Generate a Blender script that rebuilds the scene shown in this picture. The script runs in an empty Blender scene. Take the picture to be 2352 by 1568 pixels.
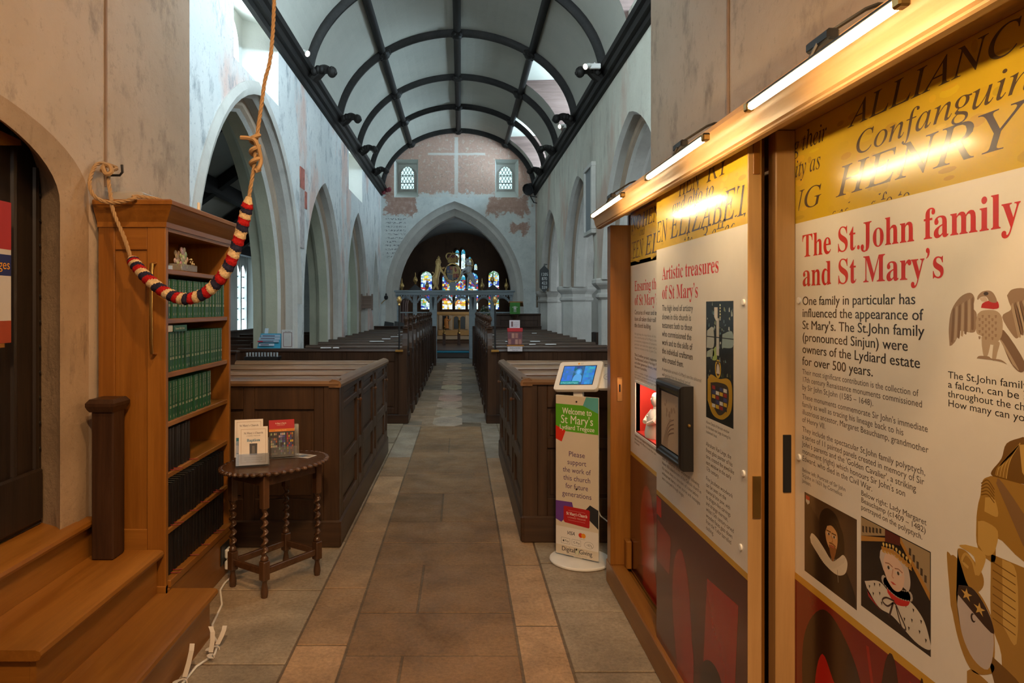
import bpy, bmesh, math, random
from mathutils import Vector, Matrix
C = bpy.context.scene.collection
SC = bpy.context.scene
PI = math.pi
rnd = random.Random(7)

# ------------------------------------------------------------------ camera
cam_d = bpy.data.cameras.new('camera')
cam = bpy.data.objects.new('camera', cam_d); C.objects.link(cam)
cam.location = (0, 0, 1.5); cam.rotation_euler = (PI/2, 0, 0)
cam_d.sensor_width = 36; cam_d.lens = 1600/2352*36
cam_d.shift_x = 118/2352; cam_d.shift_y = -78/2352
cam_d.clip_start = .05; cam_d.clip_end = 200
SC.camera = cam

# ------------------------------------------------------------------ world, exposure
w = bpy.data.worlds.new('sky'); SC.world = w; w.use_nodes = True
w.node_tree.nodes['Background'].inputs[0].default_value = (.75, .88, 1, 1)
w.node_tree.nodes['Background'].inputs[1].default_value = 1.0
SC.view_settings.view_transform = 'Standard'
SC.view_settings.look = 'None'
SC.view_settings.gamma = 1
SC.view_settings.exposure = 0.65
SC.view_settings.use_curve_mapping = False
SC.cycles.max_bounces = 8
SC.cycles.diffuse_bounces = 5
SC.cycles.sample_clamp_indirect = 4
SC.cycles.use_denoising = True

DAY = (.62, .84, 1.0)
WARM = (1.0, .66, .33)
def area(name, loc, rot, sx, sy, power, col):
    d = bpy.data.lights.new(name, 'AREA'); d.shape = 'RECTANGLE'; d.size = sx; d.size_y = sy
    d.energy = power; d.color = col
    o = bpy.data.objects.new(name, d); C.objects.link(o); o.location = loc; o.rotation_euler = rot
    return o
def spot(name, loc, target, power, col, ang=60, r=.05, blend=.4):
    d = bpy.data.lights.new(name, 'SPOT'); d.energy = power; d.color = col
    d.spot_size = math.radians(ang); d.spot_blend = blend; d.shadow_soft_size = r
    o = bpy.data.objects.new(name, d); C.objects.link(o); o.location = loc
    o.rotation_euler = (Vector(target)-Vector(loc)).to_track_quat('-Z', 'Y').to_euler()
    return o
# tower lamps hang behind the camera and light the near walls, steps, bookcase and cabinet
spot('tower_lamp_light', (.1, 1.2, 4.5), (-1.65, 2.75, 2.75), 150, (1, .58, .27), 62, .05, .35)
spot('tower_lamp_light', (.2, -.8, 4.0), (.05, 4.1, .0), 330, (1, .61, .29), 66, .15, .7)
spot('tower_lamp_light', (-1.1, -.8, 3.7), (1.1, 1.9, 1.6), 70, (1, .66, .36), 85, .12, .8)
# added fill light behind the camera, standing in for a supposed tower window
area('west_window_light', (-.2, -2.6, 3.2), (PI/2, 0, 0), 1.8, 2.4, 14, (1, .86, .74))
# chancel: a lamp on the right and an added daylight fill with no window behind it
spot('chancel_lamp_light', (1.5, 21.4, 3.3), (-.35, 25.7, .75), 60, (1, .66, .36), 50, .1, .7)
area('chancel_window_light', (1.85, 23.5, 2.4), (0, PI/2, 0), 1.2, 2.0, 24, (.8, .92, 1))

# ------------------------------------------------------------------ materials
def nd(nt, t, **kw):
    n = nt.nodes.new(t)
    for k, v in kw.items():
        if k.startswith('i_'):
            n.inputs[k[2:]].default_value = v
        else:
            setattr(n, k, v)
    return n
def newmat(name):
    m = bpy.data.materials.new(name); m.use_nodes = True
    nt = m.node_tree; b = nt.nodes['Principled BSDF']
    return m, nt, b
def ramp(nt, stops):
    r = nt.nodes.new('ShaderNodeValToRGB'); e = r.color_ramp.elements
    while len(e) < len(stops): e.new(.5)
    for k, (p, c) in enumerate(stops):
        e[k].position = p; e[k].color = (*c, 1) if len(c) == 3 else c
    return r
def mixc(nt, f, a, b, mode='MIX'):
    n = nt.nodes.new('ShaderNodeMix'); n.data_type = 'RGBA'; n.blend_type = mode
    for s, v in ((0, f), (6, a), (7, b)):
        if hasattr(v, 'is_output'): nt.links.new(v, n.inputs[s])
        elif s == 0: n.inputs[0].default_value = v
        else: n.inputs[s].default_value = (*v, 1)
    return n.outputs[2]
def mth(nt, op, a, b=None, clamp=False):
    n = nt.nodes.new('ShaderNodeMath'); n.operation = op; n.use_clamp = clamp
    for s, v in ((0, a), (1, b)):
        if v is None: continue
        if hasattr(v, 'is_output'): nt.links.new(v, n.inputs[s])
        else: n.inputs[s].default_value = v
    return n.outputs[0]
def noise(nt, scale, detail=4, rough=.55, stretch=(1, 1, 1), coord='Object', dist=0):
    tc = nt.nodes.new('ShaderNodeTexCoord'); mp = nt.nodes.new('ShaderNodeMapping')
    mp.inputs['Scale'].default_value = stretch
    nt.links.new(tc.outputs[coord], mp.inputs['Vector'])
    n = nt.nodes.new('ShaderNodeTexNoise')
    n.inputs['Scale'].default_value = scale; n.inputs['Detail'].default_value = detail
    n.inputs['Roughness'].default_value = rough; n.inputs['Distortion'].default_value = dist
    nt.links.new(mp.outputs['Vector'], n.inputs['Vector'])
    return n.outputs['Fac']
def bump(nt, b, h, strength=.3, dist=.01):
    n = nt.nodes.new('ShaderNodeBump'); n.inputs['Strength'].default_value = strength; n.inputs['Distance'].default_value = dist
    nt.links.new(h, n.inputs['Height']); nt.links.new(n.outputs['Normal'], b.inputs['Normal'])
def flat(name, col, rough=.6, metal=0, emis=0, ecol=None, spec=.5, trans=0, alpha=1, vary=0.12):
    m, nt, b = newmat(name)
    if vary and not emis:
        f = noise(nt, 9, 3); c = mixc(nt, f, tuple(x*(1-vary) for x in col), tuple(min(1, x*(1+vary)) for x in col))
        nt.links.new(c, b.inputs['Base Color'])
    else: b.inputs['Base Color'].default_value = (*col, 1)
    b.inputs['Roughness'].default_value = rough; b.inputs['Metallic'].default_value = metal
    b.inputs['Specular IOR Level'].default_value = spec
    if emis:
        b.inputs['Emission Color'].default_value = (*(ecol or col), 1); b.inputs['Emission Strength'].default_value = emis
    if trans: b.inputs['Transmission Weight'].default_value = trans
    if alpha < 1: b.inputs['Alpha'].default_value = alpha
    return m
def wood(name, dark, light, axis='Z', rough=.4, scale=1.0, spec=.5, bmp=.12):
    m, nt, b = newmat(name)
    st = {'X': (.06, 1, 1), 'Y': (1, .06, 1), 'Z': (1, 1, .06)}[axis]
    f1 = noise(nt, 26*scale, 5, .6, st, dist=.6)
    f2 = noise(nt, 4*scale, 3, .5, st, dist=.3)
    f3 = noise(nt, 150*scale, 2, .5, st)
    f = mth(nt, 'ADD', mth(nt, 'MULTIPLY', f1, .5), mth(nt, 'MULTIPLY', f2, .5))
    r = ramp(nt, [(.36, dark), (.64, light)]); nt.links.new(f, r.inputs[0])
    c = mixc(nt, mth(nt, 'MULTIPLY', f3, .35), r.outputs[0], tuple(x*.55 for x in dark))
    nt.links.new(c, b.inputs['Base Color'])
    b.inputs['Roughness'].default_value = rough; b.inputs['Specular IOR Level'].default_value = spec
    bump(nt, b, f3, bmp, .004)
    return m
def plaster(name, base, alt, stain, pink=None, rough=.9, scale=1.0, streak=.5, pinkamt=.5, flake=.0, smin=.56, stz=.25):
    m, nt, b = newmat(name)
    f1 = noise(nt, 1.1*scale, 6, .62)
    r1 = ramp(nt, [(.38, base), (.66, alt)]); nt.links.new(f1, r1.inputs[0]); c = r1.outputs[0]
    if pink:
        f2 = noise(nt, .75*scale, 5, .6, (1, 1, .6)); r2 = ramp(nt, [(.52, (0, 0, 0)), (.62, (1, 1, 1))]); nt.links.new(f2, r2.inputs[0])
        c = mixc(nt, mth(nt, 'MULTIPLY', r2.outputs[0], pinkamt), c, pink)
    f3 = noise(nt, 4.5*scale, 8, .7, (1, 1, stz)); r3 = ramp(nt, [(smin, (0, 0, 0)), (smin+.17, (1, 1, 1))]); nt.links.new(f3, r3.inputs[0])
    c = mixc(nt, mth(nt, 'MULTIPLY', r3.outputs[0], streak), c, stain)
    if flake:
        f5 = noise(nt, 22*scale, 6, .7); r5 = ramp(nt, [(.58, (0, 0, 0)), (.66, (1, 1, 1))]); nt.links.new(f5, r5.inputs[0])
        c = mixc(nt, mth(nt, 'MULTIPLY', r5.outputs[0], flake), c, stain)
    nt.links.new(c, b.inputs['Base Color'])
    b.inputs['Roughness'].default_value = rough; b.inputs['Specular IOR Level'].default_value = .15
    f4 = noise(nt, 14*scale, 8, .7); bump(nt, b, f4, .35, .02)
    return m
def attr_mat(name, rough=.5, spec=.4, emis=0, vary=.15, vscale=12, bmp=0, coat=0):
    m, nt, b = newmat(name)
    a = nt.nodes.new('ShaderNodeVertexColor'); a.layer_name = 'Col'; c = a.outputs[0]
    if vary:
        f = noise(nt, vscale, 6, .65)
        r = ramp(nt, [(.3, (1-vary,)*3), (.7, (1+vary,)*3)]); nt.links.new(f, r.inputs[0])
        c = mixc(nt, 1.0, c, r.outputs[0], 'MULTIPLY')
    nt.links.new(c, b.inputs['Base Color'])
    b.inputs['Roughness'].default_value = rough; b.inputs['Specular IOR Level'].default_value = spec
    if emis:
        nt.links.new(c, b.inputs['Emission Color']); b.inputs['Emission Strength'].default_value = emis
    if coat: b.inputs['Coat Weight'].default_value = coat; b.inputs['Coat Roughness'].default_value = .12
    if bmp:
        bump(nt, b, noise(nt, 40, 6, .7), bmp, .01)
    return m

# ------------------------------------------------------------------ mesh builder
class MB:
    def __init__(s, T=None):
        s.v = []; s.f = []; s.c = []; s.T = T or Matrix.Identity(4); s.col = (.8, .8, .8); s.sm = []; s.smooth = False
    def add(s, vs, fs, col=None):
        n = len(s.v)
        s.v += [tuple(s.T @ Vector(p)) for p in vs]
        for f in fs:
            s.f.append([n+i for i in f]); s.c.append(col or s.col); s.sm.append(s.smooth)
        return s
    def box(s, a, b, ch=0, col=None):
        x0, y0, z0 = (min(a[i], b[i]) for i in range(3)); x1, y1, z1 = (max(a[i], b[i]) for i in range(3))
        ch = min(ch, (x1-x0)*.4, (y1-y0)*.4, (z1-z0)*.4)
        if ch <= 0:
            vs = [(x, y, z) for x in (x0, x1) for y in (y0, y1) for z in (z0, z1)]
            return s.add(vs, [(0, 1, 3, 2), (4, 6, 7, 5), (0, 4, 5, 1), (2, 3, 7, 6), (0, 2, 6, 4), (1, 5, 7, 3)], col)
        vs = []; lo = (x0, y0, z0); hi = (x1, y1, z1); idx = {}
        for cx in (0, 1):
            for cy in (0, 1):
                for cz in (0, 1):
                    for ax in range(3):
                        p = []
                        for k, cc in enumerate((cx, cy, cz)):
                            e = hi[k] if cc else lo[k]
                            if k != ax: e += -ch if cc else ch
                            p.append(e)
                        idx[(cx, cy, cz, ax)] = len(vs); vs.append(tuple(p))
        fs = []
        for ax in range(3):
            o = [k for k in range(3) if k != ax]
            for side in (0, 1):
                q = []
                for (u, v) in ((0, 0), (1, 0), (1, 1), (0, 1)):
                    k = [0, 0, 0]; k[ax] = side; k[o[0]] = u; k[o[1]] = v; q.append(idx[(*k, ax)])
                fs.append(q)
            for u in (0, 1):
                for v in (0, 1):
                    k0 = [0, 0, 0]; k1 = [0, 0, 0]; k0[ax] = 0; k1[ax] = 1
                    k0[o[0]] = k1[o[0]] = u; k0[o[1]] = k1[o[1]] = v
                    fs.append([idx[(*k0, o[0])], idx[(*k1, o[0])], idx[(*k1, o[1])], idx[(*k0, o[1])]])
        for cx in (0, 1):
            for cy in (0, 1):
                for cz in (0, 1):
                    fs.append([idx[(cx, cy, cz, a)] for a in range(3)])
        return s.add(vs, fs, col)
    def loft(s, rings, closed=True, caps=True, col=None, cols=None):
        n = len(rings[0]); vs = [p for r in rings for p in r]; fs = []
        m = n if closed else n-1
        for i in range(len(rings)-1):
            for j in range(m):
                fs.append((i*n+j, i*n+(j+1) % n, (i+1)*n+(j+1) % n, (i+1)*n+j))
        k = len(s.c)
        if caps and closed:
            fs.append(tuple(range(n-1, -1, -1))); fs.append(tuple(range((len(rings)-1)*n, len(rings)*n)))
        s.add(vs, fs, col)
        if cols:
            q = k
            for i in range(len(rings)-1):
                for j in range(m):
                    s.c[q] = cols(i, j); q += 1
        return s
    def prism(s, poly, axis, lo, hi, col=None):
        def P(u, v, w): return {'x': (w, u, v), 'y': (u, w, v), 'z': (u, v, w)}[axis]
        return s.loft([[P(u, v, lo) for u, v in poly], [P(u, v, hi) for u, v in poly]], col=col)
    def tube(s, path, r, n=8, caps=True, col=None, cols=None, closed=False, flat=None):
        P = [Vector(p) for p in path]; rings = []; N = len(P)
        up = Vector((0, 0, 1)); prev = None
        for i, p in enumerate(P):
            if closed: t = (P[(i+1) % N]-P[i-1])
            else: t = P[min(i+1, N-1)]-P[max(i-1, 0)]
            if t.length < 1e-9: t = Vector((0, 0, 1))
            t.normalize()
            if prev is None:
                a = t.cross(up)
                if a.length < .05: a = t.cross(Vector((0, 1, 0)))
            else:
                a = prev - t*prev.dot(t)
            a.normalize(); prev = a; b = t.cross(a)
            rr = r(i/(N-1)) if callable(r) else r
            k2 = flat or 1
            rings.append([tuple(p + a*math.cos(2*PI*j/n)*rr + b*math.sin(2*PI*j/n)*rr*k2) for j in range(n)])
        if closed: rings.append(rings[0])
        return s.loft(rings, caps=caps and not closed, col=col, cols=cols)
    def lathe(s, prof, c=(0, 0, 0), n=20, axis='z', col=None, sq=1.0):
        rings = []
        for r, h in prof:
            ring = []
            for j in range(n):
                a = 2*PI*j/n; u, v = r*math.cos(a), r*math.sin(a)*sq
                d = {'z': (u, v, h), 'y': (u, h, v), 'x': (h, u, v)}[axis]
                ring.append((c[0]+d[0], c[1]+d[1], c[2]+d[2]))
            rings.append(ring)
        return s.loft(rings, col=col)
    def ball(s, c, r, n=12, m=8, col=None):
        r = (r, r, r) if not hasattr(r, '__len__') else r
        rings = []
        for i in range(m+1):
            t = -PI/2+PI*i/m; k = max(math.cos(t), .02)
            rings.append([(c[0]+r[0]*k*math.cos(2*PI*j/n), c[1]+r[1]*k*math.sin(2*PI*j/n), c[2]+r[2]*math.sin(t)) for j in range(n)])
        return s.loft(rings, col=col)
    def poly(s, pts, col=None):
        return s.add(pts, [tuple(range(len(pts)))], col)
    def build(s, name, mat, parent=None, fix=True, ang=35, smooth=None, bevel=0):
        me = bpy.data.meshes.new(name)
        off = Vector((0, 0, 0)); q = parent
        while q: off = off+q.location; q = q.parent
        me.from_pydata([(v[0]-off.x, v[1]-off.y, v[2]-off.z) for v in s.v], [], s.f)
        ca = me.color_attributes.new('Col', 'FLOAT_COLOR', 'CORNER')
        arr = []
        for p, c in zip(me.polygons, s.c): arr += [c[0], c[1], c[2], 1.0]*p.loop_total
        ca.data.foreach_set('color', arr)
        if fix:
            bm = bmesh.new(); bm.from_mesh(me); bmesh.ops.recalc_face_normals(bm, faces=bm.faces); bm.to_mesh(me); bm.free()
        anys = any(s.sm) if smooth is None else smooth
        if anys:
            me.shade_smooth(); me.set_sharp_from_angle(angle=math.radians(ang))
        me.materials.append(mat)
        o = bpy.data.objects.new(name, me); C.objects.link(o)
        if parent: o.parent = parent
        return o
def sm():
    m = MB(); m.smooth = True; return m
def tag(o, label=None, cat=None, group=None, kind=None):
    if label: o['label'] = label
    if cat: o['category'] = cat
    if group: o['group'] = group
    if kind: o['kind'] = kind
    return o
def thing(name, loc, label, cat, group=None):
    o = bpy.data.objects.new(name, None); C.objects.link(o); o.location = loc; o.empty_display_size = .1
    return tag(o, label, cat, group)
def struct(name, mb, mat, **k):
    return tag(mb.build(name, mat, **k), kind='structure')
def dup(root, loc, label=None, group=None):
    r = root.copy(); C.objects.link(r); r.location = loc
    if label: r['label'] = label
    if group: r['group'] = group
    for ch in list(root.children):
        c = ch.copy(); C.objects.link(c); c.parent = r
        for g in list(ch.children):
            d = g.copy(); C.objects.link(d); d.parent = c
    return r
def P(px, py, Y):
    return ((px-1058)*Y/1600, Y, 1.5-(py-706)*Y/1600)

# ------------------------------------------------------------------ lettering
def serif_text(t, serif):
    if not serif: return t
    if serif == 'i': U, L = 0x1D434, 0x1D44E
    else: U, L = 0x1D400, 0x1D41A
    o = ''
    for c in t:
        if 'A' <= c <= 'Z': o += chr(U+ord(c)-65)
        elif c == 'h' and serif == 'i': o += chr(0x210E)
        elif 'a' <= c <= 'z': o += chr(L+ord(c)-97)
        elif '0' <= c <= '9' and serif != 'i': o += chr(0x1D7CE+ord(c)-48)
        elif c == "'": o += chr(0x2019)
        else: o += c
    return o
_tcache = {}
def glyphs(txt, serif=False, bold=0.0):
    """verts (u,v) and faces of a line of text; cap height 1"""
    key = (txt, serif, bold)
    if key in _tcache: return _tcache[key]
    cu = bpy.data.curves.new('t', 'FONT'); cu.body = serif_text(txt, serif); cu.resolution_u = 3; cu.offset = bold; cu.size = 1
    ob = bpy.data.objects.new('t', cu)
    me = ob.to_mesh()
    vs = [(v.co.x, v.co.y) for v in me.vertices]; fs = [list(p.vertices) for p in me.polygons]
    cap = .682
    ob.to_mesh_clear(); bpy.data.objects.remove(ob); bpy.data.curves.remove(cu)
    vs = [(x/cap, y/cap) for x, y in vs]
    W = max((x for x, y in vs), default=1)
    _tcache[key] = (vs, fs, W)
    return _tcache[key]
def text(mb, txt, u, v, cap, col, width=None, serif=False, bold=0.0, shear=0, anchor='l', lift=0.0012, frame=None, clip=None):
    """frame(u, v, w) -> 3D; u, v baseline start, cap = capital height, width = line length"""
    if not txt.strip(): return
    vs, fs, W = glyphs(txt, serif, 0.0); width = W*cap if not width else width
    sx = width/W if width else cap
    if anchor == 'c': u -= W*sx/2
    if anchor == 'r': u -= W*sx
    if bold:
        text(mb, txt, u+cap*.035, v, cap, col, width, serif, 0.0, shear, 'l', lift+.0001, frame, clip)
    pts = [(u+x*sx+y*cap*shear, v+y*cap) for x, y in vs]
    if clip:
        keep = [f for f in fs if all(clip(*pts[i]) for i in f)]
    else: keep = fs
    mb.add([frame(a, b, lift) for a, b in pts], keep, col)
# ================================================================== MATERIALS
M_near = plaster('plaster_near', (.55, .455, .365), (.45, .365, .285), (.20, .165, .14), rough=.92, scale=.9, streak=.7, flake=.25, smin=.54, stz=.7)
M_left = plaster('plaster_left', (.72, .73, .72), (.63, .65, .65), (.24, .27, .30), pink=(.68, .48, .42), scale=1.0, streak=.9, pinkamt=.9, flake=.45, smin=.53, stz=.55)
M_right = plaster('plaster_right', (.60, .58, .50), (.50, .48, .41), (.30, .26, .22), pink=(.50, .35, .28), scale=1.0, streak=.75, pinkamt=.8, flake=.25, smin=.53)
M_stone = plaster('stone_dressed', (.56, .54, .50), (.46, .44, .41), (.28, .26, .24), scale=1.6, streak=.4)
M_greenst = plaster('stone_lichened', (.46, .45, .34), (.38, .38, .29), (.30, .29, .22), scale=1.5, streak=.3)
M_band = plaster('stone_brown_band', (.36, .27, .20), (.30, .225, .17), (.2, .15, .12), scale=1.5, streak=.4)
M_doorst = plaster('stone_door_jamb', (.44, .32, .215), (.33, .235, .155), (.15, .11, .08), scale=2.2, streak=.85, flake=.3)
M_white = plaster('plaster_white', (.72, .73, .69), (.66, .67, .63), (.55, .57, .54), scale=1, streak=.2)
M_vault = plaster('plaster_vault', (.44, .425, .37), (.39, .38, .335), (.34, .33, .295), scale=.7, streak=.15)
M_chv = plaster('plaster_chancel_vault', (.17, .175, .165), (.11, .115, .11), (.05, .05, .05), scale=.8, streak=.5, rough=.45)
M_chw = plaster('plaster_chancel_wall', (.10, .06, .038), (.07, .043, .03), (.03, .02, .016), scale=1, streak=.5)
M_aisle = plaster('plaster_aisle', (.60, .59, .55), (.50, .49, .45), (.33, .32, .30), scale=1.2, streak=.5)
M_rib = wood('oak_roof_black', (.006, .005, .0045), (.020, .017, .015), 'Y', rough=.6, spec=.25)
M_board = wood('dormer_boards', (.085, .052, .045), (.17, .115, .10), 'X', rough=.8, spec=.2)
M_dark = {a: wood('oak_pew_dark_'+a, (.020, .009, .005), (.066, .031, .017), a, rough=.36, spec=.3) for a in 'XYZ'}
M_pew = {a: wood('oak_pew_brown_'+a, (.034, .017, .009), (.090, .046, .023), a, rough=.42) for a in 'XYZ'}
M_rail = {a: wood('oak_pew_rail_'+a, (.12, .062, .030), (.27, .155, .08), a, rough=.32, spec=.6) for a in 'XYZ'}
M_oak = {a: wood('oak_golden_'+a, (.195, .068, .007), (.34, .140, .022), a, rough=.38, scale=.8) for a in 'XYZ'}
M_lite = {a: wood('oak_light_'+a, (.44, .24, .085), (.60, .36, .15), a, rough=.42, scale=.8) for a in 'XYZ'}
M_iron = flat('iron_black', (.015, .015, .016), .45, .3)
M_brass = flat('brass', (.55, .36, .12), .3, 1)
M_gold = flat('gilt', (.50, .33, .12), .38, .75)
M_screen = wood('screen_blue_grey', (.22, .26, .285), (.33, .38, .41), 'Z', rough=.6)
M_wht = flat('white_plastic', (.80, .79, .76), .35)
M_paper = flat('paper_white', (.78, .78, .78), .7)
M_print = attr_mat('printed_panel', rough=.22, spec=.5, vary=.05, vscale=3, coat=.35)
M_ink = attr_mat('printed_ink', rough=.3, spec=.35, vary=0)
M_leaf = attr_mat('printed_paper', rough=.5, spec=.3, vary=.04)
M_rope = flat('hemp_rope', (.36, .23, .115), .9)
M_glassday = flat('window_daylight', (.8, .92, 1), 1, emis=38, ecol=(.62, .85, 1.0))
M_addedwest = flat('window_daylight_west', (.8, .92, 1), 1, emis=26, ecol=(.72, .89, .98))
M_glasscl = flat('window_daylight_clerestory', (.8, .92, 1), 1, emis=15, ecol=(.80, .94, .98))
M_glassaisle = flat('window_daylight_aisle', (.8, .92, 1), 1, emis=4.5, ecol=(.62, .86, 1.0))
M_glassaisle2 = flat('window_daylight_south', (.8, .92, 1), 1, emis=4, ecol=(.78, .90, .96))
M_glasseast = flat('window_daylight_east', (.8, .95, .98), 1, emis=.62, ecol=(.72, .98, .98))
M_lead = flat('window_lead', (.10, .12, .12), .6)

# ================================================================== FLOOR: flagstones in one mesh
def floor_mesh():
    mb = MB(); r = random.Random(3)
    mb.box((-6, -3.2, -.12), (6.5, 28, -.003), col=(.15, .105, .065))
    def stone(x0, y0, x1, y1, c, g=.0055):
        k = 1+r.uniform(-.22, .22); c = tuple(min(1, v*k) for v in c)
        mb.box((x0+g, y0+g, -.03), (x1-g, y1-g, r.uniform(-.0015, .0015)), .0025, c)
    br, tan, gry = (.225, .135, .070), (.40, .255, .145), (.31, .245, .175)
    rows = [(.9, 0), (1.5, .4), (2.1, -1), (2.58, .55), (3.004, .33), (3.424, 0), (4.07, .38), (4.44, 0), (4.88, 0), (5.63, .48), (6.3, 0), (7.2, 0), (8.0, .5), (8.8, 0)]
    ys = [-3.0]+[q[0] for q in rows]
    x0, x1 = -.50, .255
    for i, (y, sp) in enumerate(rows[1:]):
        ya, yb = rows[i][0], y
        s = sp
        if s > 0: 
            xm = x0+(x1-x0)*s; stone(x0, ya, xm, yb, br); stone(xm, ya, x1, yb, br)
        else: stone(x0, ya, x1, yb, br)
    stone(x0, -3.0, x1, .9, br)
    for xa, xb, off in ((-.735, -.50, 0), (.255, .465, .25)):
        y = -3+off; 
        stone(xa, -3.0, xb, y+.01, tan) if off else None
        while y < 9.0:
            L = r.uniform(.5, .95); stone(xa, y, xb, min(y+L, 9.2), tan if y < 6.5 else (.27, .22, .17)); y += L
    for xa, xb in ((-3.2, -2.35), (-2.35, -1.55), (-1.55, -.735), (.465, 1.2), (1.2, 2.1), (2.1, 3.0)):
        y = -3+r.uniform(0, .4)
        while y < 9.2:
            L = r.uniform(.55, .8); stone(xa, y, xb, min(y+L, 9.2), gry); y += L
    # nave aisle beyond the near pews: centre row of pale octagonal slabs between brown and slate slabs
    y = 8.8; aisle_l, aisle_r = -.70, .36
    k = 0
    while y < 18.9:
        L = .78
        pale = (.52, .40, .28)
        cx0, cx1 = -.36, .02
        ch = .1
        poly = [(cx0+ch, y+.01), (cx1-ch, y+.01), (cx1, y+ch+.05), (cx1, y+L-ch-.05), (cx1-ch, y+L-.01), (cx0+ch, y+L-.01), (cx0, y+L-ch-.05), (cx0, y+ch+.05)]
        mb.prism(poly, 'z', -.03, .0035, tuple(v*r.uniform(.85, 1.1) for v in pale))
        cl = r.choice([(.36, .25, .165), (.39, .28, .19), (.25, .195, .15), (.32, .235, .16)]); cr = r.choice([(.34, .24, .16), (.29, .225, .165), (.36, .26, .17), (.22, .19, .16)])
        stone(aisle_l-.02, y, (cx0+cx1)/2, y+L, cl); stone((cx0+cx1)/2, y+.3, aisle_r+.02, y+L+.3, cr)
        y += L; k += 1
    stone(-1.5, 18.9, 1.2, 20.6, (.30, .29, .27))
    # floors under the pews and in the side aisles
    for xa, xb in ((-5.2, -3.9), (-3.9, -2.6), (-2.6, -.72), (.38, 2.0), (2.0, 3.6), (3.6, 5.2)):
        y = 9.2
        while y < 27.5:
            L = 1.1; stone(xa, y, xb, y+L, (.22, .18, .14)); y += L
    stone(-5.2, 4.5, -3.2, 9.2, (.22, .18, .14)); stone(3.0, 4.5, 5.2, 9.2, (.22, .18, .14))
    return mb
def floor_mat():
    m, nt, b = newmat('flagstones')
    a = nt.nodes.new('ShaderNodeVertexColor'); a.layer_name = 'Col'; c = a.outputs[0]
    r1 = ramp(nt, [(.3, (.62, .60, .58)), (.7, (1.30, 1.28, 1.25))]); nt.links.new(noise(nt, 2.6, 7, .68, dist=.4), r1.inputs[0]); c = mixc(nt, 1.0, c, r1.outputs[0], 'MULTIPLY')
    r2 = ramp(nt, [(.35, (.72, .72, .72)), (.6, (1.1, 1.1, 1.1))]); nt.links.new(noise(nt, 55, 6, .75), r2.inputs[0]); c = mixc(nt, 1.0, c, r2.outputs[0], 'MULTIPLY')
    r3 = ramp(nt, [(.60, (0, 0, 0)), (.68, (1, 1, 1))]); nt.links.new(noise(nt, 34, 8, .8, (1, .35, 1)), r3.inputs[0]); c = mixc(nt, mth(nt, 'MULTIPLY', r3.outputs[0], .16), c, (.55, .43, .30))
    nt.links.new(c, b.inputs['Base Color']); b.inputs['Specular IOR Level'].default_value = .35
    rr = ramp(nt, [(.3, (.42,)*3), (.7, (.72,)*3)]); nt.links.new(noise(nt, 5, 5, .6), rr.inputs[0]); nt.links.new(rr.outputs[0], b.inputs['Roughness'])
    bump(nt, b, noise(nt, 40, 8, .75), .4, .008)
    return m
M_floor = floor_mat()
struct('floor', floor_mesh(), M_floor)

# ================================================================== WALLS WITH POINTED ARCHES
def arch_curve(uc, half, spring, apex, base=0.0, n=14):
    """from the left foot over the point to the right foot, (u, z)"""
    rise = apex-spring
    r = (rise*rise+half*half)/(2*half)
    pts = [(uc-half, base), (uc-half, spring)]
    a1 = math.asin(min(1, rise/r))
    left = [(uc-half+r-r*math.cos(a1*i/n), spring+r*math.sin(a1*i/n)) for i in range(1, n+1)]
    pts += left
    pts += [(2*uc-u, z) for u, z in reversed(left[:-1])]
    pts += [(uc+half, spring), (uc+half, base)]
    return pts
def wall_front(mb, u0, u1, top, arches, w, mp, base=0.0):
    """front sheet of a wall from u0 to u1 with arch openings cut in it; mp(u, w, z) -> xyz"""
    cur = u0
    for (uc, half, spring, apex) in sorted(arches):
        a, b = uc-half, uc+half
        if a > cur: mb.add([mp(cur, w, base), mp(a, w, base), mp(a, w, top), mp(cur, w, top)], [(0, 1, 2, 3)])
        c = arch_curve(uc, half, spring, apex, base)
        for (p, q) in zip(c[1:-1], c[2:-1]):
            mb.add([mp(p[0], w, p[1]), mp(q[0], w, q[1]), mp(q[0], w, top), mp(p[0], w, top)], [(0, 1, 2, 3)])
        cur = b
    if u1 > cur: mb.add([mp(cur, w, base), mp(u1, w, base), mp(u1, w, top), mp(cur, w, top)], [(0, 1, 2, 3)])
def arch_loft(mb, arch, prof, mp, base=0.0):
    uc, half, spring, apex = arch
    rings = []
    for (w, ins) in prof:
        rings.append([mp(u, w, z) for u, z in arch_curve(uc, half-ins, spring, apex-ins*1.15, base)])
    mb.loft(rings, closed=False, caps=False)

XL, XR = -2.28, 2.15          # nave faces of the arcades
WT = .62                      # arcade thickness
mpL = lambda u, w, z: (XL-w, u, z)
mpR = lambda u, w, z: (XR+w, u, z)
mpE = lambda u, w, z: (u, 20+w, z)
ARL = [(7.82, 1.92, 1.55, 3.88), (11.75, 1.62, 1.5, 3.6), (15.55, 1.55, 1.45, 3.62)]
ARR = [(8.9, 1.70, 1.95, 4.0), (12.9, 1.70, 1.95, 3.93), (16.95, 1.72, 1.95, 3.88)]
ZS = 3.9                      # where the clerestory band starts
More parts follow.
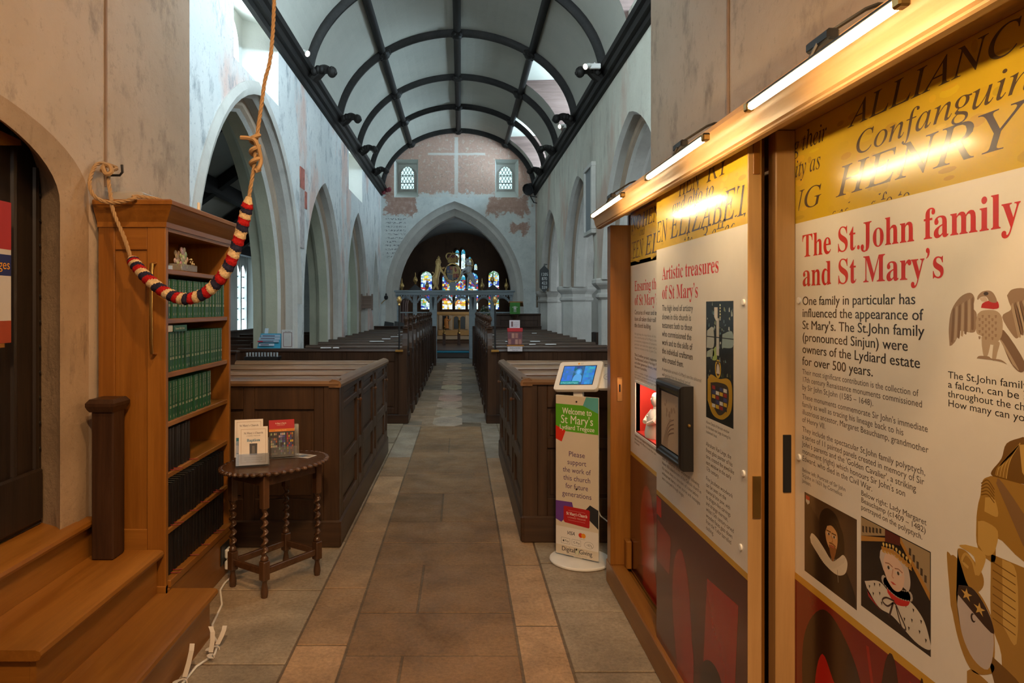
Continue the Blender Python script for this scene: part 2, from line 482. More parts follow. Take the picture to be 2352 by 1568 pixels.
# left arcade
mb = MB(); a4 = [(18.75, .55, 1.75, 3.05)]
wall_front(mb, 4.24, 20.0, ZS, ARL+a4, 0, mpL); wall_front(mb, 4.24, 27.5, ZS, ARL+a4, WT, mpL)
PROF = [(0, 0), (.06, .035), (.16, .035), (.17, .10), (.20, .13), (.24, .16), (.40, .16), (.46, .10), (.47, .03), (.62, 0)]
inner = MB(); bandm = MB()
for a in ARL:
    arch_loft(inner, a, PROF[:3], mpL); arch_loft(bandm, a, PROF[2:5], mpL); arch_loft(inner, a, PROF[4:6], mpL)
soff = MB()
for a in ARL: arch_loft(soff, a, PROF[5:], mpL)
arch_loft(inner, a4[0], [(0, 0), (.62, 0)], mpL)
# clerestory band with two deep windows (7.0-8.7, 14.2-16.1), plus an unseen one added for its light
def band(mb, u0, u1, z0, z1, holes, w, mp):
    cur = u0
    for (a, b, c, d) in sorted(holes):
        mb.add([mp(cur, w, z0), mp(a, w, z0), mp(a, w, z1), mp(cur, w, z1)], [(0, 1, 2, 3)])
        mb.add([mp(a, w, z0), mp(b, w, z0), mp(b, w, c), mp(a, w, c)], [(0, 1, 2, 3)])
        mb.add([mp(a, w, d), mp(b, w, d), mp(b, w, z1), mp(a, w, z1)], [(0, 1, 2, 3)])
        cur = b
    mb.add([mp(cur, w, z0), mp(u1, w, z0), mp(u1, w, z1), mp(cur, w, z1)], [(0, 1, 2, 3)])
CL = [(4.45, 5.75, 4.02, 4.98), (7.0, 8.72, 4.02, 4.98), (14.2, 16.15, 3.92, 4.98)]  # first opening is an added window, hidden from view, to brighten the nave
band(mb, 4.24, 20.0, ZS, 5.3, CL, 0, mpL)
struct('wall_left', mb, M_left, fix=False)
struct('wall_left_arch_rings', inner, M_stone, smooth=True, ang=28, fix=False)
struct('wall_left_arch_bands', bandm, M_band, smooth=True, ang=28, fix=False)
struct('wall_left_arch_soffits', soff, M_greenst, smooth=True, ang=28, fix=False)
# hood mould over the first arch
hood = MB()
def hood_ring(mb, arch, mp, out=.0, wid=.11, proud=.05, n=14):
    uc, half, spring, apex = arch
    r0 = arch_curve(uc, half+out, spring, apex+out*1.15, spring, n); r1 = arch_curve(uc, half+out+wid, spring, apex+(out+wid)*1.15, spring, n)
    r0 = r0[1:-1]; r1 = r1[1:-1]
    rings = []
    for (p, q) in zip(r0, r1):
        rings.append([mp(p[0], .01, p[1]), mp(p[0], -proud*.6, p[1]), mp((p[0]+q[0])/2, -proud, (p[1]+q[1])/2), mp(q[0], -proud*.35, q[1]), mp(q[0], .01, q[1])])
    mb.loft(rings)
hood_ring(hood, ARL[0], mpL, wid=.13)
struct('wall_left_hood_mould', hood, M_stone, smooth=True, ang=40)
rev = MB(); 
for k, (a, b, c, d) in enumerate(CL):
    D = .36
    f = [mpL(a, 0, c), mpL(b, 0, c), mpL(b, 0, d), mpL(a, 0, d)]; g = [mpL(a+.25, D, c+.12), mpL(b-.3, D, c+.12), mpL(b-.3, D, d), mpL(a+.25, D, d)]
    rev.add(f+g, [(0, 1, 5, 4), (1, 2, 6, 5), (2, 3, 7, 6), (3, 0, 4, 7)])
    um = (a+b)/2+.12; hw = .30 if k else .42
    cur = arch_curve(um, hw, d-.42, d-.1, c+.16, 8)
    for (p, q) in zip(cur[1:-1], cur[2:-1]): rev.add([mpL(p[0], D, p[1]), mpL(q[0], D, q[1]), mpL(q[0], D, d), mpL(p[0], D, d)], [(0, 1, 2, 3)])
    for (u0, u1, z0, z1) in ((a+.25, um-hw, c+.12, d), (um+hw, b-.3, c+.12, d), (um-hw, um+hw, c+.12, c+.16)): rev.add([mpL(u0, D, z0), mpL(u1, D, z0), mpL(u1, D, z1), mpL(u0, D, z1)], [(0, 1, 2, 3)])
    rev.loft([[mpL(u, D, z) for u, z in cur], [mpL(u, D+.12, z) for u, z in cur]], closed=True, caps=False)
    pn = MB().poly([mpL(u, D+.11, z) for u, z in cur])
    wroot = tag(pn.build('window_%d' % (k+1), M_glasscl, fix=False), kind='structure')
    mu = MB()
    for zz in (.3, .5): mu.box(mpL(um-hw, D+.085, c+zz-.008), mpL(um+hw, D+.1, c+zz+.008))
    mu.box(mpL(um-.012, D+.08, c+.16), mpL(um+.012, D+.105, d-.1)); mu.build('window_bars', M_lead, wroot)
struct('wall_left_window_reveals', rev, M_white, fix=False)
# slim painted niche high between the first two left arches
nm = MB(); nm.box(mpL(9.86, .002, 2.35), mpL(10.12, -.012, 3.32), col=(.42, .38, .37)); nm.box(mpL(9.86, -.003, 3.2), mpL(10.12, -.016, 3.5), col=(.40, .13, .10)); nm.box(mpL(10.18, .002, 2.95), mpL(10.3, -.012, 3.2), col=(.40, .13, .10))
struct('wall_left_painted_niche', nm, attr_mat('niche_paint', rough=.9, vary=.3))

# right arcade with octagonal piers
mb = MB()
wall_front(mb, 4.32, 20.0, ZS+.1, ARR, 0, mpR, base=1.93); wall_front(mb, 4.32, 20, ZS+.1, ARR, WT, mpR, base=1.93)
band(mb, 4.32, 20.0, ZS+.1, 5.3, [], 0, mpR)
for a, b in ((4.32, 4.34),):
    mb.box((XR+.01, a, 0), (XR+WT-.01, 7.2, 1.93))
struct('wall_right', mb, M_right, fix=False)
inner = MB()
bandm = MB()
for a in ARR: arch_loft(inner, a, PROF[:3], mpR, base=1.93); arch_loft(bandm, a, PROF[2:5], mpR, base=1.93); arch_loft(inner, a, PROF[4:], mpR, base=1.93)
struct('wall_right_arch_bands', bandm, M_band, smooth=True, ang=28, fix=False)
struct('wall_right_arch_rings', inner, M_stone, smooth=True, ang=28, fix=False)
def octo(r, c, z, k=1): return [(c[0]+r*math.cos(PI/8+PI/4*j), c[1]+r*math.sin(PI/8+PI/4*j), z) for j in range(8)]
for yc in (6.95, 10.9, 14.93, 19.2):
    c = (XR+.33, yc); m = MB()
    prof = [(.42, 0), (.42, .22), (.36, .30), (.325, .34), (.325, 1.62), (.37, 1.66), (.37, 1.70), (.335, 1.73), (.335, 1.78), (.41, 1.85), (.43, 1.88), (.43, 1.93), (.415, 1.95)]
    m.loft([octo(r, c, z) for r, z in prof])
    struct('wall_right_pier', m, M_stone)

# ------------------------------------------------------------------ east wall with the chancel arch and its wall painting
def east_mat():
    m, nt, b = newmat('plaster_east_painted')
    tc = nt.nodes.new('ShaderNodeTexCoord'); sp = nt.nodes.new('ShaderNodeSeparateXYZ'); nt.links.new(tc.outputs['Object'], sp.inputs[0])
    n1 = noise(nt, 3.2, 6, .7); n2 = noise(nt, 9, 8, .7)
    off = mth(nt, 'MULTIPLY', mth(nt, 'SUBTRACT', n1, .5), .95)
    X = mth(nt, 'ADD', sp.outputs[0], off); Z = mth(nt, 'ADD', sp.outputs[2], off)
    def rect(x0, x1, z0, z1, soft=.06, X=X, Z=Z):
        def edge(v, lo, hi):
            a = mth(nt, 'MULTIPLY', mth(nt, 'SUBTRACT', v, lo), 1/soft, True); c = mth(nt, 'MULTIPLY', mth(nt, 'SUBTRACT', hi, v), 1/soft, True)
            return mth(nt, 'MULTIPLY', a, c)
        return mth(nt, 'MULTIPLY', edge(X, x0, x1), edge(Z, z0, z1))
    base = ramp(nt, [(.36, (.56, .59, .58)), (.66, (.70, .72, .70))]); nt.links.new(n1, base.inputs[0]); c = base.outputs[0]
    speck = ramp(nt, [(.60, (0, 0, 0)), (.66, (1, 1, 1))]); nt.links.new(noise(nt, 16, 7, .72), speck.inputs[0])
    c = mixc(nt, mth(nt, 'MULTIPLY', speck.outputs[0], .75), c, (.28, .30, .32))
    pr = ramp(nt, [(.36, (.56, .34, .26)), (.52, (.47, .28, .21)), (.68, (.62, .50, .43))]); nt.links.new(n2, pr.inputs[0])
    c = mixc(nt, mth(nt, 'MULTIPLY', rect(-2.3, 2.2, 4.72, 6.9), .92), c, pr.outputs[0])
    br = ramp(nt, [(.34, (.33, .17, .125)), (.55, (.42, .24, .18)), (.7, (.58, .46, .40))]); nt.links.new(n2, br.inputs[0])
    for q in ((-2.2, -1.25, 4.12, 4.85), (.78, 2.0, 4.12, 4.75), (1.42, 1.96, 3.58, 3.98)):
        c = mixc(nt, mth(nt, 'MULTIPLY', rect(*q), .9), c, br.outputs[0])
    # faint black drawing of figures in the red field
    dr = nt.nodes.new('ShaderNodeTexNoise'); dr.inputs['Scale'].default_value = 7; dr.inputs['Detail'].default_value = 5; dr.inputs['Distortion'].default_value = 1.6
    nt.links.new(tc.outputs['Object'], dr.inputs['Vector'])
    dl = ramp(nt, [(.485, (0, 0, 0)), (.5, (1, 1, 1)), (.515, (0, 0, 0))]); nt.links.new(dr.outputs['Fac'], dl.inputs[0])
    msk = rect(-1.15, .95, 4.8, 5.75, .1)
    c = mixc(nt, mth(nt, 'MULTIPLY', mth(nt, 'MULTIPLY', dl.outputs[0], msk), .6), c, (.12, .12, .13))
    # pale cross
    Xn = mth(nt, 'ADD', sp.outputs[0], mth(nt, 'MULTIPLY', off, .06)); Zn = mth(nt, 'ADD', sp.outputs[2], mth(nt, 'MULTIPLY', off, .06))
    for q in ((-.19, -.06, 4.74, 6.4), (-.95, .72, 5.86, 5.95), (-1.2, .98, 4.66, 4.76)):
        c = mixc(nt, mth(nt, 'MULTIPLY', rect(*q, .025, Xn, Zn), .75), c, (.64, .64, .61))
    # black-letter text lines at left
    ww = nt.nodes.new('ShaderNodeTexNoise'); ww.inputs['Scale'].default_value = 26; ww.inputs['Detail'].default_value = 2
    nt.links.new(tc.outputs['Object'], ww.inputs['Vector'])
    wr = ramp(nt, [(.5, (0, 0, 0)), (.56, (1, 1, 1))]); nt.links.new(ww.outputs['Fac'], wr.inputs[0])
    ln = mth(nt, 'GREATER_THAN', mth(nt, 'SINE', mth(nt, 'MULTIPLY', sp.outputs[2], 58)), .1)
    tm = mth(nt, 'MULTIPLY', mth(nt, 'MULTIPLY', wr.outputs[0], ln), rect(-2.18, -1.55, 2.9, 4.15, .05, Xn, Zn))
    c = mixc(nt, mth(nt, 'MULTIPLY', tm, .75), c, (.12, .13, .15))
    nt.links.new(c, b.inputs['Base Color']); b.inputs['Roughness'].default_value = .9; b.inputs['Specular IOR Level'].default_value = .15
    bump(nt, b, n2, .3, .02)
    return m
M_east = east_mat()
AC = (-.175, 1.98, 1.85, 4.55)
mb = MB()
wall_front(mb, -2.3, 2.2, 4.6, [AC], 0, mpE)
EW = [(-1.91, -1.22, 4.66, 5.75), (.99, 1.66, 4.66, 5.75)]
band(mb, -2.3, 2.2, 4.6, 7.0, EW, 0, mpE)
wall_front(mb, -6, 6, 4.6, [(AC[0], AC[1]-.33, AC[2], AC[3]-.38)], .7, mpE)
struct('wall_back', mb, M_east, fix=False)
inner = MB(); arch_loft(inner, AC, [(0, 0), (.05, .03), (.10, .09), (.12, .17), (.18, .19), (.30, .30), (.34, .33), (.7, .33)], mpE)
struct('wall_back_arch_rings', inner, M_stone, smooth=True, ang=25, fix=False)
rev = MB()
for k, (a, b, c, d) in enumerate(EW):
    uc = (a+b)/2; D = .55
    f = [mpE(a, 0, c), mpE(b, 0, c), mpE(b, 0, d), mpE(a, 0, d)]
    win = [(u, z) for u, z in arch_curve(uc, .19, 5.42, 5.66, 4.98, 6)]
    g = [mpE(uc-.27, D, 4.92), mpE(uc+.27, D, 4.92), mpE(uc+.27, D, 5.72), mpE(uc-.27, D, 5.72)]
    rev.add(f+g, [(0, 1, 5, 4), (1, 2, 6, 5), (2, 3, 7, 6), (3, 0, 4, 7)])
    bk = arch_curve(uc, .19, 5.42, 5.66, 4.98, 6)
    for (p, q) in zip(bk[1:-1], bk[2:-1]): rev.add([mpE(p[0], D, p[1]), mpE(q[0], D, q[1]), mpE(q[0], D, 5.72), mpE(p[0], D, 5.72)], [(0, 1, 2, 3)])
    for (u0, u1, z0, z1) in ((uc-.27, uc-.19, 4.92, 5.72), (uc+.19, uc+.27, 4.92, 5.72), (uc-.19, uc+.19, 4.92, 4.98)): rev.add([mpE(u0, D, z0), mpE(u1, D, z0), mpE(u1, D, z1), mpE(u0, D, z1)], [(0, 1, 2, 3)])
    fr = MB(); ring0 = [mpE(uc+(u-uc)*1.42, D, 4.98+(z-4.98)*1.09-.06) for u, z in win]; ring1 = [mpE(u, D-.07, z) for u, z in win]; ring2 = [mpE(u, D+.05, z) for u, z in win]
    fr.loft([ring0, ring1, ring2], closed=True, caps=False)
    pane = MB().poly([mpE(u, D+.02, z) for u, z in win])
    wr = tag(pane.build('window_%d' % (k+4), M_glasseast), kind='structure')
    fr.build('window_frame', M_stone, wr)
    ld = MB()
    for i in range(-7, 8):
        for s in (1, -1):
            pts = []
            for t in range(40):
                z = 4.98+.68*t/39; u = uc+i*.095+s*(z-5.3)*.55
                hw = .185 if z < 5.42 else .185*math.sqrt(max(0, 1-((z-5.42)/.26)**2))
                if abs(u-uc) < hw: pts.append(mpE(u, D-.01, z))
            if len(pts) > 3: ld.tube([pts[0], pts[-1]], .008, 4)
    for z in (5.16, 5.38): ld.tube([mpE(uc-.19, D-.015, z), mpE(uc+.19, D-.015, z)], .012, 4)
    ld.build('window_leads', M_lead, wr)
struct('wall_back_window_reveals', rev, M_white, fix=False)

# ------------------------------------------------------------------ chancel
ch = MB(); CHX0, CHX1, CHY = -2.3, 1.95, 27.0
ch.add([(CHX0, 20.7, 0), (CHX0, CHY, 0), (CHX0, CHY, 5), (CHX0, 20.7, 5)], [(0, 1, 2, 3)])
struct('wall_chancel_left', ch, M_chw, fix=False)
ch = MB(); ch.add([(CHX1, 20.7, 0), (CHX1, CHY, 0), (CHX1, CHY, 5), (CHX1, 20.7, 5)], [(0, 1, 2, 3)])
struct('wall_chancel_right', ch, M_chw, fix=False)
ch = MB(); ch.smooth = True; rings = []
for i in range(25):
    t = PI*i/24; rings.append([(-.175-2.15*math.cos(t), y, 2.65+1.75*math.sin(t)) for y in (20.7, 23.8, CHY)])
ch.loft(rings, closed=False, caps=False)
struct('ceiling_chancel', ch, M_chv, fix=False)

# ------------------------------------------------------------------ nave wagon roof
VX, VA, VZ, VB = -.065, 2.23, 4.84, 1.76
def vault(t, k=1.0): return (VX+VA*k*math.cos(t), VZ+VB*k*math.sin(t))
vs = MB(); vs.smooth = True
tq = [PI*i/40 for i in range(41)]; T1 = PI*12/40
yb = [4.2, 4.5, 6.85, 7.25, 8.92, 12.78, 14.62, 17.2, 19.45, 20.02]
DORM = [(4.5, 6.85), (7.25, 8.92), (12.78, 14.62), (17.2, 19.45)]  # first dormer is added out of view, its big pane brightens the nave
for a, b in zip(yb, yb[1:]):
    for t0, t1 in zip(tq, tq[1:]):
        if (a, b) in DORM and t1 <= T1+1e-6 and t0 >= PI*.5/40: continue
        p, q = vault(t0), vault(t1)
        vs.add([(p[0], a, p[1]), (q[0], a, q[1]), (q[0], b, q[1]), (p[0], b, p[1])], [(0, 1, 2, 3)])
struct('ceiling', vs, M_vault, fix=False)
wn = 6
for (a, b) in DORM:
    XO = 3.05; zt = vault(T1)[1]
    arc = [vault(t) for t in tq if t <= T1+1e-6]
    far = MB(); far.poly([(x, b, z) for x, z in arc]+[(XO, b, zt+.05), (XO, b, VZ)])
    struct('ceiling_dormer_cheek', far, M_board, fix=False)
    nr = MB(); nr.poly([(x, a, z) for x, z in arc]+[(XO, a, zt+.05), (XO, a, VZ)])
    struct('ceiling_dormer_cheek', nr, M_board, fix=False)
    top = MB(); x1, z1 = vault(T1); top.add([(x1, a, z1), (x1, b, z1), (XO, b, zt+.06), (XO, a, zt+.06)], [(0, 1, 2, 3)])
    x0, z0 = vault(0); top.add([(x0, a, z0+.005), (x0, b, z0+.005), (XO, b, VZ+.1), (XO, a, VZ+.1)], [(0, 1, 2, 3)])
    struct('ceiling_dormer_lining', top, M_vault, fix=False)
    ow = MB()
    za, zb_, ya_, yb2 = (VZ+.12, zt, a+.05, b-.05) if a < 7 else (VZ+.22, zt-.28, a+.22, b-.22)
    for (y0_, y1_, z0_, z1_) in ((a, ya_, VZ, zt+.08), (yb2, b, VZ, zt+.08), (ya_, yb2, VZ, za), (ya_, yb2, zb_, zt+.08)): ow.box((XO, y0_, z0_), (XO+.05, y1_, z1_))
    struct('ceiling_dormer_front', ow, M_board)
    pn = MB(); pn.box((XO+.02, ya_, za), (XO+.04, yb2, zb_))
    wr = tag(pn.build('window_%d' % wn, M_glassday), kind='structure'); wn += 1
    mu = MB()
    for i in range(4):
        y = ya_+(yb2-ya_)*i/3; mu.box((XO-.02, y-.025, za), (XO+.015, y+.025, zb_))
    for z in (za, (za+zb_)/2, zb_): mu.box((XO-.015, ya_, z-.02), (XO+.015, yb2, z+.02))
    mu.build('window_frame', M_wht, wr)
# ribs, purlins, wall plates (dark oak)
RIBS = [5.2, 7.7, 10.25, 12.82, 15.25, 17.5, 19.88]
def rib(y, w=.055, d=.11):
    mb = MB(); mb.smooth = True; rings = []
    for i in range(49):
        t = PI*i/48
        def q(k): 
            x, z = vault(t); L = math.hypot(math.cos(t)/VA, math.sin(t)/VB); nx, nz = math.cos(t)/VA/L, math.sin(t)/VB/L
            return x-nx*k, z-nz*k
        a, b, c, e = q(-.005), q(d*.35), q(d*.75), q(d)
        rings.append([(a[0], y-w, a[1]), (b[0], y-w, b[1]), (c[0], y-w*.72, c[1]), (e[0], y-w*.4, e[1]), (e[0], y+w*.4, e[1]), (c[0], y+w*.72, c[1]), (b[0], y+w, b[1]), (a[0], y+w, a[1])])
    return mb.loft(rings)
for k, y in enumerate(RIBS): struct('trim_%d' % (k+1), rib(y, .07 if k == 6 else .058, .12), M_rib, ang=30)
def purlin(t, r=.06):
    x, z = vault(t, .985); mb = MB(); mb.smooth = True
    prof = [(x+r*1.15*math.cos(2*PI*j/10), z+r*1.15*math.sin(2*PI*j/10)) for j in range(10)]
    return mb.prism(prof, 'y', 4.2, 19.95)
for k, t in enumerate((PI*.285, PI*.5, PI*.715)): struct('trim_%d' % (k+8), purlin(t), M_rib, ang=50)
def plate(s):
    x = XL if s < 0 else XR; mb = MB()
    pr = [(0, -.14), (.05, -.13), (.06, -.07), (.11, -.06), (.13, .0), (.17, .02), (.18, .07), (.14, .10), (.15, .14), (0, .15)]
    return mb.prism([(x-s*u, VZ+v) for u, v in pr], 'y', 4.3, 19.98)
struct('trim_11', plate(-1), M_rib); struct('trim_12', plate(1), M_rib)
# ------------------------------------------------------------------ side aisles
def box_wall(name, a, b, m): return struct(name, MB().box(a, b), m)
# left aisle: outer wall with two tall windows, lean-to ceiling with beams
AX = -5.0
mb = MB(); mpA = lambda u, w, z: (AX-w, u, z)
AWIN = [(9.1, 10.5, .95, 2.75), (15.6, 17.6, .95, 2.75), (22.5, 24.6, .95, 2.75)]
band(mb, 4.2, 28, 0, 4.2, AWIN, 0, mpA)
struct('wall_aisle_left', mb, M_aisle, fix=False)
rev = MB()
for (a, b, c, d) in AWIN:
    f = [mpA(a, 0, c), mpA(b, 0, c), mpA(b, 0, d), mpA(a, 0, d)]; g = [mpA(a+.3, .4, c), mpA(b-.3, .4, c), mpA(b-.3, .4, d), mpA(a+.3, .4, d)]
    rev.add(f+g, [(0, 1, 5, 4), (1, 2, 6, 5), (2, 3, 7, 6), (3, 0, 4, 7)])
    wr = tag(MB().box(mpA(a+.28, .4, c-.02), mpA(b-.28, .44, d+.02)).build('window_%d' % wn, M_glassaisle), kind='structure'); wn += 1
    mu = MB()
    n = 3
    for i in range(n+1):
        u = a+.3+(b-a-.6)*i/n; mu.box(mpA(u-.05, .30, c), mpA(u+.05, .4, d))
    for i in range(n):
        u0 = a+.3+(b-a-.6)*i/n; u1 = a+.3+(b-a-.6)*(i+1)/n; uc = (u0+u1)/2
        cur = arch_curve(uc, (u1-u0)/2-.03, d-.55, d-.22, d-.6, 5)[1:-1]
        for (p, q) in zip(cur, cur[1:]): mu.add([mpA(p[0], .33, p[1]), mpA(q[0], .33, q[1]), mpA(q[0], .33, d), mpA(p[0], .33, d)], [(0, 1, 2, 3)])
    mu.build('window_tracery', M_stone, wr)
    bars = MB()
    for i in range(1, 6): bars.box(mpA(a+.28, .36, c+i*.26-.012), mpA(b-.28, .39, c+i*.26+.012))
    bars.build('window_bar', M_lead, wr)
struct('wall_aisle_left_window_reveals', rev, M_white, fix=False)
cl = MB(); cl.add([(XL-WT+.02, 4.2, 4.3), (XL-WT+.02, 28, 4.3), (AX-.1, 28, 2.75), (AX-.1, 4.2, 2.75)], [(0, 1, 2, 3)])
struct('ceiling_aisle_left', cl, M_vault, fix=False)
bm_ = 0
def lean(u, k): return (XL-WT+u*(AX-XL+WT), 4.3-1.55*u-k)
for y in (5.5, 7.4, 9.3, 11.2, 13.1, 15, 17, 19, 21, 23):
    p, q = lean(0, .0), lean(1, .0)
    b_ = MB(); b_.loft([[(p[0], y-.09, p[1]), (p[0], y+.09, p[1]), (p[0], y+.09, p[1]-.2), (p[0], y-.09, p[1]-.2)], [(q[0], y-.09, q[1]), (q[0], y+.09, q[1]), (q[0], y+.09, q[1]-.2), (q[0], y-.09, q[1]-.2)]])
    struct('trim_aisle_beam', b_, M_rib)
for u in (.12, .5, .93):
    p = lean(u, 0); struct('trim_aisle_beam', MB().box((p[0]-.08, 4.3, p[1]-.2), (p[0]+.08, 27, p[1]+.02)), M_rib)
box_wall('wall_aisle_left_end', (AX, 27.6, 0), (XL-WT, 27.8, 4.4), M_aisle)
box_wall('wall_aisle_left_front', (AX, 4.0, 0), (-1.8, 4.235, 5.4), M_near)
# right aisle
mb = MB(); mpB = lambda u, w, z: (4.9+w, u, z); RW = [(8.0, 9.4, 1.2, 2.6), (12.4, 13.6, 1.2, 2.6), (16.6, 17.9, 1.2, 2.6)]
band(mb, 4.2, 28, 0, 4.2, RW, 0, mpB)
struct('wall_aisle_right', mb, M_aisle, fix=False)
for (a, b, c, d) in RW:
    tag(MB().box(mpB(a, .02, c), mpB(b, .06, d)).build('window_%d' % wn, M_glassaisle2), kind='structure'); wn += 1
cl = MB(); cl.add([(XR+WT-.02, 4.2, 4.3), (XR+WT-.02, 28, 4.3), (5.0, 28, 2.9), (5.0, 4.2, 2.9)], [(0, 1, 2, 3)])
struct('ceiling_aisle_right', cl, M_vault, fix=False)
box_wall('wall_aisle_right_end', (XR+WT, 20.2, 0), (4.9, 20.4, 4.4), M_aisle)
box_wall('wall_aisle_right_front', (1.3, 4.05, 0), (4.9, 4.315, 5.4), M_near)
# gable over the tower arch closes the nave at the west
box_wall('wall_front', (-2.6, 4.0, 4.95), (2.5, 4.2, 7.2), M_near)

gw = tag(MB().box((-1.2, 4.2, 5.15), (1.1, 4.225, 6.15)).build('window_%d' % wn, M_addedwest), kind='structure'); wn += 1  # added unseen glowing window that lights the nave and east wall
mu = MB()
for i in range(5): mu.box((-1.2+.575*i-.03, 4.22, 5.12), (-1.2+.575*i+.03, 4.26, 6.18))
for z in (5.13, 5.65, 6.17): mu.box((-1.25, 4.22, z-.03), (1.15, 4.255, z+.03))
mu.build('window_mullions', M_stone, gw)
# ------------------------------------------------------------------ tower: near walls, ceiling, back
LX, RX = -1.65, 1.18
DC, DOUT, DIN = 2.2, .89, .69
def door_arc(half, z0, h, x, n=24, e=2.0):
    pts = [(x, DC-half, .55)]
    for i in range(n+1):
        t = PI-PI*i/n; c, s_ = math.cos(t), math.sin(t)
        pts.append((x, DC+half*math.copysign(abs(c)**(2/e), c), z0+h*abs(s_)**(2/e)))
    pts.append((x, DC+half, .55)); return pts
A_out = door_arc(DOUT, 1.98, .30, LX); A_in = door_arc(DIN, 1.93, .28, LX-.012); A_dr = door_arc(.79, 1.98, .42, -1.80)
A_in2 = door_arc(DIN+.04, 1.93, .30, LX-.05)
mb = MB()
for p, q in zip(A_out[1:-1], A_out[2:-1]): mb.add([p, q, (LX, q[1], 5.0), (LX, p[1], 5.0)], [(0, 1, 2, 3)])
mb.add([(LX, -3, 0), (LX, DC-DOUT, 0), (LX, DC-DOUT, 5), (LX, -3, 5)], [(0, 1, 2, 3)])
mb.add([(LX, DC+DOUT, 0), (LX, 4.24, 0), (LX, 4.24, 5), (LX, DC+DOUT, 5)], [(0, 1, 2, 3)])
mb.add([(LX, 4.24, 0), (-2.6, 4.24, 0), (-2.6, 4.24, 5), (LX, 4.24, 5)], [(0, 1, 2, 3)])
struct('wall_left_near', mb, M_near, fix=False)
st = MB(); st.smooth = True; st.loft([A_out, A_in, A_in2, A_dr], closed=False, caps=False)
struct('wall_left_door_surround', st, M_doorst, fix=False, ang=30)
mb = MB(); mb.box((RX, -3, 0), (RX+.5, 4.32, 5.0))
struct('wall_right_near', mb, M_near)
box_wall('wall_tower_end', (-2.6, -3.3, 0), (1.7, -3.0, 5.0), M_near)
box_wall('ceiling_tower', (-2.6, -3.3, 5.0), (1.7, 4.3, 5.15), M_near)
# ================================================================== DOOR with studs
dr = tag(bpy.data.objects.new('door_1', None), kind='structure'); C.objects.link(dr); dr.location = (-1.8, 2.2, .58)
M_door = wood('door_oak_black', (.010, .006, .004), (.032, .018, .011), 'Z', rough=.45)
pl = [(p[1], p[2]) for p in A_dr]; pl[0] = (pl[0][0], .58); pl[-1] = (pl[-1][0], .58)
MB().prism(pl, 'x', -1.86, -1.80).build('door_leaf', M_door, dr)
for y in (2.42, 2.62, 2.80, 2.945):
    m = MB(); m.smooth = True; zt = 1.98+.42*math.sqrt(max(0, 1-((y-DC)/.79)**2))-.03
    m.tube([(-1.80, y, .82), (-1.80, y, zt)], .016, 8); m.build('door_bead', M_door, dr)
MB().box((-1.80, 1.5, .6), (-1.775, 2.965, .82), .008).build('door_rail', M_door, dr)
for y in (2.70, 2.97):
    for i in range(11):
        z = .9+i*.108
        MB().ball((-1.797, y, z), .009, 8, 5).build('door_stud', M_iron, dr)

# leaflet rack with a scalloped wooden head hanging in front of the door, and a leaflet in it
lr = thing('leaflet_rack', (-1.72, 2.4, 1.3), 'wooden rack with a curved top board in front of the dark door', 'rack')
hd = [(1.9, 2.22), (2.79, 2.17), (2.795, 2.15)]+[(2.77-.4*i/10, 2.145-.05*math.sin(PI*.5*i/10)*1.0-.02*i/10) for i in range(1, 11)]+[(1.9, 2.08)]
MB().prism(hd, 'x', -1.796, -1.762).build('top_board', M_oak['Y'], lr)
MB().box((-1.796, 1.95, 1.0), (-1.777, 2.60, 2.09), .004).build('back_board', M_oak['Y'], lr)
MB().box((-1.777, 1.95, 1.35), (-1.715, 2.62, 1.365)).build('ledge', M_oak['Y'], lr)
lf = thing('leaflet', (-1.73, 2.55, 1.37), 'red and navy leaflet standing in the rack on the dark door', 'leaflet')
m = MB(); m.box((-1.724, 2.45, 1.366), (-1.720, 2.665, 1.9), col=(.55, .5, .45)); m.box((-1.720, 2.45, 1.72), (-1.7195, 2.665, 1.9), col=(.35, .03, .03)); m.box((-1.720, 2.45, 1.62), (-1.7195, 2.665, 1.70), col=(.02, .03, .12)); m.box((-1.720, 2.45, 1.366), (-1.7195, 2.665, 1.45), col=(.3, .05, .02))
text(m, 'Pages', 2.655, 1.645, .035, (.7, .3, .02), anchor='r', frame=lambda u, v, w: (-1.7195+w, u, v))
m.build('cover', M_leaf, lf)

struct('wall_left_door_back', MB().box((-2.05, 1.2, 0), (-1.88, 3.2, 2.7)), M_near)  # unseen backing box added to stop light leaking round the door
# ================================================================== STEPS
sp = thing('wooden_steps', (-1.5, 2.5, 0), 'golden oak steps rising to the dark studded door beside the bookcase', 'steps')
def tread(x0, x1, y0, y1, z):
    m = MB(); m.smooth = True
    pr = [(x0, z-.035), (x1-.018, z-.035), (x1-.004, z-.030), (x1, z-.018), (x1-.004, z-.005), (x1-.018, z), (x0, z)]
    return m.prism([(a, b) for a, b in pr], 'y', y0, y1)
def T_xz(poly, y0, y1):
    m = MB(); m.loft([[(x, y0, z) for x, z in poly], [(x, y1, z) for x, z in poly]]); return m
def trd(x0, x1, y0, y1, z): 
    pr = [(x0, z-.035), (x1-.018, z-.035), (x1-.004, z-.030), (x1, z-.018), (x1-.004, z-.005), (x1-.018, z), (x0, z)]
    m = MB(); m.smooth = True; m.loft([[(x, y0, zz) for x, zz in pr], [(x, y1, zz) for x, zz in pr]]); return m
trd(-1.32, -1.11, 1.2, 3.19, .216).box((-1.645, 1.2, .181), (-1.32, 3.13, .216)).build('tread', M_oak['Y'], sp)
trd(-1.645, -1.335, 2.215, 3.135, .41).build('tread', M_oak['Y'], sp)
trd(-1.645, -1.597, 1.2, 3.07, .58).build('tread', M_oak['Y'], sp)
MB().box((-1.16, 1.22, 0), (-1.14, 3.165, .182)).build('riser', M_oak['Y'], sp)
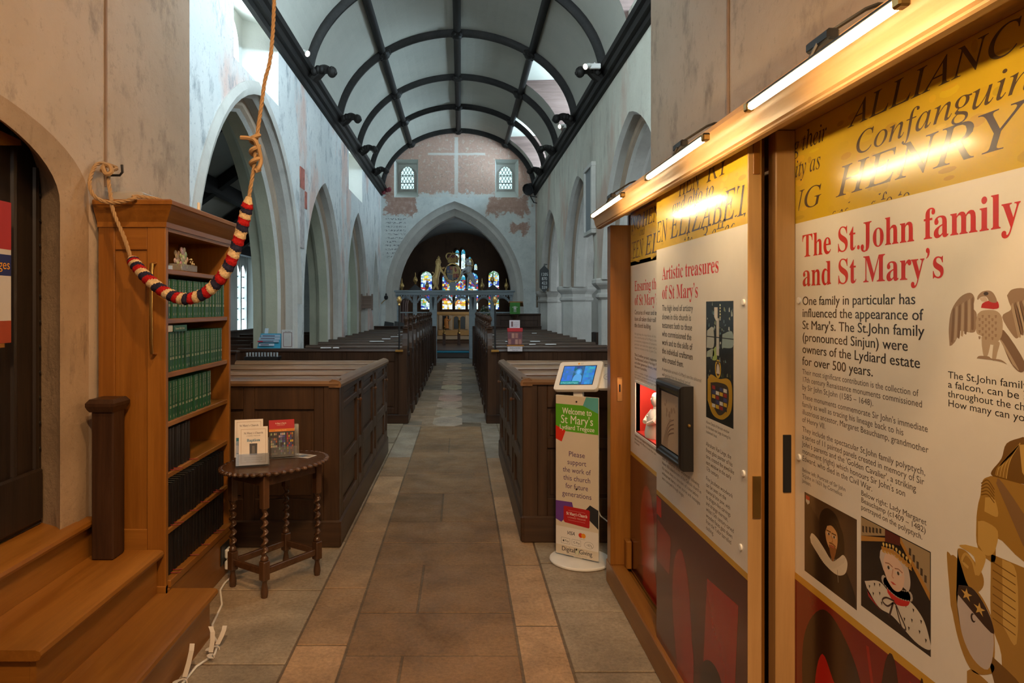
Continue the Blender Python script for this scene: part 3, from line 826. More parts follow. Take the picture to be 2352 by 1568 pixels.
MB().box((-1.31, 3.145, 0), (-1.1605, 3.165, .182)).build('riser', M_oak['X'], sp)
MB().box((-1.385, 2.24, .216), (-1.365, 3.13, .376)).build('riser', M_oak['Y'], sp)
MB().box((-1.645, 2.24, .216), (-1.3855, 2.26, .376)).build('riser', M_oak['X'], sp)
MB().box((-1.645, 1.22, .411), (-1.625, 3.085, .545)).box((-1.645, 1.22, .0), (-1.625, 2.214, .411)).build('riser', M_oak['Y'], sp)
struct('trim_13', MB().box((-1.80, 1.40, .54), (-1.6455, 3.0, .578)), M_oak['Y'])
# dark post standing on the second tread
po = thing('timber_post', (-1.56, 3.06, .41), 'dark old oak post with a moulded top standing on the second step', 'post')
MB().box((-1.592, 3.0, .411), (-1.497, 3.105, 1.06), .006).build('shaft', M_dark['Z'], po)
m = MB(); m.loft([[(x, y, z) for x, y in ((-1.545-a, 3.052-b), (-1.545+a, 3.052-b), (-1.545+a, 3.052+b), (-1.545-a, 3.052+b))] for a, b, z in ((.05, .061, 1.05), (.056, .068, 1.06), (.062, .074, 1.075), (.062, .074, 1.088), (.05, .06, 1.105))])
m.build('moulded_cap', M_dark['Z'], po)

# ================================================================== BOOKCASE
BX0, BX1, BY0, BY1 = -1.635, -1.33, 3.14, 4.03
bc = thing('bookcase', (-1.48, 3.58, 0), 'tall golden oak bookcase of hymn books beside the steps', 'bookcase')
MB().box((BX0, BY0+.012, .2), (BX1-.02, BY0+.03, 1.87)).build('side_panel', M_oak['Z'], bc)
for (xa, xb) in ((BX0, BX0+.075), (BX1-.085, BX1)): MB().box((xa, BY0, .2), (xb, BY0+.032, 1.87), .004).build('stile', M_oak['Z'], bc)
for (za, zb) in ((.2, .50), (1.76, 1.87)): MB().box((BX0+.075, BY0+.002, za), (BX1-.085, BY0+.03, zb), .003).build('side_rail', M_oak['X'], bc)
MB().box((BX0, BY1-.03, .0), (BX1, BY1, 1.87), .003).build('side_panel', M_oak['Z'], bc)
MB().box((BX0, BY0+.03, 0), (BX0+.015, BY1-.03, 1.87)).build('back_panel', M_oak['Z'], bc)
for y in (3.45, 3.74): MB().box((BX0+.015, y-.01, .26), (BX0+.03, y+.01, 1.87)).build('back_batten', M_dark['Z'], bc)
SH = [1.666, 1.438, 1.19, .964, .73, .474]
for z in SH: MB().box((BX0+.012, BY0+.03, z-.013), (BX1-.008, BY1-.03, z+.011), .003).build('shelf', M_oak['Y'], bc)
MB().box((BX0+.01, BY0+.025, .225), (BX1+.012, BY1-.0, .262), .004).build('shelf', M_oak['Y'], bc)
MB().box((BX1-.035, BY0+.02, 0), (BX1+.008, BY1+.01, .226), .003).build('plinth', M_oak['Y'], bc)
MB().box((BX1-.02, BY1-.022, .225), (BX1+.012, BY1+.012, .30), .004).build('plinth_block', M_oak['Z'], bc)
MB().box((BX1-.035, BY0+.03, 1.845), (BX1, BY1-.03, 1.87)).build('top_rail', M_oak['Y'], bc)
m = MB()
m.loft([[(BX0-.0, BY0-a, z), (BX1+a, BY0-a, z), (BX1+a, BY1+a, z), (BX0-.0, BY1+a, z)] for a, z in ((.0, 1.862), (.006, 1.862), (.008, 1.885), (.02, 1.905), (.036, 1.935), (.044, 1.955), (.05, 1.958), (.05, 1.975), (.04, 1.982))])
m.build('cornice', M_oak['Y'], bc)
hp = MB(); hp.smooth = True
hx = BX1-.047
hp.tube([(hx, BY0, 1.29), (hx, BY0-.035, 1.295), (hx, BY0-.042, 1.34), (hx, BY0-.045, 1.5), (hx, BY0-.042, 1.66), (hx, BY0-.035, 1.695), (hx, BY0, 1.70)], .009, 8, flat=.6)
hp.build('handle', M_brass, bc)
m = MB(); m.box((BX1-.085, BY0-.004, .2), (BX1+.0, BY0+.03, .245), .004); m.build('foot', M_oak['X'], bc)
# books
GREEN = attr_mat('cloth_green', rough=.42, spec=.45, vary=.15, vscale=20)
BLACK = attr_mat('cloth_black', rough=.45, spec=.4, vary=.2, vscale=20)
def make_book(name, col, h, t, d, label, group, ink, ribbon=None, lines=True):
    b = thing(name, (BX1-.02, 3.2, 1.0), label, 'book', group)
    x1 = BX1-.02; y0, y1 = 3.2-t/2+.0006, 3.2+t/2-.0006; z0 = 1.0
    m = MB(); m.col = col
    m.box((x1-d, y0, z0), (x1-.004, y0+.003, z0+h)); m.box((x1-d, y1-.003, z0), (x1-.004, y1, z0+h))
    rr = [[(x1-.006, y0, z), (x1-.0015, y0+t*.12, z), (x1, y0+t*.35, z), (x1, y1-t*.35, z), (x1-.0015, y1-t*.12, z), (x1-.006, y1, z)] for z in (z0, z0+h)]
    m.loft(rr)
    p = MB(); p.col = (.6, .56, .48); p.box((x1-d+.004, y0+.003, z0+.003), (x1-.006, y1-.003, z0+h-.004)); p.build('page_block', M_leaf, b)
    if ink and lines:
        L = m; fr = lambda u, v, w: (x1+w, 3.2+u, z0+v)
        ver = lambda u, v, w: (x1+w, 3.2-v, z0+u)
        cc = (.55, .52, .36)
        text(L, 'Hymns Old & New', .075, -.004, .009, cc, width=.10, frame=ver, serif=True)
        for v in (.062, .056): 
            L.add([fr(-t*.28, v, .0012), fr(t*.28, v, .0012), fr(t*.28, v+.0035, .0012), fr(-t*.28, v+.0035, .0012)], [(0, 1, 2, 3)], cc)
        L.add([fr(-.002, .012, .0012), fr(.003, .014, .0012), fr(.001, .026, .0012), fr(-.003, .022, .0012)], [(0, 1, 2, 3)], cc)
    m.build('cover', GREEN if ink else BLACK, b)
    if ribbon:
        q = MB(); q.tube([(x1-.004, 3.2, z0+.006), (x1+.012, 3.2, z0+.005), (x1+.03, 3.204, z0+.005), (x1+.042, 3.21, z0+.004)], .0022, 5, col=ribbon); q.build('ribbon_marker', M_leaf, b)
    return b
gb = make_book('hymn_book', (.010, .075, .032), .183, .0362, .13, 'green hymn book', 'green', 1)
bb = make_book('black_book', (.007, .006, .007), .195, .037, .14, 'black book', 'black', 0, (.18, .006, .01))
bb2 = make_book('black_book', (.007, .006, .007), .195, .037, .14, 'black book', 'black', 0, None)
used = {}
def shelf_row(proto, z, y, n, pitch, label, group):
    for i in range(n):
        pr = proto if not isinstance(proto, list) else proto[0 if i % 5 in (1, 2) and i % 3 else 1]
        off = (pr.location.x, y+pitch*(i+.5)-3.2, z-1.0)
        loc = (BX1-.02+rnd.uniform(-.004, .004), y+pitch*(i+.5), z+.0006)
        lab = label if not callable(label) else label(i, n)
        k = id(pr)
        if k not in used:
            used[k] = 1; pending.append((pr, loc, lab, group))
        else: dup(pr, loc, lab, group)
pending = []
nth = ['first', 'second', 'third', 'fourth', 'fifth', 'sixth', 'seventh', 'eighth', 'ninth', 'tenth', 'eleventh', 'twelfth', 'thirteenth', 'fourteenth', 'fifteenth', 'sixteenth', 'seventeenth', 'eighteenth', 'nineteenth', 'twentieth', 'twenty-first', 'twenty-second']
shelf_row(gb, SH[1]+.011, 3.178, 21, .0378, lambda i, n: f'green hymn book, {nth[i]} from the left on the shelf below the roses', 'green hymn books on the upper shelf')
shelf_row(gb, SH[2]+.011, 3.178, 20, .0385, lambda i, n: f'green hymn book, {nth[i]} from the left under the books lying flat', 'green hymn books on the middle shelf')
shelf_row(gb, SH[3]+.011, 3.178, 16, .0378, lambda i, n: f'green hymn book, {nth[i]} from the left on the lowest green shelf', 'green hymn books on the third shelf')
shelf_row([bb, bb2], SH[4]+.011, 3.178, 8, .038, lambda i, n: f'black book, {nth[i]} from the left on the half-empty shelf', 'black books on the half-empty shelf')
shelf_row([bb, bb2], SH[5]+.011, 3.178, 21, .0385, lambda i, n: f'black book, {nth[i]} from the left on the second lowest shelf', 'black books on the second lowest shelf')
shelf_row([bb, bb2], .263, 3.178, 21, .0385, lambda i, n: f'black book, {nth[i]} from the left on the bottom shelf', 'black books on the bottom shelf')
for pr, loc, lab, group in pending:
    pr.location = loc; pr['label'] = lab; pr['group'] = group
# books lying on the middle row
lb = thing('hymn_book', (BX1-.06, 3.33, 1.384), 'green hymn book lying flat on the upright books', 'book')
m = MB(); m.col = (.010, .075, .032); m.box((-1.47, 3.262, 1.3865), (-1.345, 3.42, 1.3895)); m.box((-1.47, 3.262, 1.413), (-1.345, 3.42, 1.416)); m.box((-1.348, 3.262, 1.3865), (-1.344, 3.42, 1.416)); text(m, 'Hymns Old & New', 3.28, 1.396, .010, (.55, .52, .36), width=.11, serif=True, frame=lambda u, v, w: (-1.344+w, u, v)); m.build('cover', GREEN, lb)
m = MB(); m.col = (.62, .58, .5); m.box((-1.468, 3.265, 1.3895), (-1.348, 3.417, 1.413)); m.build('page_block', M_leaf, lb)
lb2 = MB(); lb2.col = (.68, .65, .58); lb2.box((-1.47, 3.178, 1.3865), (-1.345, 3.256, 1.418), .002)
tag(lb2.build('page_stack', M_leaf), 'small cream stack of papers lying left of the flat green book', 'papers')
# flower on a clear box in the top bay
fl = thing('rose_ornament', (-1.40, 3.44, 1.68), 'pale grey paper roses on a clear box on the top shelf', 'ornament')
bxm = flat('clear_plastic', (.75, .72, .68), .1, trans=.75, vary=0)
MB().box((-1.44, 3.36, 1.678), (-1.345, 3.56, 1.712), .003).build('clear_box', bxm, fl)
m = MB(); m.smooth = True; r9 = random.Random(4); cpt = (.42, .38, .34)
for (cx, cy, cz, R) in ((-1.385, 3.41, 1.742, .032), (-1.375, 3.465, 1.745, .030), (-1.37, 3.44, 1.765, .026), (-1.37, 3.44, 1.728, .026)):
    for i in range(16):
        a = i*2.4; rr = R*(.25+.75*i/16); q = .6+.4*i/16
        c0 = Vector((cx+rr*.5*math.sin(a*1.3), cy+rr*math.cos(a), cz+rr*math.sin(a)))
        m.ball(c0, (.006, .011*q+.004, .011*q+.004), 7, 4, tuple(v*r9.uniform(.6, 1.15) for v in cpt))
for i in range(14): m.ball((-1.35+r9.uniform(-.01, .01), 3.47+r9.uniform(0, .06), 1.715+r9.uniform(0, .03)), .0035, 5, 4, (.6, .5, .3))
m.build('paper_roses', attr_mat('paper_rose', rough=.8, vary=.3, vscale=60), fl)
# socket, plug and flex
sk = thing('socket_outlet', (BX1+.008, 3.90, .14), 'black double socket on the bookcase plinth', 'socket')
m = MB(); m.box((BX1+.0085, 3.83, .075), (BX1+.0145, 3.965, .185), .002); m.build('plate', M_iron, sk)
pg = thing('plug', (BX1+.03, 3.90, .14), 'white mains plug with flex in the black socket', 'plug')
MB().box((BX1+.015, 3.875, .10), (BX1+.045, 3.93, .155), .008).build('plug_body', M_wht, pg)
MB().box((BX1+.02, 3.862, .045), (BX1+.046, 3.912, .094), .006).build('adaptor', M_wht, pg)
fx = MB(); fx.smooth = True
fx.tube([(BX1+.034, 3.89, .06), (BX1+.05, 3.90, .03), (BX1+.06, 3.86, .008), (BX1+.05, 3.78, .006), (BX1+.06, 3.68, .006), (-1.2, 3.5, .006), (-1.17, 3.28, .006), (-1.125, 3.17, .006), (-1.08, 3.10, .006), (-1.06, 3.0, .006), (-1.10, 2.9, .006), (-1.115, 2.6, .006), (-1.12, 2.2, .006)], .0055, 7)
tag(fx.build('flex', M_wht), 'white flex trailing across the floor from the bookcase past the lowest step', 'cable')
tpm = flat('white_cloth_tape', (.66, .60, .54), .8)
for (x, y, dz, yaw) in ((-1.07, 3.05, .06, .3), (-1.068, 2.98, .09, -.4), (-1.106, 2.78, .11, .2)):
    tp = MB(); p0 = Vector((x, y, .0215)); d = Vector((math.sin(yaw), math.cos(yaw), 0))
    for s_, hh in ((1, dz), (-1, dz*.35)):
        pts = [p0+d*s_*(.008+.05*t) + Vector((.01*s_*math.sin(3*t), 0, hh*math.sin(t*1.6)*(1 if s_ > 0 else .15))) for t in (0, .3, .6, 1)]
        w2 = .010; tp.loft([[tuple(p+Vector((w2, 0, 0))), tuple(p-Vector((w2, 0, 0))), tuple(p-Vector((w2, 0, -.001))), tuple(p+Vector((w2, 0, .001)))] for p in pts])
    tp.tube([(x-.014, y, .003), (x-.013, y, .012), (x-.007, y, .018), (x+.007, y, .018), (x+.013, y, .012), (x+.014, y, .003)], .003, 6)
    tag(tp.build('cloth_tie', tpm), 'white cloth tie knotted round the floor flex, '+('nearest the bookcase' if y > 3.02 else 'middle one' if y > 2.9 else 'nearest the camera'), 'tie', 'cloth ties on the floor flex')
# things on top of the bookcase
MB
pb = MB(); pb.box((-1.62, 3.22, 1.982), (-1.47, 3.46, 2.035), .006)
tag(pb.build('plastic_tub', flat('clear_tub', (.8, .78, .74), .15, trans=.6, vary=0)), 'clear plastic tub lying on top of the bookcase', 'tub')
cdl = MB(); cdl.smooth = True; cdl.lathe([(.006, 1.982), (.0075, 1.984), (.0075, 2.03), (.006, 2.034), (.001, 2.036)], (-1.335, 3.55, 0), 10)
tag(cdl.build('candle', flat('candle_wax', (.72, .66, .55), .5)), 'short cream candle standing on the bookcase cornice', 'candle')

# ================================================================== BELL ROPE with sally
br = thing('bell_rope', (-.93, 3.02, 2.0), 'bell rope with a red, navy and cream striped sally looped to a wall hook', 'rope')
def spline(pts, n=12):
    out = []; Q = [Vector(p) for p in pts]; Q = [Q[0]*2-Q[1]]+Q+[Q[-1]*2-Q[-2]]
    for i in range(1, len(Q)-2):
        for k in range(n):
            t = k/n; a, b, c, d = Q[i-1], Q[i], Q[i+1], Q[i+2]
            out.append(.5*((2*b)+(c-a)*t+(2*a-5*b+4*c-d)*t*t+(3*b-a-3*c+d)*t**3))
    out.append(Q[-2]); return out
def rope(mb, pts, r, col, turns=90):
    pts = [Vector(p) for p in pts]
    L = sum((b-a).length for a, b in zip(pts, pts[1:])); n = max(8, int(L/.006))
    acc = [0]
    for a, b in zip(pts, pts[1:]): acc.append(acc[-1]+(b-a).length)
    def at(s):
        for i in range(len(pts)-1):
            if acc[i+1] >= s: return pts[i].lerp(pts[i+1], (s-acc[i])/max(1e-9, acc[i+1]-acc[i]))
        return pts[-1]
    for k in range(3):
        path = []
        for i in range(n+1):
            s = L*i/n; p = at(s); q = at(min(L, s+.004)); t = (q-p) if (q-p).length > 1e-6 else (p-at(s-.004))
            t.normalize(); a = t.cross(Vector((.3, .9, .2))).normalized(); b = t.cross(a)
            ph = s*turns+2*PI*k/3
            path.append(p+a*math.cos(ph)*r*.52+b*math.sin(ph)*r*.52)
        mb.tube(path, r*.58, 5, col=col)
hc = (.50, .34, .18); hg = (.42, .33, .22)
Yr = 3.02
S0, S1 = P(572, 452, Yr), P(300, 590, Yr+.03)
m = MB(); m.smooth = True
top = spline([P(640, -900, Yr), P(630, 0, Yr), P(606, 200, Yr), P(588, 330, Yr), P(585, 372, Yr), S0], 6)
rope(m, top, .0082, hc)
m.build('rope_upper', M_rope, br)
# knot
m = MB(); m.smooth = True
k0 = Vector(P(586, 350, Yr))
kn = []
for i in range(60):
    t = i/59; a = t*2*PI*3.2
    kn.append(k0+Vector((.018*math.cos(a), -.018*math.sin(a), .075-.16*t)))
m.tube(kn, .0095, 6, col=hc)
m.tube(spline([k0+Vector((-.06, -.01, .062)), k0+Vector((-.02, -.012, .058)), k0+Vector((.01, -.02, .04)), k0+Vector((.025, 0, -.03)), k0+Vector((.018, -.015, -.075)), k0+Vector((.0, 0, -.08))], 5), .0095, 6, col=hc)
m.build('knot', M_rope, br)
sal = spline([S0, P(562, 500, Yr), P(545, 560, Yr-.01), P(520, 620, Yr-.02), P(478, 668, Yr-.02), P(430, 686, Yr-.02), P(385, 674, Yr-.01), P(340, 640, Yr), P(312, 608, Yr+.02), S1], 36)
RC, BC_, CC = (.34, .012, .014), (.022, .022, .05), (.56, .42, .25)
def stripe(i, j):
    u = i/(len(sal)-1)*12.5+.17*math.cos(2*PI*(j+.5)/16+.6)
    k = int(u*3) % 3
    return (CC, RC, BC_)[k]
m = MB(); m.smooth = True
def srad(t):
    b = .026
    if t < .05: b = .012+.014*t/.05
    if t > .95: b = .012+.014*(1-t)/.05
    return b*(1+.05*math.sin(t*236))
m.tube(sal, srad, 16, cols=stripe)
m.build('sally', attr_mat('sally_wool', rough=.95, spec=.1, vary=.35, vscale=90, bmp=.8), br)
m = MB(); m.smooth = True
HK = (LX+.02, 3.27, 2.14)
tail = spline([S1, P(285, 545, 3.05), P(262, 490, 3.06), P(255, 455, 3.07), P(250, 400, 3.12), (LX+.045, 3.25, 2.15), P(228, 375, 3.12), P(212, 395, 3.06), P(206, 425, 3.02), P(216, 450, 3.02), P(240, 463, 3.05), P(275, 464, 3.06), P(310, 455, 3.07), (BX0+.17, 3.13, 1.999), (BX0+.25, 3.2, 1.995), (BX0+.22, 3.5, 1.995)], 8)
rope(m, tail, .0085, hg)
m.tube(spline([P(236, 385, 3.10), P(244, 400, 3.08), P(256, 395, 3.09), P(252, 382, 3.11), P(240, 380, 3.13), P(234, 392, 3.10)], 5), .010, 6, col=hg)
m.build('rope_tail', M_rope, br)
hk = MB(); hk.smooth = True; hk.tube([(LX-.02, 3.27, 2.12), (LX+.05, 3.27, 2.12), (LX+.062, 3.27, 2.135), (LX+.06, 3.27, 2.17)], .006, 6)
tag(hk.build('wall_hook', M_iron), 'black iron hook in the left wall holding the rope', 'hook')
# conduits up the near walls
for (a, nm, lab) in (((LX+.006, 3.23), 'conduit', 'thin brown conduit running up the left wall above the rope'), ((RX-.006, 3.06), 'conduit', 'thin brown conduit running up the wall above the display cabinet')):
    m = MB(); m.smooth = True; m.tube([(a[0], a[1], 2.06), (a[0], a[1], 4.99)], .0065, 6)
    tag(m.build(nm, flat('conduit_paint', (.26, .19, .15), .7)), lab, 'conduit')

# ================================================================== SIDE TABLE with barley-twist legs
TC = Vector((-1.016, 3.83, 0)); TA = math.radians(55.5)
TT = Matrix.Translation(TC) @ Matrix.Rotation(TA, 4, 'Z')
tb = thing('side_table', tuple(TC), 'small oval dark oak side table with barley-twist legs', 'table')
M_tab = {a: wood('oak_table_'+a, (.045, .020, .010), (.115, .054, .025), a, rough=.25, spec=.6) for a in 'XYZ'}
A_, B_ = .315, .225
m = MB(TT); m.smooth = True
m.loft([[(a*math.cos(2*PI*j/64), b*math.sin(2*PI*j/64), z) for j in range(64)] for a, b, z in ((A_-.05, B_-.05, .634), (A_-.012, B_-.012, .636), (A_-.004, B_-.004, .645), (A_-.006, B_-.006, .655), (A_-.02, B_-.02, .657))])
m.build('tabletop', M_tab['X'], tb)
m = MB(TT); m.smooth = True; n = 46
for j in range(n):
    a = 2*PI*(j+.5)/n
    m.ball((A_*math.cos(a), B_*math.sin(a), .646), (.017, .017, .012), 8, 6)
m.build('carved_edge', M_tab['Y'], tb)
hx_, hy_ = .185, .128
for (x, y) in ((-hx_, -hy_), (hx_, -hy_), (hx_, hy_), (-hx_, hy_)):
    m = MB(TT); m.smooth = True
    m.box((x-.019, y-.019, .46), (x+.019, y+.019, .632), .003)
    rings = []; nn = 90
    for i in range(nn+1):
        t = i/nn; z = .205+.255*t; ph = t*2*PI*5.5; e = .0075*min(1, t*8, (1-t)*8)
        R = .0135
        rings.append([(x+e*math.cos(ph)+R*math.cos(2*PI*k/10), y+e*math.sin(ph)+R*math.sin(2*PI*k/10), z) for k in range(10)])
    m.loft(rings)
    m.lathe([(.014, .465), (.02, .462), (.014, .452)], (x, y, 0), 12)
    m.box((x-.021, y-.021, .09), (x+.021, y+.021, .19), .004)
    m.lathe([(.013, .215), (.02, .205), (.021, .195), (.014, .188)], (x, y, 0), 12)
    m.lathe([(.019, .092), (.013, .08), (.013, .07), (.019, .04), (.02, .025), (.016, .0)], (x, y, 0), 12)
    m.build('leg', M_tab['Z'], tb)
for (a, b) in (((-hx_, -hy_), (hx_, -hy_)), ((-hx_, hy_), (hx_, hy_))):
    MB(TT).box((a[0]+.02, a[1]-.01, .115), (b[0]-.02, b[1]+.01, .15), .003).build('stretcher', M_tab['X'], tb)
    MB(TT).box((a[0]+.02, a[1]-.008, .575), (b[0]-.02, b[1]+.008, .632), .002).build('apron', M_tab['X'], tb)
for x in (-hx_, hx_):
    MB(TT).box((x-.01, -hy_+.02, .115), (x+.01, hy_-.02, .15), .003).build('stretcher', M_tab['Y'], tb)
    MB(TT).box((x-.008, -hy_+.02, .575), (x+.008, hy_-.02, .632), .002).build('apron', M_tab['Y'], tb)
# leaflets and holders on the table
M_acr = flat('acrylic', (.9, .92, .93), .08, trans=.92, vary=0)
ZT = .6585
def stand(x, y, yaw, tilt): return Matrix.Translation((x, y, ZT)) @ Matrix.Rotation(math.radians(yaw), 4, 'Z') @ Matrix.Rotation(math.radians(-tilt), 4, 'X')
L1 = Matrix.Translation((-1.105, 3.70, ZT)) @ Matrix.Rotation(math.radians(16), 4, 'Z'); tilt = Matrix.Rotation(math.radians(-14), 4, 'X')
hl = thing('leaflet_holder', (-1.105, 3.70, ZT), 'clear acrylic leaflet holder on the oval table, left one', 'holder')
m = MB(L1); m.box((-.088, -.012, 0), (.088, .13, .004)); m.build('base', M_acr, hl)
for yy in (0, .075):
    m = MB(L1 @ Matrix.Translation((0, yy, .004)) @ tilt); m.box((-.085, .0, 0), (.085, .003, .13)); m.box((-.085, -.022, 0), (.085, -.0195, .06)); m.build('pocket', M_acr, hl)
def church_leaflet(T, title, name, lab, w=.148, h=.20, d=.012, blue=(.02, .16, .30)):
    t = thing(name, tuple(T.translation), lab, 'leaflet')
    m = MB(T); m.col = (.68, .63, .60)
    m.box((-w/2, -d, .0), (w/2, 0, h)); fr = lambda u, v, q: (u, -d-q, v)
    m.col = (.33, .2, .12)
    for (a, b, c, e) in ((-.062, .012, .062, .0135), (-.062, .1865, .062, .188), (-.0635, .012, -.062, .188), (.062, .012, .0635, .188)): m.add([fr(a, b, .0006), fr(c, b, .0006), fr(c, e, .0006), fr(a, e, .0006)], [(0, 1, 2, 3)])
    text(m, "St Mary's Church", 0, .162, .0105, (.10, .08, .09), width=.098, serif=True, anchor='c', frame=fr, lift=.0006)
    text(m, 'LYDIARD TREGOZE', 0, .150, .005, (.10, .08, .09), width=.07, anchor='c', frame=fr, lift=.0006)
    text(m, title, 0, .122, .015, blue, width=.068 if title == 'Baptism' else .08, anchor='c', frame=fr, lift=.0006, bold=.006, serif=True)
    m.col = (.05, .05, .06); a = .019; m.add([fr(-a, .052, .0006), fr(a, .052, .0006), fr(a+.001, .112, .0006), fr(-a-.001, .112, .0006)], [(0, 1, 2, 3)])
    m.add([fr(-.008, .06, .0009), fr(.008, .06, .0009), fr(.006, .10, .0009), fr(-.007, .10, .0009)], [(0, 1, 2, 3)], (.13, .12, .12))
    for k in range(3): text(m, 'Information about having a child', 0, .036-.010*k, .005, (.15, .12, .12), width=.09-.02*(k == 2), anchor='c', frame=fr, lift=.0006)
    m.build('cover', M_leaf, t); return t
church_leaflet(L1 @ Matrix.Translation((.004, -.004, .006)) @ tilt, 'Baptism', 'church_leaflet', 'cream church leaflet headed Baptism at the front of the holder')
church_leaflet(L1 @ Matrix.Translation((-.02, .0775, .034)) @ tilt, 'Weddings', 'church_leaflet', 'cream church leaflet standing higher behind the front leaflet')
m = MB(L1 @ Matrix.Translation((-.075, .03, .005)) @ tilt); m.box((-.010, -.012, 0), (.012, .004, .14), col=(.02, .16, .24)); m.box((-.010, -.0125, .06), (.012, -.012, .10), col=(.6, .56, .55))
tag(m.build('narrow_leaflet', M_leaf), 'thin teal leaflet edge standing in the left of the holder', 'leaflet')
L2 = Matrix.Translation((-1.0, 3.905, ZT)) @ Matrix.Rotation(math.radians(20), 4, 'Z')
hl = thing('leaflet_holder', (-1.0, 3.905, ZT), 'clear acrylic holder behind the red guidebook, right one on the table', 'holder')
m = MB(L2); m.box((-.075, -.02, 0), (.09, .06, .004)); m.build('base', M_acr, hl)
m = MB(L2 @ tilt); m.box((-.06, .004, .004), (.095, .008, .185)); m.box((-.06, -.02, .004), (.08, -.017, .06)); m.build('pocket', M_acr, hl)
gk = thing('guidebook', (-1.0, 3.905, ZT), 'guidebook with a red head and stained glass cover in the right holder', 'guidebook')
m = MB(L2 @ Matrix.Translation((0, 0, .005)) @ tilt); fr = lambda u, v, q: (u, -.012-q, v)
m.box((-.07, -.012, 0), (.07, .0, .205), col=(.03, .025, .03))
m.add([fr(-.07, .155, .0005), fr(.07, .155, .0005), fr(.07, .205, .0005), fr(-.07, .205, .0005)], [(0, 1, 2, 3)], (.40, .012, .02))
m.add([fr(-.07, .140, .0005), fr(.07, .140, .0005), fr(.07, .155, .0005), fr(-.07, .155, .0005)], [(0, 1, 2, 3)], (.55, .17, .02))
text(m, "St Mary's Church", -.005, .182, .008, (.7, .6, .5), width=.06, serif=True, frame=fr, anchor='c', lift=.001)
text(m, 'LYDIARD TREGOZE', -.005, .174, .004, (.7, .5, .4), width=.045, frame=fr, anchor='c', lift=.001)
text(m, 'A Visitor Guide', -.005, .144, .006, (.8, .5, .2), width=.06, frame=fr, anchor='c', lift=.001)
r5 = random.Random(2)
for k, cx in enumerate((-.044, 0, .044)):
    pal = [[(.3, .12, .1), (.35, .3, .28), (.12, .12, .14)], [(.1, .2, .25), (.4, .42, .4), (.05, .06, .25)], [(.5, .3, .04), (.3, .04, .04), (.05, .05, .2)]][k]
    for i in range(9):
        for q in range(4):
            if r5.random() < .25: continue
            u0 = cx-.018+q*.009; v0 = .012+i*.0135
            m.add([fr(u0, v0, .0006), fr(u0+.008, v0+.001, .0006), fr(u0+.0075, v0+.0125, .0006), fr(u0+.001, v0+.012, .0006)], [(0, 1, 2, 3)], tuple(v*r5.uniform(.5, 1.3) for v in r5.choice(pal)))
m.build('cover', M_leaf, gk)
m = MB(Matrix.Translation((-.905, 3.95, ZT+.0005)) @ Matrix.Rotation(math.radians(-22), 4, 'Z'))
m.box((-.09, -.04, 0), (.075, .045, .0015), col=(.62, .6, .6))
for k in range(10):
    a = -.02+.009*k; m.add([(a, -.03, .0022), (a+.008, -.03, .0022), (a+.007, .035, .0022), (a+.001, .03, .0022)], [(0, 1, 2, 3)], r5.choice([(.1, .14, .2), (.3, .3, .3), (.35, .25, .15), (.05, .08, .12)]))
tag(m.build('postcard', M_leaf), 'picture leaflet lying flat on the right of the oval table', 'leaflet')
# ================================================================== DISPLAY CABINET with sliding printed panels
cab = thing('display_cabinet', (1.0, 2.4, 0), 'long oak display cabinet with printed sliding panels along the right wall', 'cabinet')
XP1, XP2, XP3 = .82, .903, .962                                    # planes of the three printed faces
M_panelred = None
def frame_at(xp, y0): return lambda u, v, w: (xp-w*.3-.0001, y0-u, v)
CREAM, RED, INK, GOLD, DRED, LINE = (.74, .69, .62), (.56, .035, .03), (.035, .030, .030), (.58, .375, .02), (.075, .006, .005), (.55, .30, .03)
def rectp(mb, fr, a, b, c, d, col, w=.0004): mb.add([fr(a, b, w), fr(c, b, w), fr(c, d, w), fr(a, d, w)], [(0, 1, 2, 3)], col)
def ellp(mb, fr, u, v, ru, rv, col, w=.0006, n=24, rot=0, a0=0, a1=2*PI):
    pts = []
    for j in range(n+1 if a1-a0 < 2*PI-.01 else n):
        a = a0+(a1-a0)*j/n; x, y = ru*math.cos(a), rv*math.sin(a)
        pts.append(fr(u+x*math.cos(rot)-y*math.sin(rot), v+x*math.sin(rot)+y*math.cos(rot), w))
    mb.poly(pts, col)
def pol(mb, fr, pts, col, w=.0006): mb.poly([fr(a, b, w) for a, b in pts], col)
def stroke(mb, fr, pts, width, col, w=.0009):
    for (a, b), (c, d) in zip(pts, pts[1:]):
        L = math.hypot(c-a, d-b) or 1; nx, ny = -(d-b)/L*width/2, (c-a)/L*width/2
        mb.add([fr(a+nx, b+ny, w), fr(a-nx, b-ny, w), fr(c-nx, d-ny, w), fr(c+nx, d+ny, w)], [(0, 1, 2, 3)], col)
def smooth_pts(pts, n=5): return [(p[0], p[1]) for p in spline([(a, b, 0) for a, b in pts], n)]
def golden(mb, fr, u0, u1, zb, zt, lines, seed):
    rectp(mb, fr, u0, zb, u1, zt, GOLD, .0002); r = random.Random(seed)
    for k in range(70):
        a, b = r.uniform(u0, u1-.03), r.uniform(zb, zt-.02); c = r.uniform(.8, 1.15)
        ellp(mb, fr, min(u1-.03, max(u0+.03, a)), min(zt-.015, max(zb+.015, b)), r.uniform(.008, .03), r.uniform(.004, .013), (GOLD[0]*c, GOLD[1]*c*r.uniform(.9, 1.05), GOLD[2]), .00025+k*2e-6, 9)
    ink = (.085, .055, .03)
    for (t, u, v, cap, width) in lines:
        text(mb, t, u, v, cap, ink, width=width, serif='i', frame=fr, lift=.0009, clip=lambda a, b: u0 < a < u1 and zb < b < zt)
ZB, ZG, ZT = .74, 1.74, 2.012
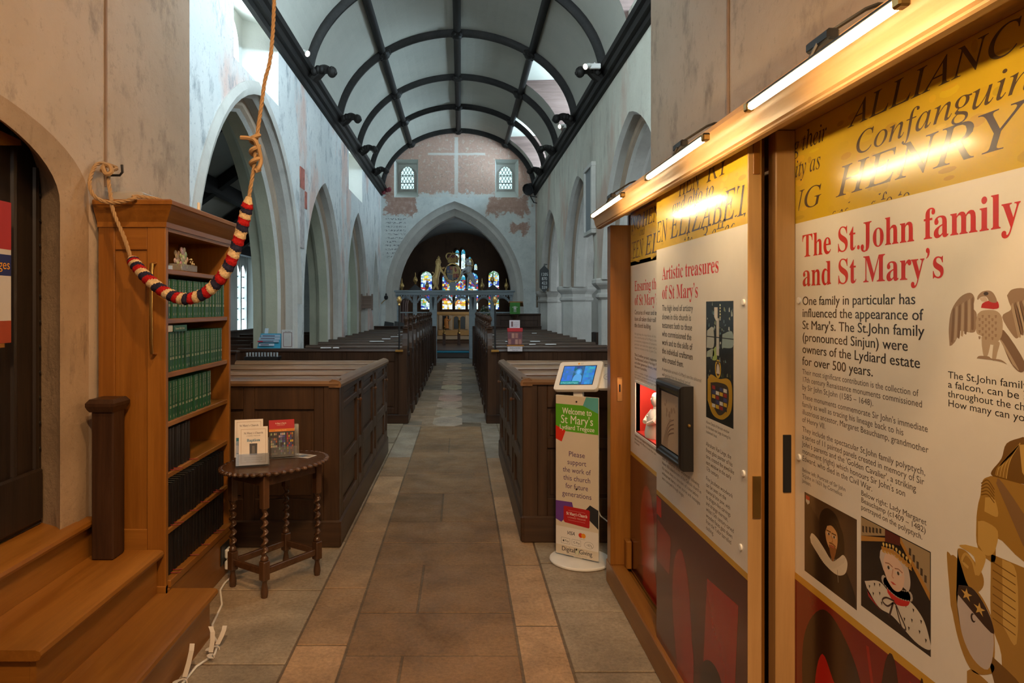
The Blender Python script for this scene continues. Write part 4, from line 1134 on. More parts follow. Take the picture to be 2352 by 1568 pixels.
def panel_base(mb, fr, u0, u1, zlo, hole=None):
    if hole:
        a, b, c, d = hole
        rectp(mb, fr, u0, ZB, a, ZG, CREAM, .0002); rectp(mb, fr, c, ZB, u1, ZG, CREAM, .0002); rectp(mb, fr, a, ZB, c, b, CREAM, .0002); rectp(mb, fr, a, d, c, ZG, CREAM, .0002)
    else: rectp(mb, fr, u0, ZB, u1, ZG, CREAM, .0002)
    rectp(mb, fr, u0, ZB-.02, u1, ZB, LINE, .0002); rectp(mb, fr, u0, zlo, u1, ZB-.02, DRED, .0002)
def para(mb, fr, lines, u, v, dv, cap, col, bold=0.0):
    for i, (t, wd) in enumerate(lines): text(mb, t, u, v-dv*i, cap, col, width=wd, bold=bold, frame=fr, lift=.0009)
# ---- carcass
def cb(name, a, b, ax, ch=.003, m=M_oak, par=None): return MB().box(a, b, ch).build(name, m[ax], par or cab)
cb('plinth', (.80, .9, 0), (.88, 3.83, .125), 'Y', .005)
cb('plinth', (.88, .9, 0), (1.17, 3.83, .10), 'Y', .002)
cb('end_stile', (.80, 3.72, .125), (.912, 3.80, 1.94), 'Z')
cb('end_block', (.872, 3.66, .125), (.90, 3.72, .27), 'Z')
cb('end_panel', (.91, 3.76, .10), (1.17, 3.80, 2.0), 'Z')
cb('carcass_back', (1.155, .9, .10), (1.175, 3.76, 2.0), 'Z')
pk = MB(); pk.box((.835, 3.716, 1.0), (.862, 3.721, 1.13), .001); pk.build('lock_plate', M_brass, cab)
MB().box((.845, 3.7145, 1.05), (.853, 3.7165, 1.09)).build('keyhole', M_iron, cab)
# cornice: a cove that flares out towards the aisle, with a lip and soffit
pr = [(.762, 1.936), (.757, 1.939), (.757, 1.944), (.751, 1.948), (.745, 1.965), (.742, 1.98), (.736, 1.992), (.73, 1.997), (.728, 2.012), (.735, 2.03), (1.17, 2.035), (1.17, 2.02), (1.0, 2.018), (.99, 2.012), (.80, 2.008), (.785, 2.0), (.78, 1.936)]
m = MB(); m.smooth = True; m.loft([[(x, y, z) for x, z in pr] for y in (.9, 3.87)]); m.build('cornice', M_lite['Y'], cab, ang=25)
# ---- St John panel
fr3 = frame_at(XP3, 2.007)
d3 = MB().box((XP3, .93, .11), (XP3+.03, 2.007, ZT)).build('fixed_panel', M_oak['Z'], cab)
DRED = (.17, .006, .006)
m = MB(); panel_base(m, fr3, 0, 1.05, .12)
DRED = (.07, .009, .007)
golden(m, fr3, 0, 1.05, ZG, ZT-.002, [("g their", .0, 1.942, .046, None), ('ALLIANCE', .29, 1.945, .054, .60), ('nity as', -.03, 1.873, .046, None), ('Confanguini', .31, 1.871, .05, .56), ('NG', -.04, 1.776, .054, .19), ('HENRY', .23, 1.782, .072, .60), ('and', .20, 1.722, .038, None), ('alfo to', .37, 1.722, .038, None)], 5)
text(m, 'The St.John family', .046, 1.641, .062, RED, width=.765, serif=True, frame=fr3)
text(m, "and St Mary's", .046, 1.560, .062, RED, width=.574, serif=True, frame=fr3)
para(m, fr3, [('One family in particular has', .487), ('influenced the appearance of', .513), ("St Mary's. The St.John family", .516), ('(pronounced Sinjun) were', .462), ('owners of the Lydiard estate', .502), ('for over 500 years.', .335)], .046, 1.507, .0336, .0235, INK, 1)
para(m, fr3, [('Their most significant contribution is the collection of', .498), ('17th century Renaissance monuments commissioned', .509), ('by Sir John St.John (1585 – 1648).', .337)], .046, 1.313, .0215, .0145, (.10, .085, .075))
para(m, fr3, [("These monuments commemorate Sir John's immediate", .527), ('family as well as tracing his lineage back to his', .448), ('illustrious ancestor, Margaret Beauchamp, grandmother', .529), ('of Henry VII.', .124)], .046, 1.243, .0213, .0145, (.10, .085, .075))
para(m, fr3, [('They include the spectacular St.John family polyptych,', .519), ('a series of 11 painted panels created in memory of Sir', .516), ("John's parents and the 'Golden Cavalier', a striking", .49), ("monument (right) which honours Sir John's son", .454), ('Edward, who died in the Civil War.', .333)], .046, 1.152, .0205, .0145, (.10, .085, .075))
para(m, fr3, [('Below left: Portrait of Sir John', .22), ('St.John in 1631 by Cornelius', .205), ('Jansen.', .05)], .046, 1.040, .0155, .0105, (.14, .12, .11))
para(m, fr3, [('Below right: Lady Margaret', .235), ('Beauchamp (c1409 – 1482)', .232), ('portrayed on the polyptych.', .222)], .334, 1.050, .0168, .0122, (.10, .085, .075))
para(m, fr3, [('The St.John family symbol,', .285), ('a falcon, can be seen', .235), ('throughout the church.', .24), ('How many can you see?', .25)], .632, 1.361, .0185, .0135, INK)
# portrait of a bearded man with a broad white collar
U, V = .059, .765
def q1(x, y): return (U+x*.257, V+y*.22)
def E(c, ru, rv, col, w, **k): ellp(m, fr3, *q1(*c), ru, rv, col, w, **k)
rectp(m, fr3, U, V, U+.257, V+.22, (.075, .042, .022), .0005); pol(m, fr3, [q1(0, 0), q1(.45, 0), q1(.35, .4), q1(.3, .75), q1(0, .95)], (.03, .016, .010), .0006)
pol(m, fr3, smooth_pts([q1(.02, 0.005), q1(.06, .28), q1(.2, .42), q1(.5, .45), q1(.78, .38), q1(.97, .15), q1(.985, .005)]), (.010, .008, .008), .0008)
E((.52, .72), .055, .052, (.012, .008, .006), .0009); E((.44, .60), .032, .05, (.012, .008, .006), .00092); E((.68, .60), .028, .05, (.012, .008, .006), .00092)
pol(m, fr3, smooth_pts([q1(.12, .47), q1(.16, .535), q1(.26, .52), q1(.40, .45), q1(.56, .36), q1(.68, .44), q1(.77, .515), q1(.84, .46), q1(.81, .33), q1(.70, .25), q1(.57, .235), q1(.40, .27), q1(.24, .35), q1(.14, .41)]), (.66, .58, .46), .00105)
for k in range(26):
    t = k/25; a = q1(.18+.62*t, .50-.12*math.sin(t*PI)); b = q1(.17+.60*t, .42-.17*math.sin(t*PI)); stroke(m, fr3, [a, b], .0016, (.50, .43, .33), .0012)
pol(m, fr3, smooth_pts([q1(.45, .76), q1(.56, .79), q1(.655, .72), q1(.66, .58), q1(.61, .48), q1(.54, .47), q1(.46, .55), q1(.43, .66)]), (.60, .32, .13), .0013)
pol(m, fr3, smooth_pts([q1(.50, .53), q1(.57, .545), q1(.64, .53), q1(.61, .42), q1(.575, .36), q1(.53, .43)]), (.26, .10, .03), .0014)
pol(m, fr3, smooth_pts([q1(.42, .62), q1(.43, .76), q1(.53, .84), q1(.66, .78), q1(.70, .62), q1(.655, .72), q1(.56, .77), q1(.47, .74)]), (.012, .008, .006), .0015)
for ex in (.50, .60): E((ex, .655), .010, .0035, (.55, .45, .35), .0016, n=10); E((ex+.003, .655), .0035, .0035, (.02, .015, .01), .0017, n=8); stroke(m, fr3, [q1(ex-.045, .685), q1(ex+.04, .69)], .003, (.10, .05, .02), .0016)
stroke(m, fr3, [q1(.555, .65), q1(.575, .59), q1(.555, .58)], .003, (.40, .18, .06), .0016); stroke(m, fr3, [q1(.52, .525), q1(.60, .53)], .004, (.40, .10, .06), .0017); stroke(m, fr3, [q1(.51, .555), q1(.57, .565), q1(.63, .553)], .004, (.22, .09, .03), .0017)
stroke(m, fr3, [q1(.66, .3), q1(.68, .16)], .002, (.25, .22, .18), .0012)
pol(m, fr3, [q1(.03, .97), q1(.11, .965), q1(.11, .89), q1(.07, .86), q1(.03, .89)], (.5, .48, .42), .0009); rectp(m, fr3, *q1(.03, .92), *q1(.11, .97), (.45, .05, .03), .001)
# portrait of a crowned lady in an ermine cape
U, V = .334, .785
def q1(x, y): return (U+x*.248, V+y*.215)
rectp(m, fr3, U, V, U+.248, V+.215, (.012, .008, .008), .0005)
pol(m, fr3, [q1(0, .78), q1(.38, .92), q1(.38, .99), q1(0, .99)], (.34, .24, .13), .0006); pol(m, fr3, [q1(.6, .96), q1(.99, .60), q1(.99, .99), q1(.6, .99)], (.34, .24, .13), .0006)
pol(m, fr3, [q1(0, .72), q1(.38, .86), q1(.38, .9), q1(0, .78)], (.42, .20, .04), .0007); pol(m, fr3, [q1(.6, .93), q1(.99, .53), q1(.99, .60), q1(.6, .99)], (.42, .20, .04), .0007); pol(m, fr3, [q1(.38, .86), q1(.6, .9), q1(.6, .99), q1(.38, .99)], (.10, .02, .015), .0006)
for k in range(6): rectp(m, fr3, *q1(.02+.055*k, .83+.018*k), *q1(.05+.055*k, .90+.014*k), (.06, .04, .025), .0008)
for k in range(5): rectp(m, fr3, *q1(.72+.05*k, .86-.045*k), *q1(.75+.05*k, .93-.045*k), (.06, .04, .025), .0008)
pol(m, fr3, smooth_pts([q1(.06, .30), q1(.30, .40), q1(.52, .33), q1(.72, .40), q1(.90, .32), q1(.985, .16), q1(.985, .06), q1(.80, .04), q1(.5, .13), q1(.30, .12), q1(.12, .2)]), (.60, .54, .46), .0009)
for (x, y) in ((.14, .27), (.22, .33), (.3, .36), (.2, .22), (.3, .27), (.33, .18), (.68, .33), (.78, .33), (.88, .27), (.76, .22), (.86, .16), (.94, .12), (.66, .18), (.72, .12)): pol(m, fr3, [q1(x-.012, y+.02), q1(x+.012, y+.02), q1(x, y-.02)], (.02, .015, .015), .0011)
pol(m, fr3, [q1(.10, .24), q1(.28, .11), q1(.36, .09), q1(.12, .16)], (.35, .02, .02), .0009)
pol(m, fr3, smooth_pts([q1(.40, .43), q1(.54, .36), q1(.72, .42), q1(.70, .34), q1(.54, .28), q1(.42, .34)]), (.50, .02, .02), .0012)
for k in range(13): ellp(m, fr3, *q1(.37+.36*k/12, .45-.045*math.sin(PI*k/12)), .011, .011, (.42, .36, .32), .0013, 10)
pol(m, fr3, smooth_pts([q1(.30, .66), q1(.33, .76), q1(.50, .82), q1(.68, .76), q1(.74, .62), q1(.72, .5), q1(.64, .5), q1(.36, .55)]), (.52, .43, .37), .0014)
pol(m, fr3, smooth_pts([q1(.36, .66), q1(.40, .74), q1(.52, .76), q1(.63, .70), q1(.66, .58), q1(.62, .46), q1(.53, .41), q1(.43, .46), q1(.36, .56)]), (.66, .45, .34), .0016)
for ex in (.44, .58): ellp(m, fr3, *q1(ex, .61), .012, .004, (.6, .52, .45), .0018, 10); ellp(m, fr3, *q1(ex-.005, .61), .0042, .0042, (.03, .02, .02), .0019, 8); stroke(m, fr3, [q1(ex-.055, .64), q1(ex, .655), q1(ex+.055, .64)], .0022, (.25, .12, .07), .0018)
stroke(m, fr3, [q1(.50, .62), q1(.485, .54), q1(.51, .53)], .0028, (.45, .24, .16), .0018); pol(m, fr3, [q1(.46, .478), q1(.50, .488), q1(.55, .478), q1(.50, .462)], (.50, .08, .06), .0019)
for k in range(9):
    x = .36+.38*k/8; y = .80-.03*abs(k-3)/3
    pol(m, fr3, [q1(x-.022, y-.03), q1(x+.022, y-.035), q1(x, y+.055)], (.50, .28, .05), .002); ellp(m, fr3, *q1(x, y+.055), .004, .004, (.62, .42, .12), .0021, 8)
stroke(m, fr3, [q1(.33, .775), q1(.52, .80), q1(.76, .745)], .008, (.42, .20, .04), .0022)
stroke(m, fr3, smooth_pts([q1(.52, .30), q1(.40, .28), q1(.34, .22), q1(.42, .20), q1(.52, .28), q1(.60, .20), q1(.68, .10), q1(.62, .09), q1(.54, .26)]), .004, (.05, .03, .03), .0015); stroke(m, fr3, [q1(.50, .27), q1(.44, .09)], .006, (.05, .03, .03), .0015)
# falcon
def f3(x, y): return (.602+x*.000218, 1.553-y*.000167)
BR, BRD, BRL = (.30, .20, .13), (.21, .13, .08), (.42, .31, .21)
def F(pts, col, w): pol(m, fr3, smooth_pts([f3(*p) for p in pts], 4), col, w)
F([(160, 770), (150, 560), (185, 350), (290, 200), (410, 150), (465, 210), (450, 320), (490, 390), (480, 560), (440, 600), (340, 590), (290, 590), (240, 700), (190, 760)], BR, .0006)
F([(820, 190), (870, 130), (985, 120), (1060, 180), (1120, 380), (1080, 560), (960, 540), (940, 620), (890, 620), (770, 420), (860, 340), (840, 260)], BR, .0006)
for k in range(7): F([(200+38*k, 340-20*k), (225+38*k, 340-20*k), (205+42*k, 700-26*k), (175+42*k, 720-26*k)], (BRD, BRL)[k % 2], .0008)
for k in range(6): F([(860+28*k, 300-10*k), (890+28*k, 290-10*k), (960+26*k, 600-25*k), (930+26*k, 620-25*k)], (BRL, BRD)[k % 2], .0008)
F([(500, 390), (560, 350), (700, 350), (770, 430), (770, 600), (720, 690), (650, 720), (560, 640), (490, 600), (480, 480)], BRL, .0009)
for i in range(8):
    for j in range(6):
        if (i+j) % 2: F([(510+36*j, 400+34*i), (535+36*j, 400+34*i), (530+36*j, 430+34*i), (515+36*j, 430+34*i)], BR, .001)
F([(700, 600), (790, 560), (1000, 880), (960, 985), (860, 900), (770, 700)], BRD, .00085); F([(740, 650), (790, 700), (940, 960), (880, 910)], BRL, .00095)
F([(545, 640), (650, 640), (640, 740), (610, 850), (570, 850), (550, 740)], BRL, .00095); F([(680, 690), (745, 690), (720, 800), (700, 880), (665, 880), (670, 780)], BRL, .00095)
F([(490, 885), (520, 855), (620, 850), (660, 870), (760, 875), (820, 915), (760, 895), (640, 885)], BR, .001)
F([(540, 320), (560, 270), (640, 240), (720, 250), (735, 320), (680, 335)], (.45, .025, .02), .0011)
F([(495, 220), (510, 180), (560, 140), (640, 135), (690, 180), (715, 260), (640, 255), (600, 200), (540, 200), (505, 235)], BR, .0012); F([(520, 215), (590, 200), (610, 250), (550, 250)], (.55, .42, .32), .0011)
ellp(m, fr3, *f3(597, 165), .006, .0035, (.06, .04, .03), .0014, 10)
# gilded standing figure with a cartouche shield
GD, GDD, GL = (.36, .19, .035), (.17, .08, .015), (.55, .33, .08)
def g3(x, y): return (.592+x*.0004, 1.297-y*.000329)
def G(pts, col, w): pol(m, fr3, smooth_pts([g3(*p) for p in pts], 4), col, w)
G([(560, 55), (470, 110), (440, 200), (385, 280), (390, 310), (480, 330), (560, 300), (720, 330), (760, 250), (700, 90)], GDD, .0006)
for k in range(8): stroke(m, fr3, smooth_pts([g3(545-9*k, 90+12*k), g3(500-10*k, 170+10*k), g3(478-9*k, 235+4*k), g3(468-9*k, 300)]), .0022, (GL, GD)[k % 2], .0008)
G([(540, 100), (600, 90), (650, 130), (650, 250), (600, 290), (555, 240)], GL, .0009)
G([(380, 310), (330, 350), (315, 440), (300, 500), (290, 600), (300, 740), (400, 780), (420, 640), (560, 700), (760, 700), (800, 340), (600, 300)], GD, .0007)
for k in range(5): stroke(m, fr3, smooth_pts([g3(320, 370+16*k), g3(360, 340+20*k), g3(400, 380+18*k)]), .002, GDD, .0009)
G([(300, 590), (345, 575), (420, 600), (400, 720), (350, 760), (300, 720)], GL, .00085); G([(345, 440), (400, 430), (420, 520), (340, 520)], GL, .00085)
G([(410, 340), (450, 330), (720, 640), (700, 700), (560, 620)], (.24, .13, .05), .001)
G([(380, 740), (380, 1100), (440, 1260), (430, 1480), (380, 1568), (560, 1568), (600, 1200), (700, 1200), (760, 1568), (900, 1568), (850, 720)], GD, .0007)
for k in range(8): stroke(m, fr3, [g3(390, 780+44*k), g3(520, 800+44*k)], .002, GDD, .0009)
G([(445, 740), (525, 780), (525, 1150), (450, 1100)], GL, .0008); G([(350, 1290), (560, 1360), (560, 1520), (400, 1440)], GDD, .001)
G([(300, 740), (350, 770), (310, 890), (285, 880), (275, 800), (180, 780), (220, 755)], GL, .0012)
G([(175, 850), (170, 800), (220, 790), (270, 820), (330, 880), (330, 950), (270, 1010), (210, 950), (110, 850), (95, 900), (130, 1180), (190, 1370), (270, 1460), (380, 1400), (390, 1340), (260, 1370), (190, 1260), (160, 1100), (170, 1000), (230, 980)], GD, .001)
G([(95, 900), (140, 850), (210, 900), (180, 960), (160, 1100), (200, 1280), (280, 1390), (390, 1350), (400, 1180), (385, 1090), (330, 1010), (260, 970), (180, 980), (140, 1000), (170, 1210), (250, 1370), (200, 1370), (120, 1160)], GD, .00095)
G([(175, 1010), (260, 985), (330, 1030), (385, 1110), (395, 1260), (360, 1390), (270, 1385), (200, 1290), (165, 1130)], (.50, .42, .38), .0011)
G([(175, 1010), (260, 985), (330, 1030), (385, 1110), (380, 1175), (165, 1065)], (.035, .015, .010), .0012)
for (cx, cy) in ((228, 1040), (310, 1082)):
    pol(m, fr3, [g3(cx+(38 if k % 2 == 0 else 14)*math.sin(k*PI/5), cy-(38 if k % 2 == 0 else 14)*math.cos(k*PI/5)) for k in range(10)], GL, .0014)
ellp(m, fr3, *g3(270, 1152), .0065, .0085, (.03, .02, .02), .0014, 14); ellp(m, fr3, *g3(276, 1148), .0045, .006, (.50, .42, .38), .0015, 12)
stroke(m, fr3, smooth_pts([g3(240, 880), g3(200, 860), g3(220, 810), g3(265, 830), g3(290, 900)]), .006, GL, .0014)
G([(230, 1480), (270, 1450), (380, 1470), (390, 1568), (230, 1568)], GD, .001)
# the dark red foot of the panel: a large shadowy face
pol(m, fr3, smooth_pts([(.065, .25), (.045, .5), (.075, .62), (.16, .70), (.25, .68), (.33, .60), (.37, .45), (.36, .25)]), (.018, .005, .004), .0006)
pol(m, fr3, smooth_pts([(.12, .25), (.115, .47), (.155, .58), (.22, .53), (.28, .52), (.29, .40), (.26, .25)]), (.42, .006, .006), .0008)
for k, (a, b) in enumerate(((.42, .50), (.55, .58), (.66, .75))): pol(m, fr3, smooth_pts([(a, .2), (a-.02, .5), (a+.01, .70), (b-.03, .70), (b, .45), (b-.03, .2)]), (.03, .006, .005), .0006)
stroke(m, fr3, smooth_pts([(.36, .70), (.40, .5), (.39, .2)]), .012, (.30, .008, .007), .0007); stroke(m, fr3, smooth_pts([(.52, .70), (.53, .5), (.50, .2)]), .012, (.30, .008, .007), .0007)
m.build('printed_face', M_print, d3)
for (u, v) in ((.03, 1.52), (.03, 1.075)):
    s_ = MB(); s_.lathe([(.0095, -.001), (.0095, .003), (.007, .004), (.002, .004)], (0, 0, 0), 14, 'x'); s_.v = [(XP3-x-.001, 2.007-u+y, v+z) for x, y, z in s_.v]; s_.build('fixing', M_wht, d3)
cb('panel_stile', (.905, 2.0, .11), (.962, 2.05, 2.01), 'Z', .003, M_lite)
MB().box((.925, 1.996, .97), (.948, 2.001, 1.135), .001).build('lock_plate', M_iron, cab)
cb('track_post', (.865, 2.06, .11), (.888, 2.09, 2.0), 'Z', .002)
cb('track_post', (.89, 2.06, .11), (.90, 2.12, 2.0), 'Z', .002)
# ---- Artistic treasures sliding panel
YA = 2.916; fr1 = frame_at(XP1, YA)
d1 = MB().box((XP1, 1.988, .115), (XP1+.04, YA, 2.0), .002).build('sliding_door', M_lite['Z'], cab)
m = MB(); W1 = .926; panel_base(m, fr1, .001, W1, .117)
golden(m, fr1, .001, W1, ZG, 1.998, [('HEN', .30, 1.915, .075, .24), ('RY', .60, 1.915, .075, .2), ('and alfo to', .22, 1.865, .045, .44), ('EN', .0, 1.768, .085, .16), ('ELIZABETH', .20, 1.768, .09, .85), ('the', .36, 1.715, .05, None), ('Bleffed M', .54, 1.712, .06, .44)], 8)
text(m, 'Artistic treasures', .082, 1.612, .052, RED, width=.62, serif=True, frame=fr1)
text(m, "of St Mary's", .082, 1.535, .052, RED, width=.427, serif=True, frame=fr1)
para(m, fr1, [('The high level of artistry', .375), ('shown in this church is', .355), ('testament both to those', .365), ('who commissioned the', .358), ('work and to the skills of', .37), ('the individual craftsmen', .372), ('who created them.', .27)], .082, 1.487, .0345, .023, INK, 1)
para(m, fr1, [("A remarkable survival in St Mary's are the coloured", .46), ('wall paintings from the medieval period.', .35)], .082, 1.245, .0215, .0125, (.14, .12, .11))
para(m, fr1, [('Lost for centuries under whitewash following', .44), ('Henry VIII\'s abandonment of the Catholic church in', .46), ('this nation, they are reminders of a time before', .43), ('widespread literacy when stories and messages', .45), ('were conveyed through images.', .28)], .082, .885, .0205, .0125, (.14, .12, .11))
para(m, fr1, [('Above: Detail of the east window', .20), ('by Abraham van Linge showing his', .21), ('trademark boat.', .1)], .59, 1.115, .016, .0095, (.14, .12, .11))
para(m, fr1, [('Abraham Van Linge, the', .215), ('finest glass painter of his', .225), ('time, created the jewel-like', .238), ('east window in the early', .215), ('17th century.', .115)], .59, 1.04, .0205, .0135, (.12, .10, .09))
para(m, fr1, [('Fine Jacobean woodwork', .228), ('can be seen on the', .175), ('manorial box pew, with', .208), ('its dragon-like carvings', .21), ('and strange merman,', .19), ('whilst 15th century carved', .235), ('wooden faces gaze down', .225), ('from the Tudor barrelled', .215), ('ceiling.', .07)], .59, .925, .0205, .0135, (.12, .10, .09))
# picture: stained glass with a shield of arms
U0, V0, UW, VH = .59, 1.135, .233, .385
def s1(x, y): return (U0+x*UW, V0+y*VH)
rectp(m, fr1, U0, V0, U0+UW, V0+VH, (.014, .016, .014), .0005); r6 = random.Random(11)
for k in range(90):
    x, y = r6.uniform(.04, .92), r6.uniform(.03, .97)
    c = r6.choice([(.25, .30, .26), (.10, .16, .18), (.20, .22, .12), (.05, .07, .08), (.35, .38, .36)]) if y > .5 else r6.choice([(.06, .09, .04), (.10, .10, .03), (.05, .06, .05), (.14, .15, .10)])
    L = r6.uniform(.02, .06); pol(m, fr1, [s1(x, y), s1(x+L, y+r6.uniform(-.01, .01)), s1(x+L*.8, y+r6.uniform(.01, .04)), s1(x+.005, y+r6.uniform(.01, .03))], c, .0006+k*2e-6)
for (a, b, c, d, col) in ((.02, .60, .30, .78, (.40, .43, .40)), (.6, .62, .98, .76, (.24, .32, .33)), (.02, .52, .3, .6, (.30, .36, .30)), (.25, .5, .42, .62, (.28, .38, .12))): pol(m, fr1, smooth_pts([s1(a, b), s1(c, b+.02), s1(c-.03, d), s1(a+.02, d-.03)], 4), col, .0009)
pol(m, fr1, [s1(.4, .55), s1(.5, .55), s1(.5, .86), s1(.4, .86)], (.46, .46, .42), .001); pol(m, fr1, [s1(.32, .95), s1(.45, .95), s1(.45, .84), s1(.38, .84), s1(.32, .87)], (.6, .58, .52), .0011)
for k in range(5): rectp(m, fr1, *s1(.52, .86+.025*k), *s1(.56, .875+.025*k), (.5, .48, .3), .0011)
for y in (.50, .70): stroke(m, fr1, [s1(0, y), s1(1, y)], .003, (.02, .02, .02), .0012)
ellp(m, fr1, *s1(.46, .44), .026, .03, (.50, .32, .03), .001, 18); ellp(m, fr1, *s1(.46, .44), .018, .022, (.10, .06, .03), .0011, 16); pol(m, fr1, smooth_pts([s1(.40, .40), s1(.42, .46), s1(.46, .48), s1(.51, .46), s1(.53, .40)]), (.55, .5, .42), .0012)
pol(m, fr1, smooth_pts([s1(.06, .33), s1(.2, .38), s1(.5, .36), s1(.8, .38), s1(.95, .33), s1(.93, .14), s1(.7, .05), s1(.48, .03), s1(.25, .05), s1(.06, .15)]), (.42, .25, .02), .0011)
pol(m, fr1, smooth_pts([s1(.18, .31), s1(.5, .33), s1(.82, .31), s1(.80, .15), s1(.5, .06), s1(.2, .15)]), (.05, .04, .03), .0013)
for i in range(4):
    for j in range(5):
        c = ((.55, .54, .5), (.03, .03, .04), (.5, .32, .03), (.05, .06, .16), (.25, .03, .03))[(i*2+j) % 5]; rectp(m, fr1, *s1(.24+.14*i, .11+.038*j), *s1(.36+.14*i, .14+.038*j), c, .0015)
# dark red foot: shadowy figure
pol(m, fr1, smooth_pts([(.28, .13), (.22, .35), (.24, .52), (.32, .60), (.40, .52), (.44, .35), (.46, .13)]), (.26, .010, .008), .0006); pol(m, fr1, smooth_pts([(.36, .13), (.34, .28), (.40, .36), (.46, .28), (.46, .13)]), (.34, .010, .008), .0008)
pol(m, fr1, [(.55, .20), (.82, .22), (.86, .62), (.60, .60)], (.30, .010, .008), .0006); pol(m, fr1, smooth_pts([(.5, .13), (.56, .3), (.7, .34), (.85, .2), (.9, .13)]), (.022, .006, .005), .0008); pol(m, fr1, [(.01, .45), (.18, .45), (.2, .60), (.02, .62)], (.26, .010, .008), .0007)
rectp(m, fr1, .002, .64, .07, .715, (.45, .012, .010), .0008)
m.build('printed_face', M_print, d1)
for (u, v) in ((.90, 1.515), (.90, 1.02), (.88, .80)):
    s_ = MB(); s_.lathe([(.0095, -.001), (.0095, .003), (.007, .004), (.002, .004)], (0, 0, 0), 14, 'x'); s_.v = [(XP1-x-.001, YA-u+y, v+z) for x, y, z in s_.v]; s_.build('fixing', M_wht, d1)
MB().box((.832, 1.983, .90), (.856, 1.9885, 1.02), .001).build('lock', M_brass, d1)
MB().box((.834, 1.9835, 1.88), (.853, 1.9885, 1.975), .001).build('end_plug', M_oak['Z'], d1)
# ---- Ensuring panel with a lit niche
YE = 3.70; fr2 = frame_at(XP2, YE); HOLE = (.115, .86, .62, 1.115)
m0 = MB(); a, b, c, d = HOLE
for (u0, z0, u1, z1) in ((0, .11, a, 2.0), (c, .11, .86, 2.0), (a, .11, c, b), (a, d, c, 2.0)): m0.box((XP2, YE-u1, z0), (XP2+.02, YE-u0, z1))
d2 = m0.build('fixed_panel', M_oak['Z'], cab)
m = MB(); panel_base(m, fr2, 0, .86, .12, HOLE)
golden(m, fr2, 0, .86, ZG-.02, 1.99, [('KING', -.09, 1.90, .07, .30), ('HEN', .24, 1.90, .07, .3), ('and', .19, 1.86, .04, None), ('QUEEN', -.10, 1.755, .085, .36), ('ELIZ', .30, 1.755, .09, .4)], 9)
text(m, 'Ensuring the future', .085, 1.585, .052, RED, width=.66, serif=True, frame=fr2, clip=lambda u, v: u < .85)
text(m, "of St Mary's", .085, 1.513, .052, RED, width=.43, serif=True, frame=fr2)
para(m, fr2, [('Centuries of wear and tear', .44), ('have all taken their toll on', .45), ('the church building.', .31)], .085, 1.465, .033, .022, INK, 1)
para(m, fr2, [('Recognising the importance of this treasure', .5), ('the community of St Mary\'s devised', .46), ('an extensive programme of conservation. In', .48), ('particular care were the vaguer wall paintings', .48), ('elaborate schemes in the St John Chapel.', .44)], .085, 1.36, .018, .011, (.30, .27, .24))
para(m, fr2, [('This £1million project, supported by', .46), ('The National Lottery Heritage Fund', .45), ('and other generous donors, made', .42), ('this work possible.', .24)], .085, 1.25, .020, .013, INK, 1)
para(m, fr2, [('Led by a number of highly skilled professionals', .48), ('have tested conservators from council', .44), ('the work, many of the paintings have been', .46), ('painstakingly revealed and now discovered', .46)], .085, 1.165, .0145, .009, (.2, .18, .16))
para(m, fr2, [('Thanks to the support of National Lottery players', .5), ('the story of St Mary\'s is one that can now', .45), ('be shared.', .1)], .085, .835, .018, .011, (.14, .12, .11))
pol(m, fr2, smooth_pts([(.25, .2), (.2, .45), (.28, .62), (.40, .60), (.46, .4), (.42, .2)]), (.30, .010, .008), .0006); pol(m, fr2, smooth_pts([(.26, .25), (.33, .36), (.44, .3), (.5, .13), (.25, .13)]), (.38, .010, .008), .0008)
m.build('printed_face', M_print, d2)
M_niche = flat('niche_red', (.60, .045, .03), .6)
nb = MB(); x1 = XP2+.14
q = lambda u, v, x: (x, YE-u, v)
nb.add([q(a, b, XP2), q(c, b, XP2), q(c, d, XP2), q(a, d, XP2), q(a, b, x1), q(c, b, x1), q(c, d, x1), q(a, d, x1)], [(4, 5, 6, 7), (0, 1, 5, 4), (1, 2, 6, 5), (2, 3, 7, 6), (3, 0, 4, 7)])
nb.build('niche_lining', M_niche, d2, fix=False)
nf = MB(); e = .012
for (u0, z0, u1, z1) in ((a-e, b-e, a, d+e), (c, b-e, c+e, d+e), (a, b-e, c, b), (a, d, c, d+e)): nf.box((XP2-.004, YE-u1, z0), (XP2+.003, YE-u0, z1))
nf.build('niche_frame', M_wht, d2)
nl = MB(); nl.box((XP2+.03, YE-c+.05, d-.006), (XP2+.05, YE-a-.05, d-.001)); nl.build('niche_strip_lamp', flat('lamp_warm', (1, .8, .6), .5, emis=20, ecol=(1, .72, .5)), d2)
cb('niche_shelf', (XP2+.003, YE-c+.003, b+.001), (x1-.001, YE-a-.003, b+.006), 'Y', 0, {'Y': M_niche}, d2)
fg = thing('plaster_figure', (XP2+.07, YE-.40, b+.006), 'small white plaster figure in the red lit niche of the cabinet', 'figure')
m = MB(); m.smooth = True; cx, cy = XP2+.055, YE-.30; zb = b+.0065
m.lathe([(.055, 0), (.058, .02), (.05, .06), (.042, .10), (.035, .125), (.018, .14), (.016, .15), (.026, .165), (.029, .185), (.022, .205), (.008, .212)], (cx, cy, zb), 18, sq=1.25)
for s in (-1, 1): m.tube([(cx-.005, cy+s*.045, zb+.12), (cx-.03, cy+s*.062, zb+.085), (cx-.052, cy+s*.03, zb+.07)], lambda t: .017-.006*t, 8)
for k in range(7): m.tube([(cx-.04+.01*math.cos(k), cy-.05+.017*k, zb+.004), (cx-.034, cy-.04+.014*k, zb+.10)], .006, 6)
m.build('body', flat('plaster_cast', (.72, .68, .62), .6), fg)
